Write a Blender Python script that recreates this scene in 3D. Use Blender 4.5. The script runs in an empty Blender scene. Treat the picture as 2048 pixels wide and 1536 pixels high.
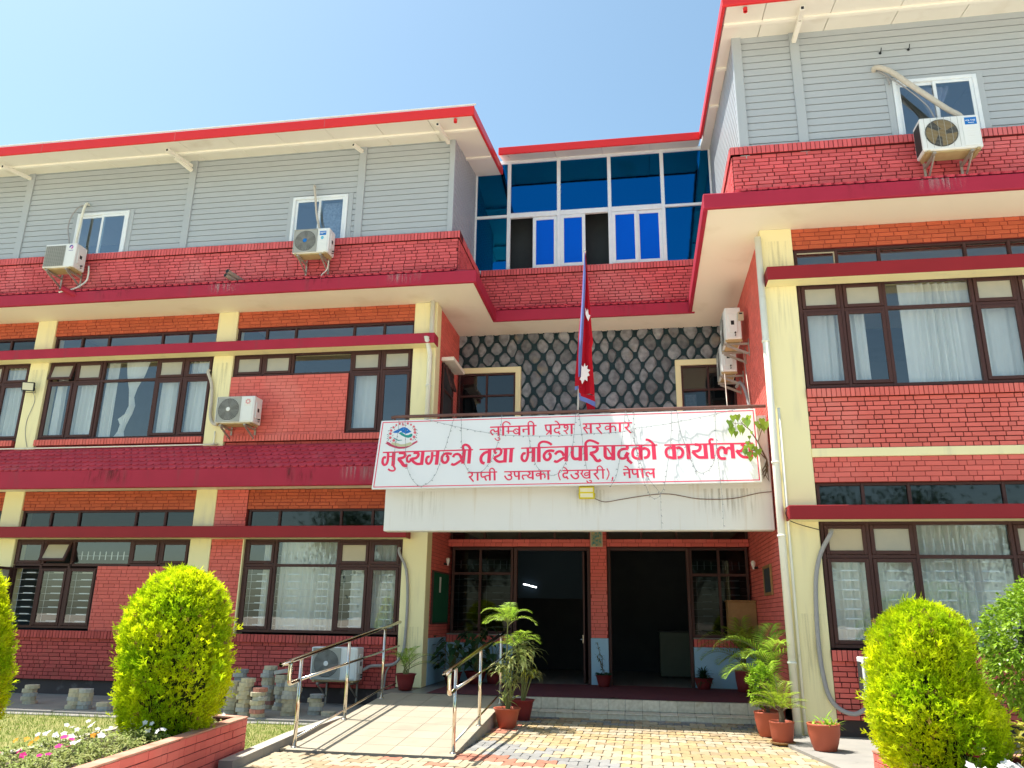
import bpy, math, random
from mathutils import Vector
R = random.Random(11)
SC = bpy.context.scene
rad = math.radians

# ------------------------------------------------------------------ camera, sky, sun, exposure
def look_axes(yaw, pitch, roll):
    cy, sy, cp, sp = math.cos(yaw), math.sin(yaw), math.cos(pitch), math.sin(pitch)
    F = Vector((sy*cp, cy*cp, sp)); X = Vector((cy, -sy, 0)); U = X.cross(F)
    cr, sr = math.cos(roll), math.sin(roll)
    return F, X*cr + U*sr, U*cr - X*sr
cam = bpy.data.cameras.new("camera"); camo = bpy.data.objects.new("camera", cam); SC.collection.objects.link(camo)
F_, X_, U_ = look_axes(rad(-9.37038), rad(16.44206), rad(0.86993))
from mathutils import Matrix
M_ = Matrix((X_, U_, -F_)).transposed().to_4x4(); M_.translation = (1.4996, -14.2, 1.50415)
camo.matrix_world = M_
cam.sensor_fit = 'HORIZONTAL'; cam.angle = 2*math.atan(1024/1573.827); cam.clip_end = 600; cam.clip_start = 0.05
SC.camera = camo

SUN = Vector((-0.40, 0.055, 1.0)).normalized()
w = bpy.data.worlds.new("World"); SC.world = w; w.use_nodes = True
nt = w.node_tree; bg = nt.nodes["Background"]
sky = nt.nodes.new("ShaderNodeTexSky"); sky.sky_type = 'NISHITA'; sky.sun_disc = False
sky.sun_elevation = math.asin(SUN.z); sky.sun_rotation = math.atan2(SUN.x, SUN.y)
sky.air_density = 1.0; sky.dust_density = 1.3; sky.ozone_density = 1.2
tint = nt.nodes.new('ShaderNodeMix'); tint.data_type = 'RGBA'; tint.blend_type = 'MULTIPLY'; tint.inputs['Factor'].default_value = 1.0; tint.inputs['B'].default_value = (0.95, 1.075, 0.965, 1)
nt.links.new(sky.outputs[0], tint.inputs['A']); nt.links.new(tint.outputs['Result'], bg.inputs[0]); bg.inputs[1].default_value = 0.102
sl = bpy.data.lights.new("sun", 'SUN'); sl.energy = 4.2; sl.angle = rad(0.53); sl.color = (1, 0.95, 0.86)
so = bpy.data.objects.new("sun", sl); SC.collection.objects.link(so); so.rotation_euler = SUN.to_track_quat('Z', 'Y').to_euler()
so.location = (-20, 0, 40)
vs = SC.view_settings; SC.display_settings.display_device = 'sRGB'
vs.view_transform = 'Standard'; vs.look = 'None'; vs.gamma = 1; vs.use_curve_mapping = False; vs.exposure = 1.24
SC.cycles.use_denoising = True
SC.cycles.max_bounces = 10; SC.cycles.transparent_max_bounces = 16

# ------------------------------------------------------------------ object helpers
class MB:
    def __init__(s): s.v = []; s.f = []; s.m = []
    def face(s, pts, m=0):
        n = len(s.v); s.v.extend([tuple(p) for p in pts]); s.f.append(tuple(range(n, n+len(pts)))); s.m.append(m)
    def box(s, x0, x1, y0, y1, z0, z1, m=0, mb=None):
        n = len(s.v)
        s.v.extend([(x0,y0,z0),(x1,y0,z0),(x1,y1,z0),(x0,y1,z0),(x0,y0,z1),(x1,y0,z1),(x1,y1,z1),(x0,y1,z1)])
        for k, q in enumerate([(0,3,2,1),(4,5,6,7),(0,1,5,4),(1,2,6,5),(2,3,7,6),(3,0,4,7)]):
            s.f.append(tuple(n+i for i in q)); s.m.append(mb if (mb is not None and k == 0) else m)
    def bbox(s, x0, x1, y0, y1, z0, z1, b=0.01, m=0):
        "box with chamfered edges"
        n = len(s.v); idx = {}
        for ix, (xa, sx) in enumerate(((x0,1),(x1,-1))):
            for iy, (ya, sy) in enumerate(((y0,1),(y1,-1))):
                for iz, (za, sz) in enumerate(((z0,1),(z1,-1))):
                    for k, p in enumerate(((xa, ya+sy*b, za+sz*b), (xa+sx*b, ya, za+sz*b), (xa+sx*b, ya+sy*b, za))):
                        idx[ix,iy,iz,k] = len(s.v); s.v.append(p)
        def q(*a): s.f.append(tuple(idx[i] for i in a)); s.m.append(m)
        for i in (0,1):
            q((i,0,0,0),(i,1,0,0),(i,1,1,0),(i,0,1,0)); q((0,i,0,1),(1,i,0,1),(1,i,1,1),(0,i,1,1)); q((0,0,i,2),(1,0,i,2),(1,1,i,2),(0,1,i,2))
            for j in (0,1):
                q((0,i,j,1),(1,i,j,1),(1,i,j,2),(0,i,j,2)); q((i,0,j,0),(i,1,j,0),(i,1,j,2),(i,0,j,2)); q((i,j,0,0),(i,j,1,0),(i,j,1,1),(i,j,0,1))
                for k in (0,1): q((i,j,k,0),(i,j,k,1),(i,j,k,2))
    def beam(s, a, b, w, h=None, m=0, up=(0,0,1)):
        a = Vector(a); b = Vector(b); d = (b-a).normalized(); h = h or w
        u = Vector(up); u = (u - d*u.dot(d)); u = u.normalized() if u.length > 1e-4 else Vector((1,0,0)); r = d.cross(u)
        c = [(-1,-1),(1,-1),(1,1),(-1,1)]; n = len(s.v)
        for p in (a, b):
            for x, y in c: s.v.append(tuple(p + r*(x*w/2) + u*(y*h/2)))
        for q in [(3,2,1,0),(4,5,6,7),(0,1,5,4),(1,2,6,5),(2,3,7,6),(3,0,4,7)]: s.f.append(tuple(n+i for i in q)); s.m.append(m)
    def tube(s, pts, r, n=8, m=0, caps=True):
        pts = [Vector(p) for p in pts]; rr = r if isinstance(r, (list, tuple)) else [r]*len(pts); k0 = len(s.v); up = None
        for i, p in enumerate(pts):
            d = (pts[min(i+1, len(pts)-1)] - pts[max(i-1, 0)]).normalized()
            if up is None: up = Vector((0,0,1)) if abs(d.z) < 0.9 else Vector((0,1,0))
            up = (up - d*up.dot(d)); up = up.normalized() if up.length > 1e-5 else d.orthogonal().normalized(); x = d.cross(up)
            for j in range(n):
                a = 2*math.pi*j/n; s.v.append(tuple(p + (x*math.cos(a) + up*math.sin(a))*rr[i]))
        for i in range(len(pts)-1):
            for j in range(n):
                a = k0+i*n+j; b = k0+i*n+(j+1) % n; s.f.append((a, b, b+n, a+n)); s.m.append(m)
        if caps:
            s.f.append(tuple(k0+j for j in reversed(range(n)))); s.m.append(m); e = k0+(len(pts)-1)*n
            s.f.append(tuple(e+j for j in range(n))); s.m.append(m)
    def lathe(s, prof, c=(0,0,0), n=28, m=0, axis='z'):
        k0 = len(s.v)
        for r, z in prof:
            for j in range(n):
                a = 2*math.pi*j/n; x, y = r*math.cos(a), r*math.sin(a)
                s.v.append((c[0]+x, c[1]+y, c[2]+z) if axis == 'z' else (c[0]+x, c[1]+z, c[2]+y))
        for i in range(len(prof)-1):
            for j in range(n):
                a = k0+i*n+j; b = k0+i*n+(j+1) % n; s.f.append((a, b, b+n, a+n)); s.m.append(m)
    def prism(s, poly, z0, z1, m=0, ms=None, bottom=True):
        n = len(poly); k = len(s.v)
        s.v.extend([(x, y, z0) for x, y in poly]); s.v.extend([(x, y, z1) for x, y in poly])
        s.f.append(tuple(k+n+i for i in range(n))); s.m.append(m)
        if bottom: s.f.append(tuple(k+i for i in reversed(range(n)))); s.m.append(m)
        for i in range(n): s.f.append((k+i, k+(i+1) % n, k+n+(i+1) % n, k+n+i)); s.m.append(m if ms is None else ms)
    def build(s, name, mats, parent=None, smooth=False):
        off = Vector((0,0,0)); p = parent
        while p is not None: off += p.location; p = p.parent
        me = bpy.data.meshes.new(name)
        if off.length > 0: me.from_pydata([(a-off.x, b-off.y, c-off.z) for a, b, c in s.v], [], s.f)
        else: me.from_pydata(s.v, [], s.f)
        for q in (mats if isinstance(mats, (list, tuple)) else [mats]): me.materials.append(q)
        me.polygons.foreach_set("material_index", s.m)
        if smooth: me.polygons.foreach_set("use_smooth", [True]*len(s.f))
        me.update(); o = bpy.data.objects.new(name, me); SC.collection.objects.link(o); o.parent = parent
        return o
def tag(o, label, cat, group=None):
    o["label"] = label; o["category"] = cat
    if group: o["group"] = group
    return o
def thing(name, label, cat, loc=(0,0,0), group=None):
    o = bpy.data.objects.new(name, None); SC.collection.objects.link(o); o.location = loc; o.empty_display_size = 0.1
    return tag(o, label, cat, group)
def structure(o, kind="structure"): o["kind"] = kind; return o
def smooth_line(pts, k=4):
    "Catmull-Rom through points (tuples of any length)"
    if len(pts) < 3: return [tuple(p) for p in pts]
    P = [pts[0]] + list(pts) + [pts[-1]]; out = []
    for i in range(1, len(P)-2):
        for j in range(k):
            t = j/k
            out.append(tuple(0.5*((2*b) + (c-a)*t + (2*a-5*b+4*c-d)*t*t + (3*b-a-3*c+d)*t**3) for a, b, c, d in zip(P[i-1], P[i], P[i+1], P[i+2])))
    out.append(tuple(pts[-1])); return out

# ------------------------------------------------------------------ materials
def pm(name, col, rough=0.7, var=None, vscale=3.0, vmix=0.5, island=0.0, bump=0.0, bscale=60.0, metal=0.0, spec=0.25, dirt=None, dscale=1.2, dstretch=(1,1,1), dlo=0.55, dhi=0.75, trans=0.0, sheen=0.0):
    m = bpy.data.materials.new(name); m.use_nodes = True; t = m.node_tree; N = t.nodes; L = t.links; b = N["Principled BSDF"]
    b.inputs["Roughness"].default_value = rough; b.inputs["Metallic"].default_value = metal; b.inputs["Specular IOR Level"].default_value = spec
    tc = N.new("ShaderNodeTexCoord"); c = None
    rgb = N.new("ShaderNodeRGB"); rgb.outputs[0].default_value = (*col, 1); c = rgb.outputs[0]
    def mix(fac, a, bb):
        x = N.new("ShaderNodeMix"); x.data_type = 'RGBA'; L.new(a, x.inputs["A"])
        if isinstance(bb, tuple): x.inputs["B"].default_value = (*bb, 1)
        else: L.new(bb, x.inputs["B"])
        if isinstance(fac, float): x.inputs["Factor"].default_value = fac
        else: L.new(fac, x.inputs["Factor"])
        return x.outputs["Result"]
    def noise(scale, stretch=(1,1,1), detail=4):
        mp = N.new("ShaderNodeMapping"); mp.inputs["Scale"].default_value = stretch; L.new(tc.outputs["Object"], mp.inputs["Vector"])
        n = N.new("ShaderNodeTexNoise"); n.inputs["Scale"].default_value = scale; n.inputs["Detail"].default_value = detail; L.new(mp.outputs[0], n.inputs["Vector"]); return n.outputs["Fac"]
    def ramp(f, lo, hi, top=1.0):
        r = N.new("ShaderNodeMapRange"); L.new(f, r.inputs["Value"]); r.inputs["From Min"].default_value = lo; r.inputs["From Max"].default_value = hi; r.inputs["To Max"].default_value = top; return r.outputs["Result"]
    if var: c = mix(ramp(noise(vscale), 0.35, 0.65, vmix), c, var)
    if island:
        g = N.new("ShaderNodeNewGeometry"); hs = N.new("ShaderNodeHueSaturation"); L.new(c, hs.inputs["Color"])
        L.new(ramp(g.outputs["Random Per Island"], 0, 1, 1.0), hs.inputs["Value"])
        r = hs.inputs["Value"].links[0].from_node; r.inputs["To Min"].default_value = 1-island; r.inputs["To Max"].default_value = 1+island; c = hs.outputs["Color"]
    if dirt: c = mix(ramp(noise(dscale, dstretch, 8), dlo, dhi, 0.8), c, dirt)
    L.new(c, b.inputs["Base Color"])
    if bump:
        bn = N.new("ShaderNodeBump"); bn.inputs["Strength"].default_value = bump; bn.inputs["Distance"].default_value = 0.004 if bscale > 3 else 0.05; L.new(noise(bscale, detail=5), bn.inputs["Height"]); L.new(bn.outputs[0], b.inputs["Normal"])
    if trans:
        tr = N.new("ShaderNodeBsdfTranslucent"); L.new(c, tr.inputs["Color"]); ms = N.new("ShaderNodeMixShader"); ms.inputs[0].default_value = trans
        L.new(b.outputs[0], ms.inputs[1]); L.new(tr.outputs[0], ms.inputs[2]); L.new(ms.outputs[0], N["Material Output"].inputs["Surface"])
    return m
def glass(name, tint, base=0.10, scale=0.9, rough=0.01, gcol=(1,1,1)):
    m = bpy.data.materials.new(name); m.use_nodes = True; t = m.node_tree; N = t.nodes; L = t.links; N.remove(N["Principled BSDF"])
    tr = N.new("ShaderNodeBsdfTransparent"); tr.inputs[0].default_value = (*tint, 1)
    gl = N.new("ShaderNodeBsdfGlossy"); gl.inputs["Roughness"].default_value = rough; gl.inputs[0].default_value = (*gcol, 1)
    tcn = N.new("ShaderNodeTexCoord"); no = N.new("ShaderNodeTexNoise"); no.inputs["Scale"].default_value = 1.3; L.new(tcn.outputs["Object"], no.inputs["Vector"])
    bu = N.new("ShaderNodeBump"); bu.inputs["Strength"].default_value = 0.05; bu.inputs["Distance"].default_value = 0.02; L.new(no.outputs["Fac"], bu.inputs["Height"]); L.new(bu.outputs[0], gl.inputs["Normal"])
    lw = N.new("ShaderNodeLayerWeight"); lw.inputs[0].default_value = 0.5; pw = N.new("ShaderNodeMath"); pw.operation = 'POWER'; L.new(lw.outputs["Facing"], pw.inputs[0]); pw.inputs[1].default_value = 4.0
    ma = N.new("ShaderNodeMath"); ma.operation = 'MULTIPLY_ADD'; L.new(pw.outputs[0], ma.inputs[0]); ma.inputs[1].default_value = scale; ma.inputs[2].default_value = base; ma.use_clamp = True
    mx = N.new("ShaderNodeMixShader"); L.new(ma.outputs[0], mx.inputs[0]); L.new(tr.outputs[0], mx.inputs[1]); L.new(gl.outputs[0], mx.inputs[2]); L.new(mx.outputs[0], N["Material Output"].inputs["Surface"])
    return m
def emit(name, col, st):
    m = bpy.data.materials.new(name); m.use_nodes = True; b = m.node_tree.nodes["Principled BSDF"]; b.inputs["Base Color"].default_value = (*col, 1); b.inputs["Emission Color"].default_value = (*col, 1); b.inputs["Emission Strength"].default_value = st; return m

G = {}
def stain(name, col, lo=0.45, hi=0.7, strength=0.75, sx=9.0, sz=0.5):
    "streaky run-off mark on an otherwise see-through sheet"
    m = bpy.data.materials.new(name); m.use_nodes = True; t = m.node_tree; N = t.nodes; L = t.links; b = N["Principled BSDF"]; b.inputs["Base Color"].default_value = (*col, 1); b.inputs["Roughness"].default_value = 0.9; b.inputs["Specular IOR Level"].default_value = 0.1
    tc = N.new("ShaderNodeTexCoord"); mp = N.new("ShaderNodeMapping"); mp.inputs["Scale"].default_value = (sx, sx, sz); L.new(tc.outputs["Object"], mp.inputs[0]); no = N.new("ShaderNodeTexNoise"); no.inputs["Scale"].default_value = 3.0; no.inputs["Detail"].default_value = 6; L.new(mp.outputs[0], no.inputs["Vector"])
    r = N.new("ShaderNodeMapRange"); L.new(no.outputs["Fac"], r.inputs["Value"]); r.inputs["From Min"].default_value = lo; r.inputs["From Max"].default_value = hi; r.inputs["To Max"].default_value = strength
    sp = N.new("ShaderNodeSeparateXYZ"); L.new(tc.outputs["Generated"], sp.inputs[0])
    def edge(o, a, c):
        q = N.new("ShaderNodeMapRange"); q.interpolation_type = 'SMOOTHSTEP'; L.new(o, q.inputs["Value"]); q.inputs["From Min"].default_value = a; q.inputs["From Max"].default_value = c; return q.outputs["Result"]
    cur = r.outputs["Result"]
    for e in (edge(sp.outputs["X"], 0.0, 0.3), edge(sp.outputs["X"], 1.0, 0.7), edge(sp.outputs["Z"], 0.0, 0.7)):
        k = N.new("ShaderNodeMath"); k.operation = 'MULTIPLY'; L.new(cur, k.inputs[0]); L.new(e, k.inputs[1]); cur = k.outputs[0]
    tr = N.new("ShaderNodeBsdfTransparent"); mx = N.new("ShaderNodeMixShader"); L.new(cur, mx.inputs[0]); L.new(tr.outputs[0], mx.inputs[1]); L.new(b.outputs[0], mx.inputs[2]); L.new(mx.outputs[0], N["Material Output"].inputs["Surface"]); return m
G['parapet'] = pm('painted_parapet_brick', (0.68, 0.125, 0.132), 0.75, var=(0.58, 0.095, 0.102), vscale=1.5, island=0.14, bump=0.5, bscale=90, dirt=(0.72,0.24,0.23), dscale=0.9, dlo=0.52, dhi=0.85)
G['parapet_joint'] = pm('parapet_mortar', (0.12,0.02,0.023), 0.9, var=(0.11, 0.02, 0.022))
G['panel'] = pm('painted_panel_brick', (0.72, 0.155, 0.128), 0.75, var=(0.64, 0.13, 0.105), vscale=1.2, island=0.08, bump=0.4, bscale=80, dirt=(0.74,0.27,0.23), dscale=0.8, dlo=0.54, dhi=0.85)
G['panel_joint'] = pm('panel_mortar', (0.24, 0.04, 0.035), 0.9, var=(0.2, 0.035, 0.03))
G['rust'] = pm('painted_lintel_brick', (0.52, 0.115, 0.055), 0.8, var=(0.44, 0.09, 0.042), vscale=1.6, island=0.12, bump=0.5, bscale=80)  # orange of the warm soffit bounce is put into this brick colour
G['base'] = pm('painted_base_brick', (0.54, 0.095, 0.085), 0.8, var=(0.45, 0.08, 0.07), vscale=1.0, island=0.15, bump=0.5, bscale=80, dirt=(0.30,0.14,0.09), dlo=0.58, dhi=0.85)
G['base_joint'] = pm('base_mortar', (0.09, 0.02, 0.018), 0.95)
G['maroon'] = pm('maroon_band_paint', (0.4, 0.022, 0.052), 0.6, var=(0.33, 0.018, 0.042), vscale=2.0, bump=0.35, bscale=25, dirt=(0.22,0.05,0.06), dscale=1.6, dstretch=(3,3,0.5), dlo=0.6, dhi=0.85)
G['maroon2'] = pm('maroon_ledge_paint', (0.29, 0.017, 0.023), 0.55, var=(0.25, 0.015, 0.021), vscale=2.0, bump=0.25, bscale=25)
G['skirt'] = pm('faded_maroon_tile_paint', (0.52,0.055,0.085), 0.65, var=(0.40,0.035,0.06), vscale=3, island=0.12, bump=0.3, bscale=40, dirt=(0.40,0.12,0.13), dscale=2.5, dlo=0.6, dhi=0.8)
G['yellow'] = pm('pale_yellow_paint', (0.89, 0.8, 0.47), 0.7, var=(0.86, 0.77, 0.44), vscale=1.0, bump=0.15, bscale=40, dirt=(0.68,0.61,0.40), dscale=2.2, dstretch=(2.5,2.5,0.35), dlo=0.56, dhi=0.82)
G['cream'] = pm('cream_soffit_paint', (0.9, 0.83, 0.7), 0.75, var=(0.87, 0.8, 0.66), vscale=0.8, bump=0.12, bscale=30, dirt=(0.66,0.57,0.42), dscale=1.1, dlo=0.56, dhi=0.85)
G['white'] = pm('white_wall_paint', (0.74, 0.745, 0.74), 0.7, var=(0.7, 0.7, 0.685), vscale=0.9, bump=0.12, bscale=40, dirt=(0.55,0.47,0.36), dscale=1.6, dstretch=(5,5,0.25), dlo=0.60, dhi=0.85)
G['siding'] = pm('grey_metal_siding', (0.42, 0.455, 0.485), 0.45, var=(0.39, 0.425, 0.455), vscale=0.7, bump=0.06, bscale=8)
G['eave'] = pm('eave_underside_panel', (0.9, 0.87, 0.79), 0.55, var=(0.86, 0.82, 0.73), vscale=0.7, dirt=(0.58,0.50,0.38), dscale=1.2, dlo=0.62, dhi=0.88)
G['redfascia'] = pm('red_fascia_metal', (0.75, 0.035, 0.035), 0.4, var=(0.68, 0.03, 0.035), vscale=0.6)
G['roof'] = pm('pale_roof_sheet', (0.75,0.75,0.74), 0.4, var=(0.68,0.68,0.67))
G['frame'] = pm('brown_window_paint', (0.075,0.032,0.028), 0.5, var=(0.06,0.026,0.024), vscale=4, bump=0.1, bscale=30)
G['upvc'] = pm('white_plastic_frame', (0.78,0.82,0.85), 0.4, var=(0.70,0.76,0.82), vscale=9, vmix=0.7)
G['glass'] = glass('window_glass', (0.88,0.93,0.95), 0.13, 0.85); G['topglass'] = glass('top_floor_window_glass', (0.62,0.74,0.80), 0.24, 0.75, 0.015, (0.86,0.94,1.0))
G['porchglass'] = glass('porch_window_glass', (0.17,0.20,0.22), 0.02, 0.4, 0.03)
G['darkglass'] = glass('clerestory_glass', (0.30,0.36,0.38), 0.065, 0.9, 0.03)
G['frost'] = pm('frosted_pane', (0.42,0.39,0.31), 0.35, var=(0.34,0.33,0.28), vscale=5, spec=0.6)
G['frost2'] = pm('papered_pane', (0.52,0.45,0.32), 0.4, var=(0.46,0.40,0.28), vscale=3)
G['blueglass'] = pm('blue_mirror_glass', (0.002,0.115,0.30), 0.03, bump=0.025, bscale=2.2, metal=1.0, var=(0.002,0.095,0.27), vscale=0.4)
G['bluefilm'] = pm('bright_blue_film_glass', (0.0,0.105,0.66), 0.25, var=(0.0,0.095,0.60), vscale=0.8, spec=0.1)
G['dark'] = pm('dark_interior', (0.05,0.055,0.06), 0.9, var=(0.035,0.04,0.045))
G['room'] = pm('room_interior', (0.16,0.18,0.19), 0.9, var=(0.12,0.14,0.15))
G['curtain'] = pm('white_curtain_cloth', (0.86, 0.85, 0.8), 0.9, var=(0.8, 0.79, 0.74), vscale=2.5, trans=0.25)
G['lilac'] = pm('lilac_net_cloth', (0.62,0.52,0.62), 0.9, var=(0.72,0.66,0.72), vscale=14, trans=0.3)
G['net'] = pm('patterned_net_cloth', (0.70,0.68,0.76), 0.9, var=(0.46,0.44,0.52), vscale=22, vmix=0.9, trans=0.3)
G['grille'] = pm('white_grille_paint', (0.75,0.78,0.80), 0.45, var=(0.6,0.62,0.64))
G['stone'] = pm('grey_river_stone', (0.27, 0.28, 0.295), 0.75, var=(0.14, 0.145, 0.16), vscale=9, vmix=0.9, island=0.35, bump=0.9, bscale=35, dirt=(0.30,0.25,0.17), dscale=2.2, dlo=0.6, dhi=0.75)
G['pointing'] = pm('dark_green_pointing', (0.01, 0.03, 0.037), 0.5, var=(0.016, 0.042, 0.05), bump=0.4, bscale=40)
G['plinth'] = pm('grey_plinth_render', (0.085,0.065,0.062), 0.85, var=(0.06,0.048,0.05), vscale=2, bump=0.4, bscale=30, dirt=(0.22,0.21,0.20), dscale=3, dlo=0.60, dhi=0.75)
G['concrete'] = pm('weathered_concrete', (0.3, 0.28, 0.25), 0.9, var=(0.22, 0.21, 0.195), vscale=2.5, bump=0.6, bscale=40, dirt=(0.12,0.115,0.10), dscale=4, dlo=0.6, dhi=0.78)
G['kerbtop'] = pm('lime_washed_kerb', (0.38,0.35,0.30), 0.9, var=(0.50,0.46,0.38), vscale=4, bump=0.5, bscale=40, dirt=(0.14,0.12,0.09), dscale=6, dlo=0.58, dhi=0.7)
G['tilestep'] = pm('speckled_step_tile', (0.66, 0.6, 0.49), 0.5, var=(0.52, 0.46, 0.36), vscale=20, vmix=0.8, island=0.10, dirt=(0.34,0.24,0.13), dscale=5, dlo=0.6, dhi=0.85)
G['grout'] = pm('tile_grout', (0.22,0.19,0.16), 0.9)
G['ramptile'] = pm('cream_ramp_tile', (0.37,0.325,0.25), 0.6, var=(0.33,0.285,0.215), vscale=2, island=0.06, bump=0.1, bscale=60, dirt=(0.27,0.23,0.18), dscale=2.2, dlo=0.55, dhi=0.8)
G['drive'] = pm('pale_concrete_drive', (0.62,0.57,0.47), 0.9, var=(0.56,0.51,0.42), vscale=0.6)
for n_, c_ in dict(cream=(0.39,0.325,0.225), yellow=(0.37,0.275,0.145), tan=(0.33,0.245,0.15), grey=(0.25,0.245,0.235), darkgrey=(0.16,0.165,0.17), red=(0.40,0.165,0.11)).items():
    G['pv_'+n_] = pm('paver_'+n_, c_, 0.85, var=tuple(x*0.84 for x in c_), vscale=7, island=0.13, bump=0.4, bscale=120, dirt=tuple(x*0.62 for x in c_), dscale=3, dlo=0.62, dhi=0.85)
for n_, c_ in dict(grey=(0.50,0.48,0.44), tan=(0.62,0.53,0.38), darkgrey=(0.32,0.32,0.32), red=(0.50,0.22,0.17)).items(): G['bl_'+n_] = pm('loose_block_'+n_, c_, 0.9, var=tuple(x*0.7 for x in c_), vscale=9, bump=0.5, bscale=90, dirt=tuple(x*0.5 for x in c_), dscale=4, dlo=0.6, dhi=0.8)
G['joint_sand'] = pm('paver_joint_sand', (0.17,0.145,0.11), 0.95, var=(0.12,0.105,0.085))
G['carpet'] = pm('maroon_carpet_cloth', (0.115,0.035,0.045), 0.95, var=(0.085,0.028,0.036), vscale=14, bump=0.5, bscale=200)
G['dado'] = pm('blue_dado_paint', (0.34, 0.55, 0.72), 0.6, var=(0.3, 0.5, 0.66), vscale=1.5)
G['chrome'] = pm('polished_steel', (0.74,0.67,0.56), 0.13, metal=1.0, var=(0.66,0.62,0.57), vscale=6)
G['acwhite'] = pm('aircon_white_enamel', (0.78,0.79,0.78), 0.4, var=(0.72,0.73,0.71), vscale=3, dirt=(0.58,0.52,0.40), dscale=3, dlo=0.66, dhi=0.9)
G['acgrey'] = pm('aircon_grille_grey', (0.40,0.40,0.37), 0.5, var=(0.32,0.32,0.29))
G['acdark'] = pm('aircon_inside_dark', (0.035,0.038,0.04), 0.6, var=(0.05,0.05,0.05))
G['fanbrown'] = pm('dusty_fan_plastic', (0.24,0.17,0.075), 0.7, var=(0.18,0.13,0.06), vscale=8)
G['fandark'] = pm('grey_fan_plastic', (0.10,0.105,0.11), 0.6, var=(0.13,0.13,0.13))
G['acunder'] = pm('rusty_aircon_pan', (0.50,0.38,0.20), 0.6, var=(0.40,0.28,0.13), vscale=7)
G['bracket'] = pm('galvanised_bracket', (0.42,0.38,0.33), 0.5, var=(0.30,0.26,0.22), vscale=9, metal=0.3)
G['bluesticker'] = pm('blue_sticker', (0.01,0.16,0.52), 0.4, var=(0.012,0.15,0.48))
G['purplesticker'] = pm('purple_sticker', (0.10,0.06,0.34), 0.4)
G['pinksticker'] = pm('pink_sticker', (0.70,0.34,0.34), 0.5)
G['redsticker'] = pm('red_sticker', (0.6,0.06,0.10), 0.5)
G['cyansticker'] = pm('cyan_sticker', (0.05,0.42,0.62), 0.4)
G['pvc'] = pm('white_pvc_pipe', (0.82, 0.81, 0.7), 0.45, var=(0.76, 0.75, 0.64), vscale=5, dirt=(0.5,0.46,0.36), dscale=4, dlo=0.62, dhi=0.85)
G['wrap'] = pm('taped_hose_wrap', (0.58,0.53,0.45), 0.7, var=(0.46,0.42,0.36), vscale=16, bump=0.6, bscale=40)
G['greyhose'] = pm('grey_conduit_hose', (0.36,0.35,0.35), 0.6, var=(0.30,0.29,0.29), vscale=20)
G['cable'] = pm('black_cable', (0.02,0.02,0.022), 0.5)
G['wire'] = pm('grey_light_wire', (0.19,0.205,0.215), 0.5)
G['rust_pipe'] = pm('brown_rail_paint', (0.13,0.06,0.05), 0.5, var=(0.20,0.11,0.09), vscale=6)
G['signwhite'] = pm('white_sign_sheet', (0.80,0.80,0.79), 0.45, var=(0.77,0.77,0.77), vscale=0.8, bump=0.05, bscale=3)
G['signpink'] = pm('crimson_sign_lettering', (0.82,0.042,0.105), 0.5, var=(0.78,0.04,0.10))
G['emblue'] = pm('emblem_blue', (0.008,0.16,0.52), 0.5); G['emgreen'] = pm('emblem_green', (0.02,0.30,0.27), 0.5); G['emwhite'] = pm('emblem_white', (0.8,0.82,0.82), 0.5)
G['emsand'] = pm('emblem_sand', (0.55,0.54,0.33), 0.5); G['emred'] = pm('emblem_ribbon', (0.52,0.06,0.12), 0.5); G['emrose'] = pm('emblem_flower', (0.68,0.13,0.16), 0.5); G['emtick'] = pm('emblem_leaf', (0.06,0.16,0.17), 0.5)
G['flagred'] = pm('crimson_flag_cloth', (0.50,0.006,0.022), 0.8, var=(0.42,0.006,0.02), vscale=3, trans=0.2)
G['flagblue'] = pm('blue_flag_border', (0.14,0.19,0.50), 0.8, var=(0.22,0.27,0.58), vscale=3, trans=0.15)
G['flagwhite'] = pm('white_flag_motif', (0.78,0.68,0.68), 0.8)
G['terracotta'] = pm('terracotta_pot', (0.42,0.10,0.055), 0.55, var=(0.36,0.085,0.05), vscale=4, dirt=(0.46,0.22,0.15), dscale=3, dlo=0.62, dhi=0.88)
G['darkpot'] = pm('maroon_plastic_pot', (0.22,0.03,0.03), 0.5, var=(0.18,0.026,0.028))
G['soil'] = pm('potting_soil', (0.05,0.038,0.028), 0.95, var=(0.09,0.07,0.05), vscale=40, bump=1.0, bscale=60)
G['gravel'] = pm('pot_gravel', (0.45,0.41,0.36), 0.9, var=(0.2,0.18,0.15), vscale=60, bump=1.0, bscale=90)
def leafm(name, c, v, trans=0.35, island=0.35, rough=0.5): return pm(name, c, rough, var=v, vscale=4, vmix=0.8, island=island, trans=trans, spec=0.3)
G['thuja'] = pm('golden_thuja_leaf', (0.74,0.80,0.010), 0.5, var=(0.30,0.50,0.006), vscale=2.6, vmix=0.9, island=0.35, trans=0.58, spec=0.3)
G['thujabrown'] = leafm('browned_thuja_leaf', (0.36,0.24,0.06), (0.20,0.13,0.04), 0.2)
G['thujacore'] = pm('thuja_inner_twigs', (0.022,0.034,0.006), 0.9, var=(0.035,0.03,0.015), vscale=12)  # colour of the closed dark core that fills the leaf gaps
G['shrub'] = leafm('glossy_shrub_leaf', (0.30,0.46,0.03), (0.14,0.28,0.02), 0.4, rough=0.35)
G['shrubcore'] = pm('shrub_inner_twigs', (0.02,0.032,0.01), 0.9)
G['palm'] = leafm('palm_leaflet', (0.24,0.42,0.03), (0.42,0.56,0.07), 0.45)
G['palmy'] = leafm('yellow_green_palm_leaflet', (0.36,0.46,0.03), (0.24,0.38,0.03), 0.4)
G['palmdark'] = leafm('dark_palm_leaflet', (0.035,0.10,0.04), (0.05,0.13,0.04), 0.2)
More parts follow.
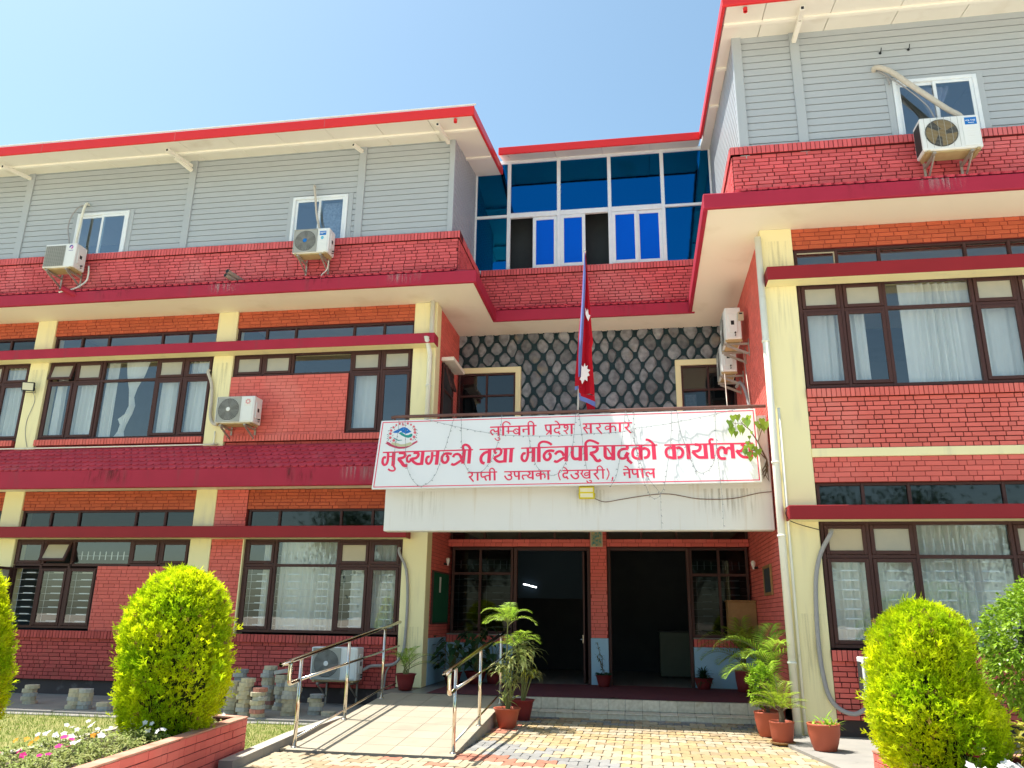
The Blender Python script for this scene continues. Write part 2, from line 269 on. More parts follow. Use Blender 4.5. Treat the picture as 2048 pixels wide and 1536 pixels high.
G['fern'] = leafm('deep_green_leaf', (0.018,0.06,0.022), (0.03,0.085,0.03), 0.2)
G['variegated'] = leafm('variegated_strap_leaf', (0.26,0.33,0.08), (0.60,0.62,0.28), 0.45)
G['yellowleaf'] = leafm('yellow_strap_leaf', (0.50,0.46,0.06), (0.34,0.38,0.05), 0.35)
G['figleaf'] = leafm('young_fig_leaf', (0.16,0.30,0.05), (0.30,0.40,0.03), 0.4)
G['bedleaf'] = leafm('bedding_leaf', (0.26,0.34,0.07), (0.44,0.43,0.16), 0.35)
G['stem'] = pm('woody_stem', (0.16,0.12,0.08), 0.85, var=(0.09,0.07,0.045), vscale=20, bump=0.6, bscale=60)
G['greenstem'] = pm('green_cane_stem', (0.14,0.17,0.05), 0.7, var=(0.24,0.20,0.09), vscale=14)
G['petalw'] = pm('white_petal', (0.82,0.80,0.78), 0.7, trans=0.3); G['petalp'] = pm('magenta_petal', (0.72,0.03,0.26), 0.7, trans=0.3); G['petalo'] = pm('orange_petal', (0.8,0.33,0.02), 0.7, trans=0.3); G['petalr'] = pm('dark_red_petal', (0.36,0.008,0.03), 0.7, trans=0.2)
G['grass'] = leafm('lawn_blade', (0.17,0.29,0.035), (0.28,0.33,0.07), 0.35, 0.3)
G['lawnsoil'] = pm('lawn_ground', (0.20,0.22,0.06), 0.95, var=(0.28,0.25,0.10), vscale=6, vmix=0.9, bump=1.0, bscale=60)
G['earth'] = pm('bare_earth', (0.50,0.45,0.36), 0.95, var=(0.44,0.39,0.31), vscale=1.5, bump=0.5, bscale=30)
G['board'] = pm('green_notice_baize', (0.01,0.10,0.05), 0.9, var=(0.008,0.085,0.045)); G['paper'] = pm('white_paper', (0.75,0.74,0.70), 0.8)
G['wood'] = pm('varnished_wood', (0.34,0.19,0.075), 0.5, var=(0.24,0.125,0.05), vscale=12); G['bulb'] = pm('white_lamp_glass', (0.8,0.8,0.78), 0.2)
G['tileart'] = pm('teal_art_tile', (0.03,0.22,0.24), 0.3, var=(0.45,0.36,0.16), vscale=26, vmix=1.0)
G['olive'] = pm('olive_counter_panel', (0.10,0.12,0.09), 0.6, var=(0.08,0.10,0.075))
G['floodyellow'] = pm('yellow_floodlight_case', (0.62,0.55,0.02), 0.4); G['lens'] = pm('pale_floodlight_lens', (0.72,0.70,0.52), 0.2); G['black'] = pm('black_plastic', (0.018,0.02,0.024), 0.45)
G['tube'] = emit('lit_fluorescent_tube', (0.85,0.93,1.0), 3.0)  # glow for the mirrored tubes in the lobby

# ------------------------------------------------------------------ the office building (one thing, many parts)
BLD = thing('office_building', 'red brick office building with pale yellow pilasters, grey metal top floor and red eaves', 'building')
V = Vector
def bricks(mb, o, u, n, L, H, m=0, course=0.0675, joint=0.009, depth=0.010, headers=0.35, jit=0.003, soldier=False, ch=0.003, length=0.225):
    o, u, n = V(o), V(u), V(n); v = V((0,0,1))
    def one(a, b, c, d):
        if b-a < 0.012 or d-c < 0.012: return
        e = lambda: R.uniform(-jit*0.5, jit*0.5); a += e(); b += e(); c += e(); d += e()
        k = len(mb.v); dd = depth + R.uniform(-jit, jit)
        ring = [(a,c),(b,c),(b,d),(a,d)]; inn = [(a+ch,c+ch),(b-ch,c+ch),(b-ch,d-ch),(a+ch,d-ch)]
        tw = R.uniform(-jit, jit)*0.6
        for x, z in ring: mb.v.append(tuple(o + u*x + v*z - n*0.004))
        for x, z in ring: mb.v.append(tuple(o + u*x + v*z + n*(dd-ch)))
        for i, (x, z) in enumerate(inn): mb.v.append(tuple(o + u*x + v*z + n*(dd + (tw if i in (1,2) else -tw))))
        for r0, r1 in ((0,4),(4,8)):
            for i in range(4): mb.f.append((k+r0+i, k+r0+(i+1)%4, k+r1+(i+1)%4, k+r1+i)); mb.m.append(m)
        mb.f.append((k+8,k+9,k+10,k+11)); mb.m.append(m)
    if soldier:
        x = 0.0
        while x < L-0.01:
            wd_ = 0.0675*R.uniform(0.96,1.04); one(x+joint/2, min(x+wd_, L)-joint/2, 0, H); x += wd_
        return
    z = 0.0; row = 0; n_rows = max(1, round(H/course)); course = H/n_rows
    for row in range(n_rows):
        z = row*course; x = -R.uniform(0, length)
        while x < L:
            ln = (0.5*length if R.random() < headers else length)*R.uniform(0.97, 1.04)
            one(max(x, 0)+joint/2, min(x+ln, L)-joint/2, z+joint/2, z+course-joint/2); x += ln
def brick_panel(x0, x1, z0, z1, yf, mb_, mj, name='wall_panel', proud=0.03, back=0.28, **k):
    b = MB(); d = k.get('depth', 0.010); b.box(x0, x1, yf+proud+d, yf+back, z0, z1, 1)
    bricks(b, (x0, yf+proud+d, z0), (1,0,0), (0,-1,0), x1-x0, z1-z0, 0, **k)
    return b.build(name, [G[mb_], G[mj]], BLD)
def soldier(x0, x1, z0, z1, yf, mb_, mj, name='brick_course', back=0.2):
    b = MB(); b.box(x0, x1, yf+0.008, yf+back, z0+0.004, z1-0.004, 1); bricks(b, (x0, yf+0.008, z0), (1,0,0), (0,-1,0), x1-x0, z1-z0, 0, soldier=True, depth=0.008, joint=0.010)
    return b.build(name, [G[mb_], G[mj]], BLD)
def side_panel(x, sgn, y0, y1, z0, z1, mb_, mj, name='side_wall', depth=0.008, thick=0.25, **k):
    b = MB(); xa, xb = (x-thick, x) if sgn > 0 else (x, x+thick); b.box(xa, xb, y0, y1, z0, z1, 1)
    if sgn > 0: bricks(b, (x, y0, z0), (0,1,0), (1,0,0), y1-y0, z1-z0, 0, depth=depth, **k)
    else: bricks(b, (x, y1, z0), (0,-1,0), (-1,0,0), y1-y0, z1-z0, 0, depth=depth, **k)
    return b.build(name, [G[mb_], G[mj]], BLD)
def sub(parent, name, mats, fn, **k):
    b = MB(); fn(b); return b.build(name, mats, parent, **k)

def window(cols, z0, zt, z1, yf, bottom, top=None, grille=False, name='window', glassm='glass', swing=None):
    "cols: column edges; bottom/top: per column '-' none, s sash, f fixed, F frosted sash, P papered, o open tilted sash, d dark opening"
    y = yf+0.06; n = len(cols)-1; top = top or 'F'*n; b = MB(); fw = 0.05
    for i, x in enumerate(cols):
        low = (i > 0 and bottom[i-1] != '-') or (i < n and bottom[i] != '-')
        xa, xb = (x, x+fw) if i == 0 else ((x-fw, x) if i == n else (x-fw/2, x+fw/2))
        b.bbox(xa, xb, y, y+0.08, z0 if low else zt, z1, 0.004)
    def span(i): return (cols[i]+(fw if i == 0 else fw/2), cols[i+1]-(fw if i == n-1 else fw/2))
    for i in range(n):
        xa, xb = span(i); b.bbox(xa, xb, y+0.002, y+0.078, z1-fw, z1, 0.004); b.bbox(xa, xb, y+0.002, y+0.078, zt-fw/2, zt+fw/2, 0.004)
        if bottom[i] != '-': b.bbox(xa, xb, y+0.002, y+0.078, z0, z0+fw, 0.004)
    W = b.build(name, G['frame'], BLD)
    def pane(xa, xb, za, zb, yy, kind):
        m = {'F':'frost','P':'frost2'}.get(kind, glassm); p = MB(); p.face([(xa,yy,za),(xb,yy,za),(xb,yy,zb),(xa,yy,zb)]); p.build('pane', G[m], W)
    def sash(xa, xb, za, zb, kind, tilt=0.0):
        s = MB(); sw = 0.052; g = 0.004; xa += g; xb -= g; za += g; zb -= g; ys, ye = y-0.016, y+0.03
        s.bbox(xa, xa+sw, ys, ye, za, zb, 0.005); s.bbox(xb-sw, xb, ys, ye, za, zb, 0.005); s.bbox(xa+sw, xb-sw, ys+0.001, ye-0.001, za, za+sw, 0.005); s.bbox(xa+sw, xb-sw, ys+0.001, ye-0.001, zb-sw, zb, 0.005)
        pv = []
        if tilt:
            c_, s_ = math.cos(tilt), math.sin(tilt)
            rot = lambda p: (p[0], y+(p[1]-y)*c_ - (zb-p[2])*s_, zb - (zb-p[2])*c_ - (p[1]-y)*s_)
            s.v = [rot(p) for p in s.v]; q = MB(); q.face([rot((a, y+0.006, c)) for a, c in ((xa+sw,za+sw),(xb-sw,za+sw),(xb-sw,zb-sw),(xa+sw,zb-sw))])
            s.build('sash', G['frame'], W); q.build('pane', G[{'F':'frost','P':'frost2'}.get(kind, glassm)], W); return
        s.build('sash', G['frame'], W); pane(xa+sw, xb-sw, za+sw, zb-sw, y+0.006, kind)
    for i in range(n):
        xa, xb = span(i)
        t = top[i]
        if t in 'FPs': sash(xa, xb, zt+fw/2, z1-fw, t)
        elif t in 'ot': sash(xa, xb, zt+fw/2, z1-fw, 'F' if t == 'o' else 'P', rad(14 if t == 'o' else 24))
        elif t == 'f': pane(xa, xb, zt+fw/2, z1-fw, y+0.04, 'f')
        q = bottom[i]
        if q == 's': sash(xa, xb, z0+fw, zt-fw/2, 's')
        elif q == 'f': pane(xa, xb, z0+fw, zt-fw/2, y+0.04, 'f')
    if grille:
        b = MB()
        for i in range(n):
            if bottom[i] == '-': continue
            xa, xb = span(i); yy = y+0.11; k = max(1, round((xb-xa)/0.6)); cw = (xb-xa)/k
            for j in range(k):
                c0 = xa+cw*j; b.tube([(c0+cw*0.16,yy,z0),(c0+cw*0.16,yy,zt)], 0.004, 5)
                if k > 1: b.tube([(c0+cw*0.84,yy,z0),(c0+cw*0.84,yy,zt)], 0.004, 5)
                z = z0+0.12
                while z < zt-0.06:
                    b.tube([(c0,yy+0.006,z),(c0+cw,yy+0.006,z)], 0.0035, 5)
                    b.prism([(c0+cw*0.36,yy-0.004),(c0+cw*0.74,yy-0.004),(c0+cw*0.74,yy+0.004),(c0+cw*0.36,yy+0.004)], z-0.003, z+0.019); z += 0.131
        for i in range(n):
            if top[i] == 'f':
                xa, xb = span(i); x = xa+0.1
                while x < xb: b.prism([(x,y+0.106),(x+0.016,y+0.106),(x+0.016,y+0.114),(x,y+0.114)], zt+0.1, zt+0.26); x += 0.13
                b.tube([(xa,y+0.116,zt+0.18),(xb,y+0.116,zt+0.18)], 0.0035, 5)
        b.build('grille', G['grille'], W)
    return W
def clerestory(cols, z0, z1, yf, glassm='darkglass', trim=None):
    y = yf+0.07; b = MB(); fw = 0.045; n = len(cols)-1
    for i, x in enumerate(cols):
        xa, xb = (x, x+fw) if i == 0 else ((x-fw, x) if i == n else (x-fw/2, x+fw/2)); b.bbox(xa, xb, y, y+0.07, z0, z1, 0.004)
    for i in range(n):
        xa = cols[i]+(fw if i == 0 else fw/2); xb = cols[i+1]-(fw if i == n-1 else fw/2); b.bbox(xa, xb, y+0.002, y+0.068, z1-0.04, z1, 0.004)
    W = b.build('clerestory_window', G['frame'], BLD)
    for i in range(n):
        xa = cols[i]+(fw if i == 0 else fw/2); xb = cols[i+1]-(fw if i == n-1 else fw/2)
        p = MB(); p.face([(xa,y+0.035,z0),(xb,y+0.035,z0),(xb,y+0.035,z1-0.04),(xa,y+0.035,z1-0.04)]); p.build('pane', G[glassm], W)
    if trim is not None:
        xa, xb = cols[trim]+0.025, cols[trim+1]-0.025; p = MB(); p.box(xa, xb, y+0.018, y+0.03, z1-0.062, z1-0.042); p.box(xb-0.02, xb, y+0.018, y+0.03, z0, z1-0.064); p.box(xa, xa+0.02, y+0.018, y+0.03, z0, z1-0.064); p.build('foam_seal', G['frost2'], W)
    return W

ZF = 7.508
# --- left wing
LP = [(-15.53,-15.09),(-11.30,-10.86),(-7.072,-6.637),(-2.834,-2.367)]
for i, (a, c) in enumerate(LP):
    b = MB(); b.bbox(a, c, 0.0, 0.33, -0.1 if i < 3 else 0.285, ZF, 0.008); b.build('pilaster', G['yellow'], BLD)
bays = [(-15.09,-11.30),(-10.86,-7.072),(-6.637,-2.834)]
U5 = [0, 0.64, 1.27, 2.52, 3.15, 3.79]
for i, (a, c) in enumerate(bays):
    k = (c-a)/3.79; cols = [a+u*k for u in U5]
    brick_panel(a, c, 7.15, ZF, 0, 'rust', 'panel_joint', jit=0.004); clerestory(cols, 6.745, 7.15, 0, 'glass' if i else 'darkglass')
    sub(BLD, 'lintel', G['yellow'], lambda b: b.box(a, c, 0.012, 0.33, 6.582, 6.745))
    if i == 2:
        window(cols, 4.865, 6.12, 6.58, 0, '---ss', 'FFfFF')
        brick_panel(a, cols[3]-0.03, 4.85, 6.09, 0, 'panel', 'panel_joint', proud=0.012, joint=0.006, depth=0.006, jit=0.0015)
    else: window(cols, 4.865, 6.12, 6.58, 0, 'ssfss', 'oFfFs')
    soldier(a+0.02, c-0.02, 4.735, 4.855, -0.05, 'panel', 'panel_joint')
    sub(BLD, 'wall_panel', [G['base'], G['base_joint']], lambda b: (b.box(a, c, 0.06, 0.3, 4.4, 4.735, 1), bricks(b, (a,0.06,4.54), (1,0,0), (0,-1,0), c-a, 0.195, 0)))
    # ground floor
    if i == 2:
        brick_panel(a, -5.985, 1.12, 3.79, 0, 'panel', 'panel_joint', proud=0.012, joint=0.006, depth=0.006, jit=0.0015)
        sub(BLD, 'reveal', G['yellow'], lambda b: b.box(-5.985, -5.962, 0.0, 0.3, 1.12, 3.06))
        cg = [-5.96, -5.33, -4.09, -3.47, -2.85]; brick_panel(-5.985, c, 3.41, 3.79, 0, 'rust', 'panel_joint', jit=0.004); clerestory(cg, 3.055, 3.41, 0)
        window(cg, 1.155, 2.36, 2.84, 0, 'sfss', 'sfPs', grille=True); x0 = -5.985
    else:
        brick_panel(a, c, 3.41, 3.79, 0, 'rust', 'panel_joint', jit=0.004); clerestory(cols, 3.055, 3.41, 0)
        cb = [cols[0], cols[1], cols[2], cols[2]+0.62, cols[3], cols[4], cols[5]]
        if i == 1:
            window([cols[0], cols[1], cols[2], cols[3], cols[4], cols[5]], 2.32, 2.35, 2.84, 0, '-----', 'stfss', grille=True)
            window([cols[0], cols[1]-0.02, cols[1]+0.60, cols[1]+1.26], 1.155, 2.3, 2.335, 0, 'dss', '---', grille=True)
            brick_panel(cols[1]+1.26, c, 1.12, 2.325, 0, 'panel', 'panel_joint', proud=0.012, joint=0.006, depth=0.006, jit=0.0015)
            # the casement that stands open
            s = MB(); xh = cols[0]+0.04
            for q in ((0,0.06),(0.54,0.60)): s.beam((xh-0.10*q[0]/0.6-0.03, 0.04-q[0]-0.03, 1.2), (xh-0.10*q[0]/0.6-0.03, 0.04-q[0]-0.03, 2.29), 0.05)
            s.beam((xh-0.03,0.0,2.27), (xh-0.13,-0.58,2.27), 0.05); s.beam((xh-0.03,0.0,1.22), (xh-0.13,-0.58,1.22), 0.05)
            s.build('open_casement', G['frame'], BLD); p = MB(); p.face([(xh-0.035,0,1.24),(xh-0.125,-0.56,1.24),(xh-0.125,-0.56,2.25),(xh-0.035,0,2.25)]); p.build('casement_pane', G['frost'], BLD)
        else: window(cols, 1.155, 2.36, 2.84, 0, 'ssfss', 'ssfss', grille=True)
        x0 = a
    soldier(a+0.02, c-0.02, 0.985, 1.12, -0.06, 'base', 'base_joint')
    brick_panel(a, c, 0.24, 0.985, 0, 'base', 'base_joint', proud=-0.012, depth=0.010, joint=0.010, name='base_wall', headers=0.5)
    sub(BLD, 'plinth', G['plinth'], lambda b: b.box(a, c, 0.05, 0.3, -0.2, 0.24))
sub(BLD, 'lintel', G['yellow'], lambda b: b.box(-16, -2.86, 0.02, 0.30, 2.842, 3.05))
def ledge(x0, x1, yf, z0, z1, m, dep=0.30):
    b = MB(); b.bbox(x0, x1, yf-dep, yf-0.003, z0+0.004, z1, 0.008); b.face([(x0+0.01,yf-dep+0.01,z0),(x0+0.01,yf-0.004,z0),(x1-0.01,yf-0.004,z0),(x1-0.01,yf-dep+0.01,z0)], 1); b.build('sunshade', [G[m], G['yellow']], BLD)
ledge(-16, -2.325, 0, 6.545, 6.755, 'maroon'); ledge(-16, -2.69, 0, 2.838, 3.055, 'maroon2')
# tiled skirt between the floors
def tiles(b, x0, x1, top, bot, w_=0.155, e=0.135, m=0):
    "fish-scale tiles on the slope from top=(y,z) to bot=(y,z), running along x"
    d = V((0, bot[0]-top[0], bot[1]-top[1])); L = d.length; d.normalize(); n = V((1,0,0)).cross(d); n = n if n.z > 0 else -n; rows = round(L/e); e = L/rows
    b.face([(x0,top[0],top[1]),(x0,bot[0],bot[1]),(x1,bot[0],bot[1]),(x1,top[0],top[1])], m)
    for r in range(rows):
        s1 = (r+1)*e; x = x0 - (w_/2 if r % 2 else 0)
        while x < x1:
            t = R.uniform(0.026, 0.036); j = R.uniform(-0.004, 0.004); sk = w_*0.42
            prof = [(0,-1.35*e,0.004),(0.0,-0.42*e,t*0.9),(sk*0.45,-0.10*e,t),(sk,0.02*e,t),(w_*0.80,-0.03*e,t),(w_-0.004,-0.30*e,t*0.9),(w_-0.004,-1.35*e,0.004)]
            P = [V((min(max(x+a, x0), x1), top[0], top[1])) + d*max(0.0, s1+c+j) + n*h for a, c, h in prof]
            b.face(P, m)
            for i in range(1, 5): b.face([P[i], P[i] - n*(prof[i][2]-0.001), P[i+1] - n*(prof[i+1][2]-0.001), P[i+1]], m)
            x += w_
b = MB(); tiles(b, -16, -2.86, (-0.012, 4.66), (-0.54, 4.10)); b.build('tiled_skirt', G['skirt'], BLD)
b = MB(); b.bbox(-16, -2.86, -0.56, -0.47, 3.76, 4.105, 0.01); b.build('skirt_fascia', G['maroon'], BLD)
b = MB(); b.box(-16, -2.86, -0.47, -0.003, 3.79, 4.05); b.build('skirt_soffit', G['cream'], BLD)

# --- right wing
YR = -2.298
b = MB(); b.bbox(3.521, 4.009, YR, YR+0.4, -0.1, ZF, 0.008); b.build('pilaster', G['yellow'], BLD)
b = MB(); b.bbox(7.82, 8.27, YR, YR+0.33, -0.1, ZF, 0.008); b.build('pilaster', G['yellow'], BLD)
for i, (a, c) in enumerate([(4.009, 7.82), (8.27, 12.1)]):
    k = (c-a-0.025)/3.79; cols = [a+0.025+u*k for u in U5]
    brick_panel(a, c, 7.15, ZF, YR, 'rust', 'panel_joint', jit=0.004); clerestory(cols, 6.735, 7.15, YR, 'glass', trim=0 if i == 0 else None)
    sub(BLD, 'lintel', G['yellow'], lambda b: b.box(a, c, YR+0.012, YR+0.33, 6.575, 6.735))
    window(cols, 4.865, 6.115, 6.575, YR, 'ssfss', 'FFfFF')
    soldier(a, c, 4.70, 4.83, YR-0.05, 'panel', 'panel_joint')
    brick_panel(a, c, 3.93, 4.70, YR, 'panel', 'base_joint', proud=0.0, joint=0.013, depth=0.015)
    sub(BLD, 'string_course', G['yellow'], lambda b: b.bbox(a-0.004, c, YR-0.02, YR+0.3, 3.80, 3.928, 0.006))
    brick_panel(a, c, 3.43, 3.80, YR, 'panel', 'panel_joint', proud=0.0); clerestory(cols, 3.07, 3.43, YR)
    sub(BLD, 'lintel', G['yellow'], lambda b: b.box(a, c, YR+0.012, YR+0.33, 2.875, 3.07))
    window(cols, 1.15, 2.385, 2.875, YR, 'ssfss', 'PFfFF', grille=True)
    soldier(a, c, 0.985, 1.125, YR-0.05, 'panel', 'base_joint')
    brick_panel(a, c, 0.235, 0.985, YR, 'panel', 'base_joint', proud=0.0, name='base_wall', joint=0.012, depth=0.012, headers=0.5)
    sub(BLD, 'plinth', G['plinth'], lambda b: b.box(a, c, YR+0.05, YR+0.3, -0.2, 0.235))
ledge(3.54, 12.1, YR, 6.515, 6.735, 'maroon2'); ledge(3.565, 12.1, YR, 2.865, 3.065, 'maroon2')

# --- main overhang: soffit slabs, maroon bands, tiled lips, brick parapets
b = MB(); b.box(-16, -1.41, -0.90, 2.6, ZF, 7.74); b.box(-1.41, 2.65, 1.17, 2.6, ZF, 7.74); b.box(2.65, 12.1, -3.14, 2.6, ZF, 7.74); b.build('soffit', G['cream'], BLD)
def band(pts, name='cornice_band'):
    b = MB()
    for (xa, ya, xb, yb) in pts:
        if ya == yb: b.bbox(xa, xb, ya, ya+0.07, 7.487, 7.735, 0.012)
        else: b.bbox(xa, xb, ya, yb, 7.487, 7.735, 0.012)
    return b.build(name, G['maroon'], BLD)
band([(-16,-0.935,-1.40,-0.935)]); band([(-1.468,-0.862,-1.40,1.13)]); band([(-1.468,1.132,2.72,1.132)]); band([(2.59,-3.10,2.66,1.13)]); band([(2.59,-3.175,12.1,-3.175)])
b = MB(); tiles(b, -16, -1.86, (-0.53, 7.95), (-0.93, 7.745)); tiles(b, -1.46, 2.66, (1.53, 7.95), (1.135, 7.745)); tiles(b, 3.1, 12.1, (-2.77, 7.95), (-3.17, 7.745)); b.build('tiled_lip', G['skirt'], BLD)
b = MB(); b.face([(-1.86,-0.53,7.95),(-1.41,-0.93,7.74),(-1.41,1.13,7.74),(-1.86,1.53,7.95)]); b.face([(2.6,-3.17,7.74),(3.12,-2.77,7.95),(3.12,1.53,7.95),(2.6,1.13,7.74)]); b.face([(-16,-0.90,7.741),(-1.42,-0.90,7.741),(-1.86,-0.53,7.95),(-16,-0.53,7.95)]); b.build('tiled_lip', G['skirt'], BLD)
brick_panel(-16, -1.872, 7.80, 8.62, -0.55, 'parapet', 'parapet_joint', proud=0.02, name='parapet', jit=0.003, depth=0.018, joint=0.014, headers=0.15)
brick_panel(-1.88, 3.13, 7.80, 8.68, 1.47, 'parapet', 'parapet_joint', proud=0.02, name='parapet', jit=0.003, depth=0.018, joint=0.014, headers=0.15)
brick_panel(3.125, 12.1, 7.80, 8.60, -2.79, 'parapet', 'parapet_joint', proud=0.02, name='parapet', jit=0.003, depth=0.018, joint=0.014, headers=0.15)
side_panel(-1.875, 1, -0.50, 1.48, 7.80, 8.62, 'parapet', 'parapet_joint', name='parapet', joint=0.014, depth=0.016, headers=0.15)
side_panel(3.125, -1, -2.74, 1.48, 7.80, 8.60, 'parapet', 'parapet_joint', name='parapet', joint=0.014, depth=0.016, headers=0.15)
soldier(-16, -1.83, 8.62, 8.765, -0.575, 'parapet', 'parapet_joint', 'parapet_cap', 0.3); soldier(-1.82, 3.09, 8.68, 8.82, 1.445, 'parapet', 'parapet_joint', 'parapet_cap', 0.3); soldier(3.09, 12.1, 8.60, 8.735, -2.82, 'parapet', 'parapet_joint', 'parapet_cap', 0.3)
for x, s, y0, y1, z0, z1 in ((-1.84, 1, -0.56, 1.44, 8.62, 8.765), (3.09, -1, -2.80, 1.44, 8.60, 8.735)):
    b = MB(); xa, xb = (x-0.3, x) if s > 0 else (x, x+0.3); b.box(xa, xb, y0, y1, z0+0.004, z1-0.004, 1)
    bricks(b, (x, y0 if s > 0 else y1, z0), (0,s,0), (s,0,0), y1-y0, z1-z0, 0, soldier=True, depth=0.008, joint=0.010); b.build('parapet_cap', [G['parapet'], G['parapet_joint']], BLD)

# --- grey metal top floor
def siding(b, x0, x1, z0, z1, y, zb, pitch=0.128, side=None):
    "boards along x (or along y when side=(x, sign))"
    def P(t, dpt, z): return (t, y+dpt, z) if side is None else (side[0]-side[1]*dpt, t, z)
    k = math.floor((z0-zb)/pitch)
    while zb+k*pitch < z1:
        a = max(z0, zb+k*pitch); c = min(z1, zb+k*pitch+pitch-0.014); g = min(z1, zb+(k+1)*pitch)
        if c > a: b.face([P(x0,0,a),P(x1,0,a),P(x1,0.004,c),P(x0,0.004,c)])
        if g > c >= z0: b.face([P(x0,0.004,c),P(x1,0.004,c),P(x1,0.026,c),P(x0,0.026,c)]); b.face([P(x0,0.026,c),P(x1,0.026,c),P(x1,0.026,g),P(x0,0.026,g)]); b.face([P(x0,0.026,g),P(x1,0.026,g),P(x1,0,g),P(x0,0,g)])
        k += 1
def roofz(y): return 10.675+0.2*(y+1.55)
def roofzr(y): return 10.70+0.16*(y+3.70)
YS = -0.46; zb = 8.70
wl = [(-10.42, -9.18, 8.75, 9.79), (-5.44, -4.24, 8.75, 9.81)]; postsL = [-15.0, -11.76, -7.82, -3.99]
b = MB(); edges = [-16] + [e for w_ in wl for e in w_[:2]] + [-2.02]
for i in range(0, len(edges), 2): siding(b, edges[i], edges[i+1], 8.5, 11.0, YS, zb)
for x0, x1, z0, z1 in wl: siding(b, x0, x1, z1, 11.0, YS, zb)
siding(b, -0.48, 1.66, 8.5, 11.6, 0, zb, side=(-2.02, 1)); b.build('siding', G['siding'], BLD)
b = MB()
for i in range(0, len(edges), 2): b.box(edges[i], edges[i+1]-(0.03 if i == 4 else 0), YS+0.03, YS+0.09, 8.5, 10.85)
for x0, x1, z0, z1 in wl: b.box(x0, x1, YS+0.03, YS+0.09, z1, 10.85)
b.box(-2.11, -2.05, YS+0.09, 1.9, 8.5, 11.0); b.build('siding_core', G['room'], BLD)
for x in postsL: b = MB(); b.bbox(x-0.08, x+0.08, YS-0.03, YS+0.01, 8.6, 10.9, 0.006); b.build('siding_post', G['siding'], BLD)
b = MB(); b.bbox(-2.125, -2.012, YS-0.035, YS+0.08, 8.6, 10.9, 0.006); b.build('siding_post', G['siding'], BLD)
YQ = -2.73; wr = [(5.66, 6.895, 8.65, 9.76)]
b = MB(); siding(b, 3.262, 5.66, 8.5, 10.95, YQ, zb); siding(b, 6.895, 12.1, 8.5, 10.95, YQ, zb); siding(b, 5.66, 6.895, 9.76, 10.95, YQ, zb)
siding(b, -2.75, 1.66, 8.5, 11.7, 0, zb, side=(3.262, -1)); b.build('siding', G['siding'], BLD)
b = MB(); b.box(3.30, 5.66, YQ+0.03, YQ+0.09, 8.5, 10.8); b.box(6.895, 12.1, YQ+0.03, YQ+0.09, 8.5, 10.8); b.box(5.66, 6.895, YQ+0.03, YQ+0.09, 9.76, 10.8); b.box(3.295, 3.35, YQ+0.09, 1.9, 8.5, 11.0); b.build('siding_core', G['room'], BLD)
for xa, xb, da, db in ((3.25, 3.40, 0.035, 0.08), (4.17, 4.32, 0.03, 0.01), (8.8, 8.95, 0.03, 0.01)): b = MB(); b.bbox(xa, xb, YQ-da, YQ+db, 8.55, 10.86, 0.006); b.build('siding_post', G['siding'], BLD)
for (x0, x1, z0, z1), yy in ((wl[0], YS), (wl[1], YS), (wr[0], YQ)):
    b = MB(); f = 0.06; xm = (x0+x1)/2; y0 = yy-0.035; y1 = yy+0.05
    b.bbox(x0, x0+f, y0, y1, z0, z1, 0.005); b.bbox(x1-f, x1, y0, y1, z0, z1, 0.005); b.bbox(x0+f, x1-f, y0, y1, z1-f, z1, 0.005); b.bbox(x0+f, x1-f, y0, y1, z0, z0+f, 0.005)
    W = b.build('top_floor_window', G['upvc'], BLD)
    for xa, xb, dy in ((x0+f, xm+0.03, 0.012), (xm-0.03, x1-f, -0.012)):
        s = MB(); g = 0.05; s.bbox(xa, xa+g, yy-0.01+dy, yy+0.012+dy, z0+f, z1-f, 0.004); s.bbox(xb-g, xb, yy-0.01+dy, yy+0.012+dy, z0+f, z1-f, 0.004); s.bbox(xa+g, xb-g, yy-0.01+dy, yy+0.012+dy, z1-f-g, z1-f, 0.004); s.build('sash', G['upvc'], W)
        p = MB(); p.face([(xa+g,yy+dy,z0+f),(xb-g,yy+dy,z0+f),(xb-g,yy+dy,z1-f-g),(xa+g,yy+dy,z1-f-g)]); p.build('pane', G['topglass'], W)
    for xa, xb in ((x0-0.10, x0-0.003), (x1+0.003, x1+0.10)): s = MB(); s.bbox(xa, xb, yy-0.012, yy+0.03, z0, z1+0.03, 0.004); s.build('trim_strip', G['siding'], W)

# --- roofs: sloping eaves with panel seams, red fascias, tubes
def eave(x0, x1, y0, y1, fz, pitch=1.05, gap=0.012, first=None):
    b = MB(); x = x0 if first is None else first-pitch*math.ceil((first-x0)/pitch)
    def cell(xa, xb):
        k = len(b.v)
        for yy in (y0, y1): b.v.extend([(xa,yy,fz(yy)),(xb,yy,fz(yy)),(xb,yy,fz(yy)+0.03),(xa,yy,fz(yy)+0.03)])
        for q in [(0,1,5,4),(3,7,6,2),(0,3,2,1),(4,5,6,7),(0,4,7,3),(1,2,6,5)]: b.f.append(tuple(k+i for i in q)); b.m.append(0)
    while x < x1:
        xa, xb = max(x, x0)+gap/2, min(x+pitch, x1)-gap/2
        if xb-xa > 0.02: cell(xa, xb)
        x += pitch
    b.build('eave_panel', G['eave'], BLD)
    b = MB(); k = 0
    for yy in (y0, y1): b.v.extend([(x0,yy,fz(yy)+0.035),(x1,yy,fz(yy)+0.035),(x1,yy,fz(yy)+0.13),(x0,yy,fz(yy)+0.13)])
    for q in [(0,1,5,4),(3,7,6,2),(0,3,2,1),(4,5,6,7),(0,4,7,3),(1,2,6,5)]: b.f.append(q); b.m.append(0)
    b.build('roof', G['roof'], BLD)
eave(-16, -1.45, -1.52, 6.3, roofz, first=-2.33); eave(3.075, 12.2, -3.67, 6.3, roofzr, first=3.68)
def roofm(y): return 11.42+0.34*(y-1.0)
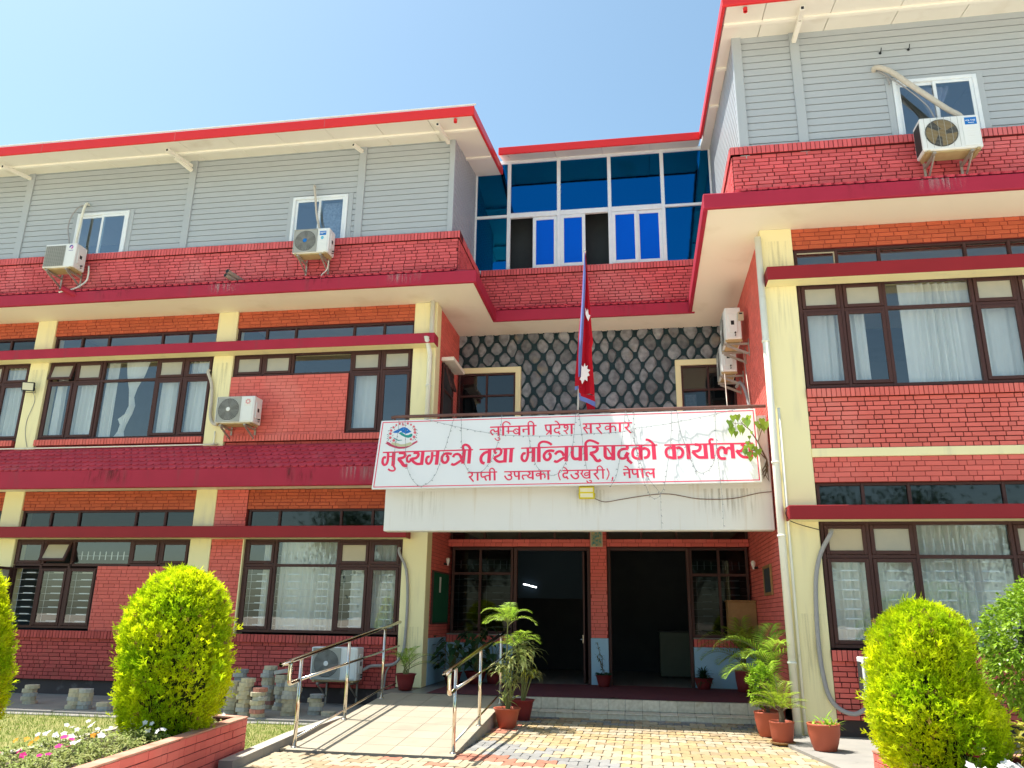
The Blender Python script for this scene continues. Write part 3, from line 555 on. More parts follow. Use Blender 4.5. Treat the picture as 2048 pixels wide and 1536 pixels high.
eave(-1.40, 3.03, 1.0, 3.2, roofm, first=-0.15)
def slope_fascia(x, y0, y1, fz, h=0.175, t=0.05):
    b = MB(); k = 0
    for yy in (y0, y1): b.v.extend([(x-t/2,yy,fz(yy)-0.012),(x+t/2,yy,fz(yy)-0.012),(x+t/2,yy,fz(yy)-0.012+h),(x-t/2,yy,fz(yy)-0.012+h)])
    for q in [(0,1,5,4),(3,7,6,2),(0,3,2,1),(4,5,6,7),(0,4,7,3),(1,2,6,5)]: b.f.append(q); b.m.append(0)
    b.build('fascia', G['redfascia'], BLD)
b = MB(); b.bbox(-16, -1.40, -1.575, -1.525, 10.665, 10.86, 0.006); b.build('fascia', G['redfascia'], BLD); slope_fascia(-1.423, -1.525, 1.62, roofz)
b = MB(); b.bbox(3.005, 12.2, -3.725, -3.675, 10.688, 10.875, 0.006); b.build('fascia', G['redfascia'], BLD); slope_fascia(3.03, -3.675, 1.03, roofzr)
b = MB(); b.bbox(-1.39, 3.0, 0.95, 1.0, 11.40, 11.575, 0.006); b.build('fascia', G['redfascia'], BLD)
b = MB()
for x in (-10.62, -7.60, -4.40, -13.8): b.bbox(x-0.008, x+0.008, -1.580, -1.574, 10.66, 10.862, 0.002)
b.build('fascia_joint', G['parapet'], BLD)
b = MB(); b.bbox(-16, -1.36, -1.60, -1.57, 10.862, 10.89, 0.004); b.bbox(-1.405, -1.36, -1.57, 1.6, 10.86, 10.88, 0.004) if False else None; b.build('roof_edge', G['roof'], BLD)
b = MB(); b.beam((-16,-0.93,roofz(-0.93)-0.022), (-1.46,-0.93,roofz(-0.93)-0.022), 0.06, 0.04); b.beam((3.08,-3.18,roofzr(-3.18)-0.022), (12.1,-3.18,roofzr(-3.18)-0.022), 0.06, 0.04)
b.beam((-2.03,0.53,roofz(0.53)-0.022), (-1.46,0.53,roofz(0.53)-0.022), 0.06, 0.04)
for y in (-1.82, -0.43): b.beam((3.08,y,roofzr(y)-0.022), (3.28,y,roofzr(y)-0.022), 0.06, 0.04)
b.build('purlin', G['eave'], BLD)
def strut(a, c):
    b = MB(); a, c = V(a), V(c); b.beam(a, c, 0.065, 0.065, 0); e = (c-a).normalized(); b.beam(c+e*0.0008, c+e*0.0016, 0.045, 0.045, 1); b.build('eave_strut', [G['eave'], G['black']], BLD)  # black cap stands for the shaded hollow of the open tube
strut((-2.15,-0.52,10.80), (-2.15,-1.42,10.625)); strut((-4.0,-0.52,10.76), (-4.09,-0.80,10.745)); strut((-7.85,-0.52,10.74), (-7.93,-1.30,10.645)); strut((-7.83,-0.52,10.63), (-7.99,-0.93,10.715)); strut((-11.76,-0.52,10.75), (-11.9,-1.16,10.68)); strut((-15.0,-0.52,10.75), (-15.1,-1.16,10.68))
strut((4.27,-2.79,10.78), (4.225,-3.57,10.63)); strut((4.23,-2.79,10.65), (4.245,-3.25,10.67))
for x, y, z in ((-1.78,-1.48,10.66), (3.36,-3.63,10.68)):
    b = MB(); b.lathe([(0.034,0.0),(0.034,-0.07),(0.026,-0.07),(0.026,-0.01)], (x,y,z), 14); b.lathe([(0.001,-0.03),(0.026,-0.03)], (x,y,z), 14, 1); b.build('gutter_outlet', [G['redfascia'], G['black']], BLD)  # black disc paints the dark inside of the outlet

# --- blue mirror glass wall over the entrance
YG = 1.66; mul = [-2.03, -1.245, -0.105, 1.035, 2.205, 3.27]; zt_, z0_, z1_ = 10.22, 8.82, 11.66
b = MB()
for i, x in enumerate(mul): b.bbox(x-0.04, x+0.04, YG-0.05, YG+0.03, z0_, z1_, 0.005)
for i in range(5):
    xa, xb = mul[i]+0.04, mul[i+1]-0.04
    for z in (z0_, z1_-0.09): b.bbox(xa, xb, YG-0.045, YG+0.025, z, z+0.08, 0.005)
    b.bbox(xa, xb, YG-0.045, YG+0.025, zt_-(0.06 if 0 < i < 4 else 0.03), zt_+(0.06 if 0 < i < 4 else 0.03), 0.005)
GW = b.build('glass_wall', G['upvc'], BLD)
for i in range(5):
    xa, xb = mul[i]+0.04, mul[i+1]-0.04; p = MB(); p.face([(xa,YG,zt_),(xb,YG,zt_),(xb,YG,z1_-0.05),(xa,YG,z1_-0.05)]); p.build('mirror_pane', G['blueglass'], GW)
    if i in (0, 4): p = MB(); p.face([(xa,YG,z0_+0.05),(xb,YG,z0_+0.05),(xb,YG,zt_),(xa,YG,zt_)]); p.build('mirror_pane', G['blueglass'], GW)
    else:
        xm = (xa+xb)/2; openl, openr = {1:(1,0), 2:(0,1), 3:(0,0)}[i]
        for (ca, cc, op) in ((xa, xm+0.02, openl), (xm-0.02, xb, openr)):
            if op: continue
            yy = YG-0.025 if ca == xa else YG+0.0; s = MB(); g = 0.075; za, zc = z0_+0.085, zt_-0.065
            s.bbox(ca, ca+g, yy-0.018, yy+0.018, za, zc, 0.005); s.bbox(cc-g, cc, yy-0.018, yy+0.018, za, zc, 0.005); s.bbox(ca+g, cc-g, yy-0.017, yy+0.017, za, za+g, 0.005); s.bbox(ca+g, cc-g, yy-0.017, yy+0.017, zc-g, zc, 0.005); s.build('sliding_sash', G['upvc'], GW)
            p = MB(); p.face([(ca+g,yy,za+g),(cc-g,yy,za+g),(cc-g,yy,zc-g),(ca+g,yy,zc-g)]); p.build('blue_pane', G['bluefilm'], GW)
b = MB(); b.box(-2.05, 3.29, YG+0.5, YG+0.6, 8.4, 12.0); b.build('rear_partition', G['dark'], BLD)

# --- recess on the middle floor: stone wall, two windows, side walls
def stone_wall(x0, x1, z0, z1, y, holes):
    b = MB(); dx, dz = 0.335, 0.245; jit = {}
    def J(i, j):
        if (i, j) not in jit: jit[i, j] = (R.uniform(-0.045, 0.045), R.uniform(-0.04, 0.04))
        return jit[i, j]
    def Pt(i, j): a, c = J(i, j); return (x0+i*dx/2+a, z0+j*dz+c)
    ni = int((x1-x0)/(dx/2))+2; nj = int((z1-z0)/dz)+2
    for j in range(nj):
        for i in range(ni):
            if (i+j) % 2: continue
            cx, cz = x0+i*dx/2, z0+j*dz
            if cx > x1+0.05 or cz > z1+0.05 or any(h[0] < cx < h[1] and h[2] < cz < h[3] for h in holes): continue
            q = [Pt(i-1, j), Pt(i, j-1), Pt(i+1, j), Pt(i, j+1)]; cx = sum(p[0] for p in q)/4; cz = sum(p[1] for p in q)/4
            sh = R.uniform(0.80, 0.91); rd = R.uniform(0.18, 0.32); out = []; full = []
            for k in range(4):
                a = q[k]; pv = q[k-1]; nx = q[(k+1) % 4]
                for (t, o_) in ((rd, pv), (rd*0.35, None), (rd, nx)):
                    if o_ is None: px, pz = a[0]*0.80+cx*0.20, a[1]*0.80+cz*0.20
                    else: px, pz = a[0]*(1-t)+o_[0]*t, a[1]*(1-t)+o_[1]*t
                    out.append((cx+(px-cx)*sh+R.uniform(-0.004,0.004), cz+(pz-cz)*sh+R.uniform(-0.004,0.004)))
                    full.append((a[0], a[1]) if o_ is None else (a[0]*(1-t)+o_[0]*t, a[1]*(1-t)+o_[1]*t))
            n = len(out); k0 = len(b.v); dome = R.uniform(0.006, 0.022); tl = R.uniform(-0.03, 0.03); t2 = R.uniform(-0.03, 0.03)
            for p in full: b.v.append((p[0], y-0.014, p[1]))
            for p in out: b.v.append((cx+(p[0]-cx)*1.04, y-0.010, cz+(p[1]-cz)*1.04))
            for p in out: b.v.append((p[0], y+0.004, p[1]))
            for p in out: ax, az = (p[0]-cx)*0.72, (p[1]-cz)*0.72; b.v.append((cx+ax, y-dome+ax*tl*2+az*t2*2, cz+az))
            for r0 in (0, n, 2*n):
                for i2 in range(n): b.f.append((k0+r0+i2, k0+r0+(i2+1) % n, k0+r0+n+(i2+1) % n, k0+r0+n+i2)); b.m.append(1 if r0 < 2*n else 0)
            b.f.append(tuple(k0+3*n+i2 for i2 in range(n))); b.m.append(0)
    b.box(x0-0.1, x1+0.1, y+0.03, y+0.25, z0-0.1, z1+0.1, 1)
    return b.build('stone_wall', [G['stone'], G['pointing']], BLD)
stone_wall(-2.36, 3.50, 4.0, 7.46, 2.04, [(-2.6,-1.12,3,6.55), (2.45,3.7,3,6.6)])
for x0, x1, z1, side in ((-2.36, -1.09, 6.60, 'r'), (2.43, 3.53, 6.625, 'l')):
    b = MB(); y0 = 1.93
    if side == 'r': b.bbox(x0, x1+0.115, y0, 2.06, z1, z1+0.125, 0.006); b.bbox(x1, x1+0.115, y0, 2.06, 3.9, z1-0.001, 0.006)
    else: b.bbox(x0-0.115, x1, y0, 2.06, z1, z1+0.125, 0.006); b.bbox(x0-0.115, x0, y0, 2.06, 3.9, z1-0.001, 0.006)
    b.build('window_surround', G['yellow'], BLD)
    b = MB(); xs = [x0, x0+0.04, (x0+x1)/2, x1-0.04]
    for x in (x0, (x0+x1)/2-0.02, x1-0.04): b.bbox(x, x+0.04, 1.955, 2.02, 3.95, z1-0.005, 0.004)
    for xa, xb in ((x0+0.04, (x0+x1)/2-0.02), ((x0+x1)/2+0.02, x1-0.04)):
        b.bbox(xa, xb, 1.957, 2.018, z1-0.045, z1-0.005, 0.004); b.bbox(xa, xb, 1.957, 2.018, 6.07, 6.11, 0.004)
    W = b.build('recess_window', G['frame'], BLD)
    for xa, xb in ((x0+0.04, (x0+x1)/2-0.02), ((x0+x1)/2+0.02, x1-0.04)):
        for za, zb2 in ((3.95, 6.07), (6.11, z1-0.045)): p = MB(); p.face([(xa,1.99,za),(xb,1.99,za),(xb,1.99,zb2),(xa,1.99,zb2)]); p.build('pane', G['darkglass'], W)
    p = MB(); p.box(x0, x1, 2.022, 2.026, 3.95, z1); p.build('blackout', G['dark'], W)  # dark sheet stands for the unlit room behind the panes
side_panel(-2.39, 1, 0.33, 2.06, 0.285, 7.508, 'panel', 'panel_joint', joint=0.006, depth=0.006, jit=0.0015)
side_panel(3.545, -1, -1.898, 2.06, 0.285, 7.508, 'panel', 'panel_joint', joint=0.007, depth=0.007, jit=0.0015)
b = MB(); b.box(-2.383, -2.36, 0.56, 1.42, 4.5, 6.42); W = b.build('side_window', G['dark'], BLD)
b = MB()
for y in (0.56, 1.38): b.bbox(-2.40, -2.33, y, y+0.04, 4.5, 6.42, 0.004)
b.bbox(-2.40, -2.33, 0.60, 1.38, 5.86, 5.91, 0.004); b.bbox(-2.40, -2.33, 0.60, 1.38, 6.37, 6.42, 0.004); b.build('frame', G['frame'], W)
b = MB(); b.beam((-2.31,0.62,6.36), (-2.18,0.62,5.92), 0.04); b.beam((-2.31,0.98,6.36), (-2.18,0.98,5.92), 0.04); b.beam((-2.31,0.64,6.36), (-2.31,0.96,6.36), 0.04); b.beam((-2.18,0.64,5.92), (-2.18,0.96,5.92), 0.04); b.build('open_sash', G['frame'], W)
b = MB(); b.bbox(-2.38, -2.12, 0.5, 1.5, 6.44, 6.52, 0.006); b.build('window_hood', G['cream'], BLD)
# balcony slab, canopy fascia and rail
b = MB(); b.box(-2.36, 3.52, -1.40, 2.05, 3.28, 3.46); b.build('canopy_slab', G['cream'], BLD)
b = MB(); b.bbox(-2.685, 3.515, -1.62, -1.42, 2.815, 4.62, 0.012); b.build('canopy_fascia', G['white'], BLD)
b = MB(); b.tube([(-2.66,-1.60,4.735),(-2.58,-1.60,4.75),(3.52,-1.60,4.775)], 0.028, 10)
for x in (-2.6, -1.1, 0.4, 1.9, 3.3): b.tube([(x,-1.60,4.6),(x,-1.60,4.75)], 0.016, 8)
b.build('balcony_rail', G['rust_pipe'], BLD)

# --- entrance: columns, doors, windows, lobby
YE = 1.72
def ebox(name, m, *boxes):
    b = MB()
    for q in boxes: b.bbox(*q, 0.006)
    return b.build(name, G[m], BLD)
brick_panel(-2.37, 0.50, 2.84, 2.985, 1.57, 'panel', 'panel_joint', name='entrance_lintel', joint=0.006, depth=0.006, proud=0.03); brick_panel(0.82, 3.53, 2.84, 2.985, 1.57, 'panel', 'panel_joint', name='entrance_lintel', joint=0.006, depth=0.006, proud=0.03)
brick_panel(0.50, 0.82, 1.13, 3.27, 1.53, 'panel', 'panel_joint', name='entrance_column', joint=0.006, depth=0.006, proud=0.03, jit=0.0015); ebox('column_base', 'dado', (0.495, 0.825, 1.555, 1.85, 0.285, 1.128))
for x0, x1 in ((-2.36, -1.03), (2.41, 3.53)):
    ebox('dado_wall', 'dado', (x0, x1, YE-0.04, YE+0.15, 0.285, 1.0)); soldier(x0, x1, 1.0, 1.14, YE-0.05, 'panel', 'panel_joint', 'brick_course'); ebox('window_sill', 'concrete', (x0, x1+0.01, YE-0.07, YE+0.1, 1.141, 1.165))
ebox('dado_side', 'dado', (-2.381, -2.362, 0.34, 1.66, 0.29, 1.10))
cl = [-2.30, -1.72, -1.05]; cr_ = [2.40, 2.95, 3.50]
for cc in (cl, cr_): window(cc, 1.17, 2.32, 2.835, YE-0.05, 'ff', 'ff', grille=True, name='entrance_window', glassm='porchglass')
ebox('door_frame', 'frame', (-1.03,-0.96,1.68,1.78,0.285,2.835), (0.43,0.497,1.68,1.78,0.285,2.835), (-0.96,0.43,1.68,1.78,2.77,2.835), (0.823,0.885,1.68,1.78,0.285,2.835), (2.335,2.398,1.68,1.78,0.285,2.835), (0.885,2.335,1.68,1.78,2.77,2.835))
b = MB(); b.bbox(0.33, 0.37, 1.80, 2.55, 0.3, 2.76, 0.006); D = b.build('door', G['frame'], BLD); b = MB(); b.bbox(0.318, 0.332, 1.86, 1.91, 1.02, 1.18, 0.003); b.tube([(0.33,1.885,1.09),(0.28,1.885,1.09),(0.28,1.97,1.09)], 0.009, 8); b.build('handle', G['chrome'], D)
for x0, x1, n_ in ((-2.36, 0.50, 4), (0.82, 3.53, 4)): clerestory([x0+(x1-x0)*k/n_ for k in range(n_+1)], 2.987, 3.28, YE-0.06)
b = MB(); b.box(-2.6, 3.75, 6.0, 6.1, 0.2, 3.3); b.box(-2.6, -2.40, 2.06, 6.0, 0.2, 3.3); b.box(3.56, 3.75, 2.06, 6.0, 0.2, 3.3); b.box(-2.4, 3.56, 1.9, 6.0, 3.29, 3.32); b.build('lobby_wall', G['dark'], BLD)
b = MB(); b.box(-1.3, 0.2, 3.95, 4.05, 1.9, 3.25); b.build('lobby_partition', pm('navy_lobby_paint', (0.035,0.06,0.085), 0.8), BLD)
b = MB()
x = -2.36
while x < 3.5:
    y = -0.98
    while y < 6: b.box(x+0.002, min(x+0.398, 3.52), y+0.002, y+0.398, 0.275, 0.2872); y += 0.4
    x += 0.4
b.build('porch_floor', pm('grey_porch_tile', (0.20,0.20,0.19), 0.35, var=(0.17,0.17,0.165), vscale=4, island=0.06), BLD)
b = MB(); b.box(-0.7, 3.52, -1.0, 6.0, -0.1, 0.274); b.box(-2.84, -0.7, -0.95, 6.0, -0.1, 0.274); b.build('porch_base', G['grout'], BLD)
# step tiles: riser, nosing and a low second step
b = MB(); x = -0.66
while x < 3.5:
    xb = min(x+0.262, 3.52); b.bbox(x+0.002, xb-0.002, -1.012, -0.99, 0.128, 0.286, 0.003); b.bbox(x+0.002, xb-0.002, -1.012, -0.75, 0.287, 0.2915, 0.001)
    b.bbox(x+0.002, xb-0.002, -1.36, -1.013, 0.105, 0.125, 0.006); b.bbox(x+0.002, xb-0.002, -1.35, -1.33, -0.05, 0.104, 0.003); x += 0.262
b.build('entrance_step', G['tilestep'], BLD)
b = MB(); b.box(-0.66, 3.52, -1.329, -1.013, -0.05, 0.104); b.build('step_core', G['grout'], BLD)
# --- floors, partitions and rear walls that close the rooms
b = MB()
for x0, x1, y0 in ((-16, -2.85, 0.34), (4.03, 12.1, YR+0.34)):
    b.box(x0, x1, y0, 5.0, 3.60, 3.785); b.box(x0, x1, y0, 5.0, 0.1, 0.28); b.box(x0, x1, 2.62, 5.0, 7.50, 7.70)
    b.box(x0, x1, 5.0, 5.2, -0.1, 12.2)
b.box(-2.85, 4.03, 2.3, 2.4, 3.5, 8.6); b.box(-2.85, 4.03, 5.0, 5.2, 7.5, 12.2); b.box(-2.9, 4.0, 2.62, 5.0, 7.50, 7.70); b.box(-16.2, -16.0, 0.0, 5.2, -0.1, 7.5); b.box(-16.2, -16.0, -0.55, 5.2, 7.5, 11.0); b.box(12.1, 12.3, YR, 5.2, -0.1, 11.0)
for x in (-11.1, -6.85): b.box(x-0.06, x+0.06, 0.34, 5.0, 0.28, 7.5)
b.box(-2.86, -2.70, 0.34, 5.0, 0.28, 7.5); b.box(3.80, 4.02, -1.89, 5.0, 0.28, 7.5); b.build('interior_shell', G['room'], BLD)

# --- run-off stains
G['stain_soft'] = stain('soft_runoff_stain', (0.42,0.36,0.24), 0.45, 0.75, 0.28)
G['stain_brown'] = stain('brown_runoff_stain', (0.30,0.24,0.16), 0.47, 0.75, 0.5); G['stain_pale'] = stain('lime_runoff_stain', (0.55,0.42,0.42), 0.44, 0.68, 0.45); G['stain_dark'] = stain('black_mould_stain', (0.06,0.045,0.04), 0.5, 0.7, 0.5, 5.0, 0.8)
def mark(m, x0, x1, z0, z1, y): b = MB(); b.face([(x0,y,z0),(x1,y,z0),(x1,y,z1),(x0,y,z1)]); b.build('weather_stain', G[m], BLD)
for a in (('stain_brown',2.3,3.45,2.9,3.46,-1.6225), ('stain_soft',-2.5,-1.6,2.9,3.46,-1.6225), ('stain_soft',0.3,1.1,2.95,3.46,-1.6225), ('stain_pale',5.6,6.35,7.5,7.735,-3.1775), ('stain_dark',5.75,6.1,7.52,7.735,-3.1785), ('stain_dark',4.6,5.4,7.5,7.735,-3.1775), ('stain_dark',-4.9,-4.2,7.5,7.73,-0.9375), ('stain_pale',-6.9,-6.0,7.5,7.73,-0.9375), ('stain_dark',-9.4,-8.4,7.5,7.73,-0.9375), ('stain_pale',-3.2,-2.4,7.5,7.73,-0.9375), ('stain_dark',0.9,1.9,7.5,7.73,1.1295),
          ('stain_soft',3.54,4.0,5.2,7.3,-2.3005), ('stain_soft',3.60,4.0,0.1,1.6,-2.3005), ('stain_soft',-2.82,-2.38,0.32,1.3,-0.0025), ('stain_soft',-7.06,-6.65,5.0,6.4,-0.0025), ('stain_soft',-11.28,-10.88,4.9,6.4,-0.0025), ('stain_dark',-5.2,-4.2,3.78,4.1,-0.5625), ('stain_dark',-9.6,-8.0,3.78,4.1,-0.5625), ('stain_pale',-4.0,-3.1,3.78,4.1,-0.5625)): mark(*a)

# ------------------------------------------------------------------ ground, forecourt, lawn, ramp
def gz(y): return 0.0 if y < -3.2 else 0.045*min(1.0, (y+3.2)/1.9)
b = MB(); b.face([(-250,-250,-0.09),(250,-250,-0.09),(250,250,-0.09),(-250,250,-0.09)]); structure(b.build('ground', G['earth']))
b = MB()
for ya, yc in ((-30,-3.2),(-3.2,-1.3)): b.face([(-2.66,ya,gz(ya)-0.03),(9,ya,gz(ya)-0.03),(9,yc,gz(yc)-0.03),(-2.66,yc,gz(yc)-0.03)])
structure(b.build('paving_bed', G['joint_sand']))
def paver_shape(L=0.225, W=0.25, g=0.004):
    h = W/2-g; a = 0.045; l = L/2-g
    top = [(-l,-h+0.03),(-l+0.016,-h),(-L*0.30,-h),(-L*0.15,-h+a),(L*0.15,-h+a),(L*0.30,-h),(l-0.016,-h),(l,-h+0.03)]
    return top + [(-x, -y) for x, y in top]
PSH = paver_shape()
b = MB(); names = ['cream','yellow','tan','grey','darkgrey','red']; mats = [G['pv_'+n] for n in names]
def paver_colour(x, y):
    s = (y+3.2) + 0.62*(x+0.3) + R.uniform(-0.16, 0.16); r = R.random()
    if y > -2.0: return 3 if r < 0.35 else (2 if r < 0.55 else (4 if r < 0.64 else 0))
    if x < -0.2+R.uniform(-0.2,0.2) and -2.9 < y: return 5 if r < 0.6 else 0
    if -1.35 < s+R.uniform(-.1,.1) < -0.62 and y < -3.0: return 3 if r < 0.85 else 0
    if -1.95 < s < -1.35 and y < -3.0: return 5 if r < 0.8 else 0
    if s < -1.95: return 0 if r < 0.7 else (2 if r < 0.85 else 5)
    if -0.62 < s < -0.25 and y < -2.6: return 0 if r < 0.75 else 1
    return 1 if r < 0.44 else (0 if r < 0.82 else 2)
row = 0; y = -1.40
PW, PL = 0.25-0.045+0.003, 0.225
while y > -7.4:
    x = -2.62 + (PL/2 if row % 2 else 0)
    while x < 5.2:
        if not (-2.60 < x < -0.60 and y > -4.95):
            m = paver_colour(x, y); z = gz(y)+R.uniform(-0.0025, 0.0015); k = len(b.v); n = len(PSH)
            tx, ty = R.uniform(-0.008,0.008), R.uniform(-0.008,0.008); rot = R.uniform(-0.012,0.012)
            for dz, sc in ((-0.03, 1.0), (-0.003, 1.0), (0.0, 0.965)):
                for px, py in PSH: px, py = px*sc - py*sc*rot, py*sc + px*sc*rot; b.v.append((x+px, y+py, z+dz+(px*tx+py*ty if dz == 0 or dz == -0.003 else 0)))
            for r0 in (0, n):
                for i in range(n): b.f.append((k+r0+i, k+r0+(i+1) % n, k+r0+n+(i+1) % n, k+r0+n+i)); b.m.append(m)
            b.f.append(tuple(k+2*n+i for i in range(n))); b.m.append(m)
        x += PL
    row += 1; y -= PW
structure(b.build('forecourt_paving', mats))
b = MB(); b.face([(-30,-30,-0.02),(30,-30,-0.02),(30,-9.3,-0.02),(-30,-9.3,-0.02)]); b.face([(-2.4,-9.3,0.0),(3.6,-9.3,0.0),(3.6,-7.42,0.0),(-2.4,-7.42,0.0)]); structure(b.build('road', G['drive']))
# ramp
y0, y1, zz0, zz1 = -4.92, -0.99, 0.006, 0.286
b = MB(); rz = lambda y: zz0+(zz1-zz0)*min(1, (y-y0)/(-1.35-y0)) if y > y0 else zz0
for yy, yn in ((y0,-1.35),(-1.35,y1)): b.face([(-2.60,yy,rz(yy)-0.012),(-0.62,yy,rz(yy)-0.012),(-0.62,yn,rz(yn)-0.012),(-2.60,yn,rz(yn)-0.012)], 0)
for x in (-2.60, -0.62): b.face([(x,y0,-0.05),(x,y1,-0.05),(x,y1,zz1-0.012),(x,-1.35,zz1-0.012),(x,y0,zz0-0.012)], 1)
b.face([(-2.6,y0,-0.05),(-0.62,y0,-0.05),(-0.62,y0,0),(-2.6,y0,0)], 1)
y = y0
while y < y1-0.02:
    yn = min(y+0.40, y1); x = -2.60
    while x < -0.63:
        xb = min(x+0.40, -0.62); g = 0.003; k = len(b.v)
        for dz in (-0.011, 0.0):
            for px, py in ((x+g,y+g),(xb-g,y+g),(xb-g,yn-g),(x+g,yn-g)): b.v.append((px, py, rz(py)+dz))
        for q in [(4,5,6,7),(0,1,5,4),(1,2,6,5),(2,3,7,6),(3,0,4,7)]: b.f.append(tuple(k+i for i in q)); b.m.append(2)
        x = xb
    y = yn
structure(b.build('ramp', [G['grout'], G['concrete'], G['ramptile']]))
# kerb between lawn and paving, apron by the wall, lawn
b = MB(); pts = [(-2.56,-6.2),(-2.66,-5.2),(-2.76,-4.2),(-2.80,-2.5)]
for (xa, ya), (xc, yc) in zip(pts, pts[1:]):
    k = len(b.v); b.v += [(xa,ya,-0.08),(xa-0.16,ya,-0.08),(xa-0.16,ya,0.085),(xa-0.01,ya,0.085),(xc,yc,-0.08),(xc-0.16,yc,-0.08),(xc-0.16,yc,0.085),(xc-0.01,yc,0.085)]
    for q in [(0,4,7,3),(3,7,6,2),(2,6,5,1)]: b.f.append(tuple(k+i for i in q)); b.m.append(1 if q[0] == 0 else 0)
b.face([(-2.56,-6.2,-0.08),(-2.57,-6.2,0.085),(-2.72,-6.2,0.085),(-2.72,-6.2,-0.08)], 1)
structure(b.build('lawn_kerb', [G['kerbtop'], G['concrete']]))
b = MB(); x = -16
while x < -2.9:
    xb = min(x+R.uniform(0.9,1.4), -2.83); b.bbox(x+0.004, xb-0.004, -2.22+R.uniform(-0.02,0.02), 0.05, -0.12, -0.02+R.uniform(-0.006,0.004), 0.01); x = xb
structure(b.build('wall_apron', G['concrete']))
b = MB(); x = -16
while x < -2.9:
    xb = min(x+R.uniform(0.7,1.1), -2.86); b.bbox(x+0.006, xb-0.006, -2.42, -2.25, -0.12, -0.055+R.uniform(-0.008,0.008), 0.008); x = xb
structure(b.build('apron_edge', G['concrete']))
b = MB(); b.face([(-40,-9.2,-0.07),(-2.70,-9.2,-0.07),(-2.80,-2.42,-0.07),(-40,-2.42,-0.07)]); structure(b.build('lawn', G['lawnsoil']))
b = MB()
def blade(b, x, y, z, h, w_, m=0):
    a = R.uniform(0, 6.283); dx, dy = math.cos(a), math.sin(a); l = R.uniform(0.1, 0.6)*h; a2 = R.uniform(0, 6.283); lx, ly = math.cos(a2)*l, math.sin(a2)*l
    b.face([(x-dx*w_,y-dy*w_,z),(x+dx*w_,y+dy*w_,z),(x+lx*0.45+dx*w_*0.7,y+ly*0.45+dy*w_*0.7,z+h*0.6),(x+lx,y+ly,z+h)], m)
for i in range(52000):
    x = -2.86-8.0*R.random()**1.2; y = R.uniform(-8.6, -2.45)
    if -4.25 < x and y < -5.35: continue
    blade(b, x, y, -0.075, R.uniform(0.02, 0.055)*(1.7 if y > -2.6 else 1), R.uniform(0.002, 0.004))
structure(b.build('lawn_grass', G['grass']), 'stuff')
b = MB(); k = 0; pts = [(3.10,-2.5),(3.62,-3.75),(3.70,-5.75)]
b.prism([(3.54,-2.32),(3.16,-2.55),(3.22,-3.3),(3.66,-5.7),(9,-5.7),(9,-2.3)], -0.05, 0.035); structure(b.build('side_apron', G['concrete']))

# ------------------------------------------------------------------ brick flower planters
def planter_wall(b, a, c, z0, z1, t=0.11):
    a, c = V((*a,0)), V((*c,0)); u = (c-a); L = u.length; u.normalize(); n = V((u.y,-u.x,0))
    k = len(b.v)
    for z in (z0, z1):
        for p in (a, c, c-n*t, a-n*t): b.v.append((p.x, p.y, z))
    for q in [(4,5,6,7),(0,1,5,4),(1,2,6,5),(2,3,7,6),(3,0,4,7)]: b.f.append(tuple(k+i for i in q)); b.m.append(1 if q[0] != 4 else 2)
    bricks(b, (a.x, a.y, z0), u, n, L, z1-z0-0.012, 0, course=0.078, joint=0.006, depth=0.006, jit=0.0025)
    k = len(b.v); e = 0.012
    for z in (z1-0.010, z1+0.004):
        for p in (a+n*e, c+n*e, c-n*(t+0.004), a-n*(t+0.004)): b.v.append((p.x, p.y, z+R.uniform(-0.002,0.002)))
    for q in [(4,5,6,7),(0,1,5,4),(1,2,6,5),(2,3,7,6),(3,0,4,7)]: b.f.append(tuple(k+i for i in q)); b.m.append(2)
capm = pm('planter_rim_render', (0.52,0.30,0.22), 0.85, var=(0.46,0.17,0.11), vscale=5, vmix=0.9, bump=0.6, bscale=40, dirt=(0.16,0.12,0.10), dscale=5, dlo=0.62, dhi=0.75)
t = thing('planter', 'long red brick flower planter with a worn rim between lawn and paving', 'planter', (-3.3,-6.5,0))
b = MB(); planter_wall(b, (-2.50,-8.8), (-2.86,-5.40), -0.08, 0.395); planter_wall(b, (-2.87,-5.395), (-4.15,-5.05), -0.08, 0.395); b.build('brick_wall', [G['panel'], G['base_joint'], capm], t)
b = MB(); planter_wall(b, (-4.16,-5.06), (-4.0,-8.8), -0.08, 0.30, 0.08); b.build('inner_kerb', [G['panel'], G['base_joint'], G['kerbtop']], t)
b = MB(); b.face([(-4.06,-8.8,0.27),(-2.60,-8.8,0.27),(-2.95,-5.5,0.30),(-4.1,-5.15,0.30)]); b.build('soil', G['soil'], t)
t = thing('planter', 'low red brick planter wall below the right clipped cypress', 'planter', (4.4,-6.6,0))
b = MB(); planter_wall(b, (3.53,-5.93), (3.78,-7.6), -0.08, 0.375); planter_wall(b, (7.5,-5.7), (3.54,-5.92), -0.08, 0.375); b.build('brick_wall', [G['panel'], G['base_joint'], capm], t)
b = MB(); b.face([(3.85,-7.6,0.29),(7.5,-7.6,0.29),(7.5,-5.82,0.29),(3.64,-6.02,0.29)]); b.build('soil', G['soil'], t)

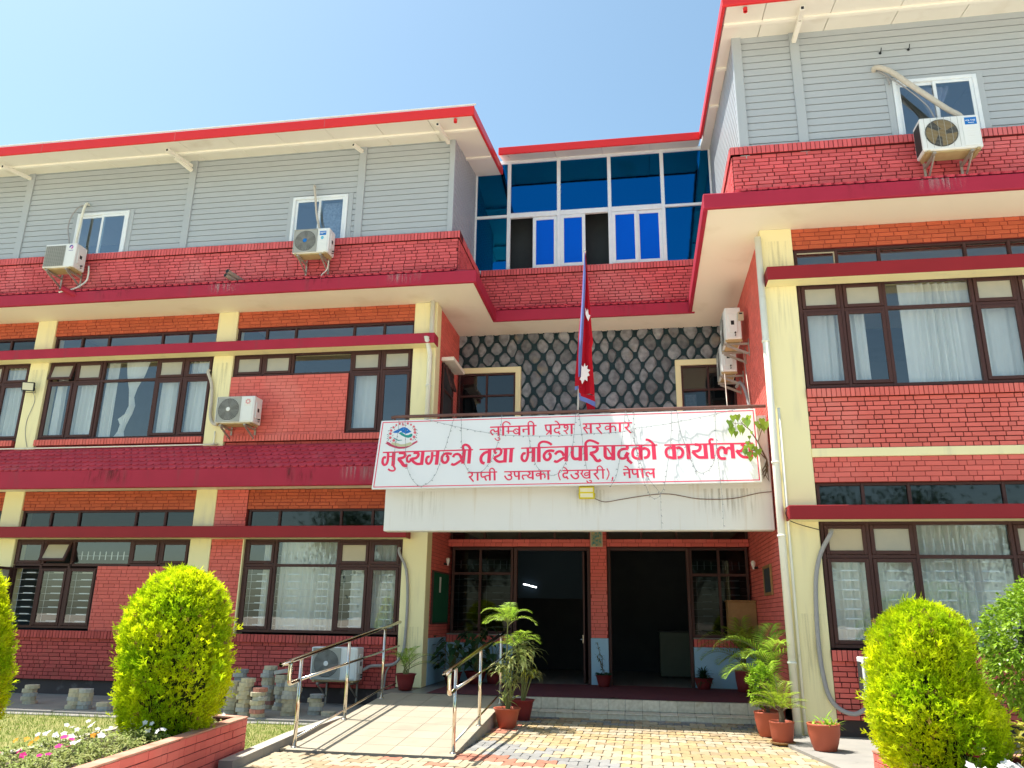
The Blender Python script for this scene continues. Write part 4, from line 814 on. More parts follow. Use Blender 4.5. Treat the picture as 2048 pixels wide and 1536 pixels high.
# ------------------------------------------------------------------ stainless handrails on the ramp
def handrail(x, label, posts, end, ztop):
    t = thing('handrail', label, 'handrail', (x, posts[0][0], posts[0][1]))
    zr = lambda y: ztop + (y-posts[0][0])*0.098
    ym, yl = posts[0][0]-0.30, end
    def rz2(y, o): return zr(y)-o
    loop = [(x,yl,rz2(yl,0)),(x,ym+0.06,rz2(ym+0.06,0)),(x,ym+0.015,rz2(ym,0.012)),(x,ym,rz2(ym,0.05)),(x,ym,rz2(ym,0.20)),(x,ym+0.015,rz2(ym,0.238)),(x,ym+0.06,rz2(ym+0.06,0.25)),(x,ym+0.25,rz2(ym+0.25,0.25))]
    b = MB(); b.tube(smooth_line(loop, 3), 0.025, 12); b.build('top_rail', G['chrome'], t, True)
    b = MB(); b.tube([(x,ym+0.25,rz2(ym+0.25,0.25)),(x,yl,rz2(yl,0.38))], 0.016, 10); b.build('middle_rail', G['chrome'], t, True)
    b = MB(); b.tube([(x,posts[0][0]+0.02,posts[0][1]+0.10),(x,posts[-1][0],posts[-1][1]+0.13),(x,min(yl,-0.95),posts[-1][1]+0.16)], 0.013, 8); b.build('bottom_rail', G['chrome'], t, True)
    for y, z in posts:
        b = MB(); b.tube([(x,y,z),(x,y,zr(y)-0.02)], 0.022, 12); b.build('post', G['chrome'], t, True)
        b = MB(); b.lathe([(0.0,0.012),(0.030,0.012),(0.042,0.006),(0.044,0.0)], (x,y,z+0.001), 16); b.build('base_flange', G['chrome'], t, True)
handrail(-2.54, 'stainless steel handrail along the lawn side of the ramp', [(-4.80,rz(-4.80)),(-3.22,rz(-3.22)),(-1.66,rz(-1.66))], -0.87, 1.0)
handrail(-0.664, 'stainless steel handrail along the step side of the ramp', [(-4.76,rz(-4.76)),(-3.31,rz(-3.31)),(-1.74,rz(-1.74))], -0.95, 0.94)

# carpet on the porch
t = MB(); nx, ny = 60, 12
def cz(x, y): return 0.2935+0.004*math.sin(x*5+y*3)**2+ (0.035*max(0, 1-abs(x-1.02)/0.13)**2*max(0, 1-abs(y+0.98)/0.10) if True else 0) + 0.010*max(0,1-abs(x+0.1)/0.1)*max(0,1-abs(y-0.2)/0.05)
xs = [-2.02+(5.50)*i/nx for i in range(nx+1)]; ys = [-1.0 + 2.5*j/ny for j in range(ny+1)]
for i in range(nx):
    for j in range(ny):
        q = [(xs[i],ys[j]),(xs[i+1],ys[j]),(xs[i+1],ys[j+1]),(xs[i],ys[j+1])]
        t.face([(px, py + (0.12*math.sin(px*1.1+0.5) if py > 1.4 else 0) + (0.02*math.sin(px*2.3) if py < -0.99 else 0), cz(px, py)) for px, py in q])
tag(t.build('carpet', G['carpet'], None, True), 'maroon carpet spread on the porch floor before the doors', 'carpet')

# ------------------------------------------------------------------ stacks of loose paving blocks by the wall
proto = {}
for n_ in ('grey','tan','darkgrey','red'):
    BSH = [(-0.108,-0.035),(-0.065,-0.092),(0.065,-0.092),(0.108,-0.035),(0.108,0.035),(0.065,0.092),(-0.065,0.092),(-0.108,0.035)]; b = MB(); n = len(BSH)
    for z, sc in ((0.0, 0.965), (0.004, 1.0), (0.056, 1.0), (0.060, 0.965)):
        for px, py in BSH: b.v.append((px*sc, py*sc, z))
    b.f.append(tuple(reversed(range(n)))); b.m.append(0); b.f.append(tuple(3*n+i for i in range(n))); b.m.append(0)
    for r in range(3):
        for i in range(n): b.f.append((r*n+i, r*n+(i+1) % n, (r+1)*n+(i+1) % n, (r+1)*n+i)); b.m.append(0)
    me = bpy.data.meshes.new('paving_block'); me.from_pydata(b.v, [], b.f); me.materials.append(G['bl_'+n_]); proto[n_] = me
STK = [(-8.72,-1.50,5,'low stack of tan paving blocks at the far left of the wall','t'), (-7.60,-1.88,5,'square tan stack of paving blocks on the apron','t'), (-7.44,-1.86,5,'square tan stack of paving blocks on the apron','t'), (-7.02,-1.96,2,'short pile of paving blocks just left of the tall cypress','t'),
 (-4.92,-1.80,8,'stack of paving blocks half hidden by the tall cypress','m'), (-5.22,-1.0,10,'rear stack of dark paving blocks near the cypress','d'), (-4.62,-1.98,9,'front left stack of mixed paving blocks','m'), (-4.33,-2.10,6,'stack of paving blocks below the single red block','m'), (-4.75,-0.95,11,'tallest rear stack of paving blocks by the wall','m'), (-4.42,-1.12,9,'rear stack of paving blocks under the tilted block','m'),
 (-4.12,-1.35,8,'middle rear stack of grey and tan paving blocks','m'), (-3.98,-1.78,8,'front right stack of pale paving blocks','m'), (-3.66,-1.52,5,'shortest of the grouped stacks, behind the handrail post','d'), (-3.38,-1.62,1,'single loose paving block lying on the apron below the air conditioner','t'), (-4.33,-2.10,-1,'single red paving block capping the front stack','r')]
for sx, sy, n, lab, kind in STK:
    top = 0
    if n < 0: n = 1; top = 6
    for k in range(n):
        col = {'t':['tan','tan','tan','grey'],'m':['grey','tan','tan','tan','grey','red' if k < 2 else 'tan'],'d':['darkgrey','grey','tan','tan'],'r':['red']}[kind]
        o = bpy.data.objects.new('paving_block', proto[R.choice(col)]); SC.collection.objects.link(o)
        o.location = (sx+R.uniform(-0.026,0.026), sy+R.uniform(-0.02,0.02), -0.0225+0.0605*(k+top)); o.rotation_euler = (0, 0, R.uniform(-0.45,0.45))
        tag(o, lab, 'paving block', 'loose paving blocks stacked along the wall')
o = bpy.data.objects.new('paving_block', proto['grey']); SC.collection.objects.link(o); o.location = (-4.42,-1.12,0.545); o.rotation_euler = (0,-0.16,0.1); o.scale = (1.35,1,1)
tag(o, 'pale tilted paving block resting on top of the rear stack', 'paving block', 'loose paving blocks stacked along the wall')

# ------------------------------------------------------------------ sign board with lettering and crest
P0 = V((0,-1.93,3.48)); UP = V((0,0.28,1.225)).normalized(); NO = V((0,-1.225,0.28)).normalized()
def SP(x, s, d=0.0): return tuple(P0 + V((x,0,0)) + UP*s + NO*d)
TEXT = [[22,-2716,629,-2011,639,-1350,647,-1178,651],[36,-2622,620,-2613,540,-2613,461,-2632,413,-2665,407,-2694,444,-2699,506,-2683,539,-2646,534],[22,-2604,553,-2504,556],[49,-2523,631,-2509,384],[25,-2509,384,-2478,353,-2467,318,-2496,295,-2547,304,-2585,331],[40,-2436,616,-2351,610,-2323,574,-2350,531,-2443,509],[46,-2431,510,-2368,443,-2320,388,-2259,385],[32,-2221,564,-2261,562,-2285,516,-2274,468,-2244,450,-2221,471,-2218,515],[40,-2184,613,-2109,606,-2098,561,-2131,518,-2209,505],[38,-2209,506,-2170,455,-2103,413,-2032,414],[48,-2025,631,-2024,391],[36,-1866,623,-1860,526,-1869,457,-1890,418,-1921,414,-1949,449,-1951,502,-1932,538,-1899,533],[22,-1865,551,-1762,554],[49,-1771,630,-1772,392],[38,-1529,577,-1592,590,-1657,580,-1691,523,-1683,462,-1642,425,-1603,439,-1584,487,-1595,535,-1625,553],[36,-1503,520,-1486,562,-1439,578,-1393,557,-1367,504,-1343,465],[36,-1337,482,-1406,431,-1475,388,-1526,403],[48,-1324,635,-1332,403],[48,-1234,650,-1233,403],[36,-1337,639,-1355,706,-1326,741,-1283,733,-1248,701,-1224,655],[22,-1072,652,-824,654,-751,654],[22,-694,655,-492,659],[49,-901,648,-901,407],[41,-906,613,-978,590,-1025,539,-1037,477,-1015,421,-969,403],[35,-783,576,-814,599,-815,640,-767,659,-720,645,-707,599,-733,545,-823,501],[36,-823,503,-784,455,-730,427,-650,436],[48,-638,652,-638,412],[48,-541,654,-545,413],[22,-382,660,-22,667,412,674],[36,-273,658,-268,549,-279,481,-301,437,-339,441,-365,482,-359,538,-334,570,-304,560],[22,-265,582,-178,585],[49,-179,660,-174,415],[49,-93,663,-85,413],[33,-89,654,-93,719,-56,762,-1,769,64,749,116,708],[38,161,597,99,609,38,593,-2,540,1,484,34,448,73,453,100,495,94,543,67,564],[36,173,537,206,579,257,591,296,558,315,508],[36,326,487,260,446,204,411,160,429],[49,357,666,354,417],[22,331,674,1035,674,1795,673],[41,451,665,450,579,455,502,483,460,530,456,572,472],[49,579,666,579,421],[51,665,673,670,420],[33,669,664,662,721,694,765,741,775,802,754,876,712],[40,770,662,837,655,850,614,813,572,732,549],[41,735,552,794,487,832,426,871,414,905,436],[44,973,662,972,543,980,484,1021,456,1075,465],[24,1005,636,1083,494],[51,1104,668,1101,421],[40,1324,672,1323,613],[36,1336,614,1250,612,1197,573,1183,514,1209,458,1270,451,1305,482],[73,1288,529,1340,501],[32,1316,482,1332,442,1314,431],[36,1319,434,1391,361],[51,1531,672,1529,422],[36,1530,613,1461,625,1418,598,1404,539,1419,474,1464,448,1525,442],[38,1552,604,1602,620,1651,585,1659,530,1636,472,1578,454],[51,1734,671,1741,423],[33,1615,769,1657,765,1702,728,1745,674],[24,1903,669,2588,673,3258,672],[51,2047,669,2052,420],[37,2050,612,1982,622,1935,591,1924,531,1950,468,2027,446],[38,2085,606,2131,619,2177,580,2179,512,2147,458,2096,452],[51,2267,672,2268,422],[39,2374,670,2445,657,2452,605,2416,560,2325,549],[40,2333,551,2371,495,2425,450,2511,447],[51,2530,667,2533,421],[51,2629,672,2631,421],[30,2608,676,2603,725,2626,756,2665,745],[51,2939,672,2940,421],[35,2926,574,2886,602,2850,568,2836,491],[38,2827,500,2822,582,2775,611,2725,569,2715,498,2747,429,2831,421],[37,3075,660,3114,627,3100,572,3049,541,2995,552],[39,2998,556,3036,492,3088,445,3172,437],[51,3214,669,3206,423],[23,-922,1053,-144,1064],[27,-780,1054,-771,892],[22,-783,985,-834,967,-856,1001,-890,998,-906,970,-889,935,-857,908],[15,-830,854,-802,818,-769,807,-745,822,-750,851,-782,859],[28,-701,1058,-692,892],[19,-703,1058,-708,1112,-675,1146,-637,1143,-603,1122,-581,1091],[23,-615,1056,-605,926],[19,-643,974,-533,972],[20,-432,988,-480,1011,-518,986,-517,950,-482,923,-444,936,-427,965],[10,-498,989,-457,948],[28,-430,1059,-422,893],[19,-377,999,-275,1003],[25,-363,989,-352,946],[27,-277,1058,-267,896],[27,-193,1063,-187,892],[19,-277,1058,-284,1109,-263,1139,-230,1138,-201,1110,-187,1068],[23,-12,1067,324,1074],[23,8,1067,13,1005,30,970,60,962,92,974],[27,88,1068,96,895],[19,78,953,21,893],[23,235,1070,236,1006],[22,241,1005,180,1006,155,976,168,938,207,929,235,951],[22,213,936,249,896],[19,154,1137,190,1127,231,1077],[23,242,1069,482,1072],[22,339,1057,313,1047,324,1011,355,1014],[22,345,1060,371,1035,369,989,334,956,301,962],[18,328,954,368,896],[28,431,1071,437,898],[22,613,1073,1410,1077],[23,661,1066,677,1027,626,1002],[20,626,1007,693,902],[16,661,994,743,987],[27,743,1070,748,901],[23,881,1066,898,1026,873,999,829,999],[22,838,1002,927,886],[27,1059,1072,1061,900],[18,1058,1010,1011,1024,980,1002,991,965,1030,972,1061,1001],[20,1074,1006,1113,1023,1143,991,1139,933],[27,1213,1072,1213,911],[23,1345,1068,1351,1028,1325,995,1287,1000],[22,1296,999,1389,893],[19,-1239,242,-754,249],[24,-1170,239,-1159,202,-1189,171,-1215,176],[22,-1205,174,-1128,88],[25,-1074,243,-1064,104],[22,-1017,242,-1009,183,-980,162,-956,180],[22,-868,189,-932,184,-947,153,-918,103],[25,-874,245,-864,103],[25,-798,248,-785,104],[19,-867,245,-876,289,-846,315,-813,297,-790,252],[19,-639,250,107,256],[22,-539,249,-522,208,-578,190],[22,-576,194,-520,174,-518,132,-556,112,-597,134,-629,186],[22,-472,245,-465,192,-441,169,-400,181],[25,-401,248,-393,110],[19,-345,185,-267,189],[21,-331,182,-342,155,-314,111],[22,-247,246,-218,212,-264,173],[22,-262,178,-227,144,-176,145],[25,-180,249,-170,110],[25,-51,250,-42,108],[19,-51,208,-97,214,-119,192,-95,171,-49,197],[21,-35,199,5,203,22,167,15,132],[25,70,252,78,106],[16,265,272,239,214,244,154,268,93],[19,299,257,970,260],[23,380,258,375,210],[23,383,210,327,211,309,176,335,139,379,155],[23,364,148,392,110],[17,308,316,345,300,377,260],[21,537,257,546,214,494,204],[23,495,206,546,180,547,137,505,117,462,142,430,193],[21,614,256,607,210,587,195],[19,590,218,631,146,682,124,728,141],[19,724,211,666,212,648,185,673,167,724,187],[24,724,257,729,116],[16,680,82,707,49,745,47,754,78,720,84],[23,842,255,846,214,789,190],[23,798,197,873,98],[24,934,259,938,111],[17,857,258,850,304,884,328,918,305,940,260],[16,998,285,1026,221,1026,166,994,93],[30,1075,125,1094,118],[14,1090,113,1071,65],[19,1249,261,1744,263],[19,1252,204,1343,203],[24,1270,199,1277,156],[25,1344,263,1351,115],[19,1272,317,1312,303,1338,263],[23,1394,263,1398,204,1421,179,1469,192],[25,1469,264,1478,117],[25,1544,266,1553,121],[25,1716,265,1721,114],[21,1711,202,1666,183,1645,210,1608,199,1607,167,1640,133]]
CREST = [[0,-2596,1001,-2536,1036,-2476,1066,-2433,1090,-2388,1091,-2340,1068,-2299,1030,-2264,1002,-2311,982,-2355,966,-2411,984,-2451,1009,-2494,986,-2558,987],[1,-2493,984,-2450,1004,-2411,979,-2362,949,-2311,943,-2269,966,-2246,966,-2238,936,-2257,903,-2310,890,-2366,905,-2424,936],[2,-2486,996,-2462,1022,-2429,1019,-2450,1000,-2475,986],[2,-2410,994,-2389,983,-2354,961,-2311,977,-2272,990,-2278,971,-2311,943,-2352,941,-2391,964],[2,-2429,1053,-2389,1064,-2411,1055],[2,-2352,1022,-2329,1038,-2339,1024],[1,-2578,901,-2546,895,-2506,870,-2468,855,-2405,856,-2413,846,-2475,838,-2514,856],[1,-2588,940,-2560,968,-2575,949,-2581,920],[3,-2585,814,-2535,808,-2469,792,-2422,772,-2364,776,-2307,793,-2255,812,-2225,782,-2227,758,-2274,740,-2349,730,-2439,732,-2509,745,-2590,780],[4,-2697,802,-2671,806,-2679,835,-2607,802,-2590,780,-2508,743,-2434,727,-2349,727,-2269,740,-2224,773,-2226,792,-2142,840,-2148,819,-2125,814,-2205,763,-2272,721,-2349,694,-2439,691,-2522,710,-2618,747,-2672,782],[5,-2462,1157,-2473,1149,-2472,1133,-2485,1141,-2497,1134,-2500,1149,-2513,1158,-2502,1166,-2503,1181,-2489,1174,-2478,1181,-2475,1165],[5,-2321,1158,-2332,1150,-2330,1135,-2344,1142,-2356,1135,-2358,1151,-2371,1159,-2360,1167,-2361,1182,-2348,1175,-2336,1182,-2334,1166],[5,-2521,1134,-2531,1126,-2530,1112,-2542,1119,-2553,1113,-2555,1127,-2567,1135,-2557,1142,-2558,1156,-2546,1149,-2535,1155,-2533,1141],[5,-2265,1134,-2276,1127,-2274,1113,-2287,1120,-2297,1114,-2299,1128,-2311,1136,-2301,1143,-2302,1157,-2290,1150,-2279,1156,-2277,1142],[5,-2561,1090,-2574,1082,-2572,1065,-2587,1073,-2600,1066,-2602,1082,-2617,1092,-2604,1100,-2606,1117,-2591,1109,-2578,1116,-2576,1099],[5,-2209,1096,-2220,1088,-2219,1073,-2232,1081,-2244,1074,-2246,1089,-2259,1097,-2248,1105,-2249,1120,-2236,1113,-2224,1120,-2222,1105],[5,-2593,1032,-2606,1023,-2604,1005,-2620,1014,-2634,1006,-2637,1024,-2653,1034,-2640,1043,-2641,1061,-2625,1052,-2611,1060,-2609,1042],[5,-2182,1042,-2195,1033,-2194,1015,-2210,1023,-2223,1015,-2226,1033,-2241,1043,-2228,1052,-2230,1070,-2214,1062,-2200,1070,-2198,1052],[5,-2597,974,-2611,964,-2609,945,-2626,954,-2641,945,-2644,965,-2661,975,-2647,985,-2649,1005,-2632,995,-2617,1004,-2614,984],[5,-2169,986,-2183,976,-2182,956,-2199,966,-2213,957,-2216,977,-2233,987,-2219,997,-2220,1016,-2203,1007,-2188,1015,-2186,996],[5,-2589,898,-2604,889,-2602,869,-2619,879,-2634,870,-2637,889,-2653,900,-2639,910,-2641,929,-2624,920,-2609,928,-2606,909],[5,-2176,904,-2190,894,-2188,875,-2205,884,-2220,875,-2223,894,-2239,905,-2225,915,-2227,934,-2210,925,-2195,933,-2192,914],[5,-2522,846,-2536,836,-2534,817,-2551,827,-2566,818,-2569,837,-2585,848,-2571,857,-2573,877,-2556,867,-2541,876,-2538,857],[5,-2232,861,-2243,854,-2242,839,-2255,846,-2266,839,-2269,854,-2282,863,-2271,870,-2272,885,-2259,878,-2247,885,-2245,870],[6,-2645,1082,-2619,1096,-2614,1088,-2640,1074],[6,-2679,1029,-2653,1040,-2649,1032,-2674,1020],[6,-2688,956,-2662,970,-2657,962,-2683,948],[6,-2675,920,-2655,944,-2649,938,-2668,914],[6,-2681,885,-2655,899,-2650,891,-2676,877],[6,-2661,847,-2642,876,-2635,870,-2654,841],[6,-2617,830,-2601,844,-2595,837,-2611,823],[6,-2190,1046,-2161,1031,-2164,1023,-2193,1038],[6,-2173,977,-2144,962,-2147,955,-2176,970],[6,-2178,948,-2158,928,-2163,922,-2183,942],[6,-2178,900,-2149,885,-2152,877,-2181,893],[6,-2192,875,-2171,851,-2177,845,-2198,870],[6,-2226,836,-2220,865,-2212,862,-2218,833],[6,-2556,1115,-2553,1095,-2562,1095,-2564,1115],[6,-2568,1063,-2557,1049,-2564,1044,-2575,1059],[6,-2256,1080,-2245,1065,-2251,1061,-2262,1075],[4,-2444,1176,-2429,1171,-2432,1151,-2406,1165,-2414,1153,-2435,1141,-2403,1143,-2402,1135,-2438,1131,-2437,1122,-2399,1125,-2400,1116,-2442,1119]]
STRINGS = [[-2052,1218,-1801,1146,-1553,1074,-1273,1002,-998,940,-659,883,-259,856,168,850,247,848,595,868,872,877,1284,900,1456,954,1883,1006,2138,1051,2478,1119,2817,1196,3054,1257],[-2492,1230,-2488,910,-2501,671,-2490,381],[-2389,1227,-2338,851,-2289,485,-2244,324,-2156,146,-2024,14,-1924,21,-1831,90,-1746,237,-1698,439,-1638,690,-1591,926,-1558,1130,-1527,1270],[-1416,1239,-1375,793,-1329,540,-1293,397,-1253,308,-1198,246,-1016,235,-894,373,-821,530,-755,816,-729,1090,-728,1276],[-259,850,-217,626,-161,431,-75,273,120,159,278,216,309,290,409,512,466,737,504,1281],[548,1280,604,868,631,582,667,358,692,248],[1309,1278,1268,949,1229,646,1190,350,1136,114,1051,-46],[1318,1268,1419,811,1478,492,1505,272,1564,55,1624,-123,1669,-220,1766,-229,1852,-90,1901,86,1935,301,1980,556,2021,892,2047,1257],[1448,1294,1437,849,1479,529,1539,307,1647,72,1786,-125,1809,-160,1805,-368,1804,-538,1806,-723],[2123,1254,2163,889,2244,551,2327,295,2416,168,2548,211,2638,344,2685,543,2704,690],[2723,1276,2706,876,2702,506,2714,76,2716,-272,2710,-543,2705,-717]]
t = thing('sign_board', 'wide white sign board with crimson Devanagari lettering and a round crest above the entrance', 'sign', (0.26,-1.93,3.48))
q = [(-2.820,-0.02),(3.328,0.027),(3.347,1.278),(-2.819,1.222)]
b = MB(); k = 0
b.face([SP(x,s,0) for x,s in q]); b.face([SP(x,s,-0.03) for x,s in reversed(q)])
for i in range(4): a_, c_ = q[i], q[(i+1)%4]; b.face([SP(*a_,-0.03), SP(*c_,-0.03), SP(*c_,0), SP(*a_,0)])
b.build('panel', G['signwhite'], t)
b = MB(); ins = lambda d: [(-2.820+d,-0.02+d),(3.328-d,0.027+d),(3.347-d,1.278-d),(-2.819+d,1.222-d)]
for (o_, i_) in (((0.026),(0.041)),): 
    A, B_ = ins(o_), ins(i_)
    for i in range(4): b.face([SP(*A[i],0.0015), SP(*A[(i+1)%4],0.0015), SP(*B_[(i+1)%4],0.0015), SP(*B_[i],0.0015)])
b.build('border', G['signpink'], t)
b = MB()
for k, st in enumerate(TEXT):
    wd_ = st[0]/1000*(1.22 if st[0] > 24 else 1.10); pts = [(st[i]/1000, st[i+1]/1000) for i in range(1, len(st), 2)]
    if len(pts) > 2: pts = smooth_line(pts, 4)
    dpt = 0.0015+0.00025*(k % 9); L_, R_ = [], []
    for i, p in enumerate(pts):
        a = pts[max(i-1,0)]; c = pts[min(i+1,len(pts)-1)]; dx, dy = c[0]-a[0], c[1]-a[1]; l = math.hypot(dx,dy) or 1
        L_.append((p[0]-dy/l*wd_/2, p[1]+dx/l*wd_/2)); R_.append((p[0]+dy/l*wd_/2, p[1]-dx/l*wd_/2))
    for i in range(len(pts)-1): b.face([SP(*L_[i],dpt), SP(*R_[i],dpt), SP(*R_[i+1],dpt), SP(*L_[i+1],dpt)])
b.build('lettering', G['signpink'], t)
b = MB(); ems = ['emblue','emgreen','emwhite','emsand','emred','emrose','emtick']
for k, pl_ in enumerate(CREST):
    pts = [(pl_[i]/1000, pl_[i+1]/1000) for i in range(1, len(pl_), 2)]
    b.face([SP(*p, 0.002+0.0004*k/4) for p in pts], pl_[0])
b.build('crest', [G[e] for e in ems], t)
import bmesh
for o in (t.children[-1],):
    bm = bmesh.new(); bm.from_mesh(o.data); bmesh.ops.triangulate(bm, faces=bm.faces[:], ngon_method='EAR_CLIP'); bm.to_mesh(o.data); bm.free()
slabs = ['long shallow swag of string lights across the upper sign', 'short string light strand hanging over the crest', 'string light loop dipping below the big lettering at the left of the sign', 'string light loop hanging beside the second word of the big lettering', 'string light loop behind the bottom row bracket on the sign', 'short string light strand hanging right of the flagpole', 'string light strand slanting down through the middle of the sign', 'deep string light loop hanging below the sign bottom edge', 'string light strand falling from the sign to the canopy edge, left of two', 'string light loop on the right part of the sign', 'straight string light strand falling past the sign to the canopy edge near the pipe']
for k, st in enumerate(STRINGS):
    pts = [(st[i]/1000, st[i+1]/1000) for i in range(0, len(st), 2)]; f = smooth_line(pts, 5); b = MB()
    P = [V(SP(x, s, 0.045+0.006*math.sin(i*1.7))) for i, (x, s) in enumerate(f)]; b.tube(P, 0.0028, 5)
    acc = 0
    for a, c in zip(P, P[1:]):
        acc += (c-a).length
        if acc > 0.085: acc = 0; e = V((R.uniform(-1,1), -0.4, R.uniform(-1,0.2))).normalized()*0.034; b.tube([a, a+e*0.5, a+e], [0.004,0.006,0.003], 5)
    tag(b.build('string_light', G['wire']), slabs[k], 'string light', 'string lights hung over the sign')
# ------------------------------------------------------------------ flag and pole
t = thing('flagpole', 'thin pale flagpole rising from the balcony behind the sign', 'flagpole', (0.47,-1.2,4.55))
b = MB(); b.tube([(0.472,-1.2,4.40),(0.655,-1.2,7.83)], 0.017, 10); b.build('pole', pm('pale_pole_paint', (0.62,0.62,0.60), 0.4), t, True)
b = MB(); b.lathe([(0.0,0.05),(0.02,0.03),(0.022,0.0),(0.017,-0.01)], (0.656,-1.2,7.84), 10); b.build('finial', G['chrome'], t, True)
t = thing('flag', 'crimson pennant flag with blue border, white moon and sun, hanging limp from its pole', 'flag', (0.6,-1.2,5.0))
FR = [(7.811,0.640,0.645,0.656,0.664),(7.6,0.627,0.633,0.662,0.681),(7.386,0.613,0.617,0.668,0.697),(7.113,0.598,0.604,0.656,0.714),(6.85,0.58,0.588,0.643,0.728),(6.621,0.561,0.572,0.63,0.741),(6.357,0.534,0.553,0.616,0.758),(6.139,0.516,0.538,0.604,0.775),(6.05,0.510,0.533,0.596,0.752),(5.837,0.493,0.523,0.584,0.752),(5.64,0.472,0.521,0.572,0.765),(5.455,0.458,0.519,0.56,0.777),(5.307,0.454,0.520,0.556,0.783),(5.17,0.520,0.524,0.552,0.787)]
b = MB()
def frow(r):
    z, a, c, d, e = r; m1 = d+(e-d)*0.33; m2 = d+(e-d)*0.68; f = min(1, (7.85-z)/1.6)
    return [(a,-1.205-0.02*f,z),((a+c)/2,-1.23-0.03*f,z),(c,-1.235-0.035*f,z),((c+d)/2,-1.26-0.05*f,z),(d,-1.245-0.01*f,z),(m1,-1.225+0.035*f,z),(m2,-1.24-0.025*f,z-0.01*f),(e,-1.21+0.03*f,z-0.03*f)]
rows = [frow(r) for r in FR]
for i in range(len(rows)-1):
    for j in range(7):
        if i == len(rows)-2 and j < 2: continue
        m = 1 if j in (2,3) and i < 11 else 0
        if i == 0: m = 1 if j < 4 else 0
        b.face([rows[i+1][j], rows[i+1][j+1], rows[i][j+1], rows[i][j]], m)
b.face([(0.520,-1.26,5.17),(0.552,-1.27,5.17),(0.556,-1.26,5.10),(0.526,-1.25,5.11)], 1); b.face([(0.552,-1.27,5.17),(0.787,-1.19,5.14),(0.795,-1.19,5.03),(0.67,-1.25,5.075),(0.556,-1.26,5.12)], 0)
b.face([(0.526,-1.252,5.115),(0.556,-1.262,5.122),(0.67,-1.252,5.078),(0.795,-1.192,5.033),(0.798,-1.192,4.94),(0.665,-1.25,5.0),(0.54,-1.255,5.05)], 1)
b.face([(0.454,-1.228,5.307),(0.556,-1.255,5.307),(0.558,-1.256,5.275),(0.453,-1.228,5.235)], 1); b.face([(0.64,-1.20,5.02),(0.79,-1.175,4.96),(0.785,-1.175,4.84),(0.66,-1.20,4.86)], 0)
b.build('cloth', [G['flagred'], G['flagblue']], t)
b = MB()
b.face([(x, -1.275-0.0002*x, z) for x, z in [(0.654,6.73),(0.679,6.651),(0.697,6.706),(0.71,6.595),(0.74,6.582),(0.704,6.474),(0.678,6.53),(0.658,6.597)]]); b.build('moon', G['flagwhite'], t)
b = MB(); b.face([(x, -1.305, z) for x, z in [(0.566,5.456),(0.578,5.657),(0.608,5.624),(0.633,5.697),(0.647,5.633),(0.683,5.653),(0.674,5.59),(0.726,5.567),(0.688,5.526),(0.715,5.472),(0.673,5.452),(0.676,5.368),(0.63,5.401),(0.585,5.318),(0.569,5.382),(0.543,5.404)]]); b.build('sun_motif', G['flagwhite'], t)
for o in t.children:
    bm = bmesh.new(); bm.from_mesh(o.data); bmesh.ops.triangulate(bm, faces=[f for f in bm.faces if len(f.verts) > 4], ngon_method='EAR_CLIP'); bm.to_mesh(o.data); bm.free()

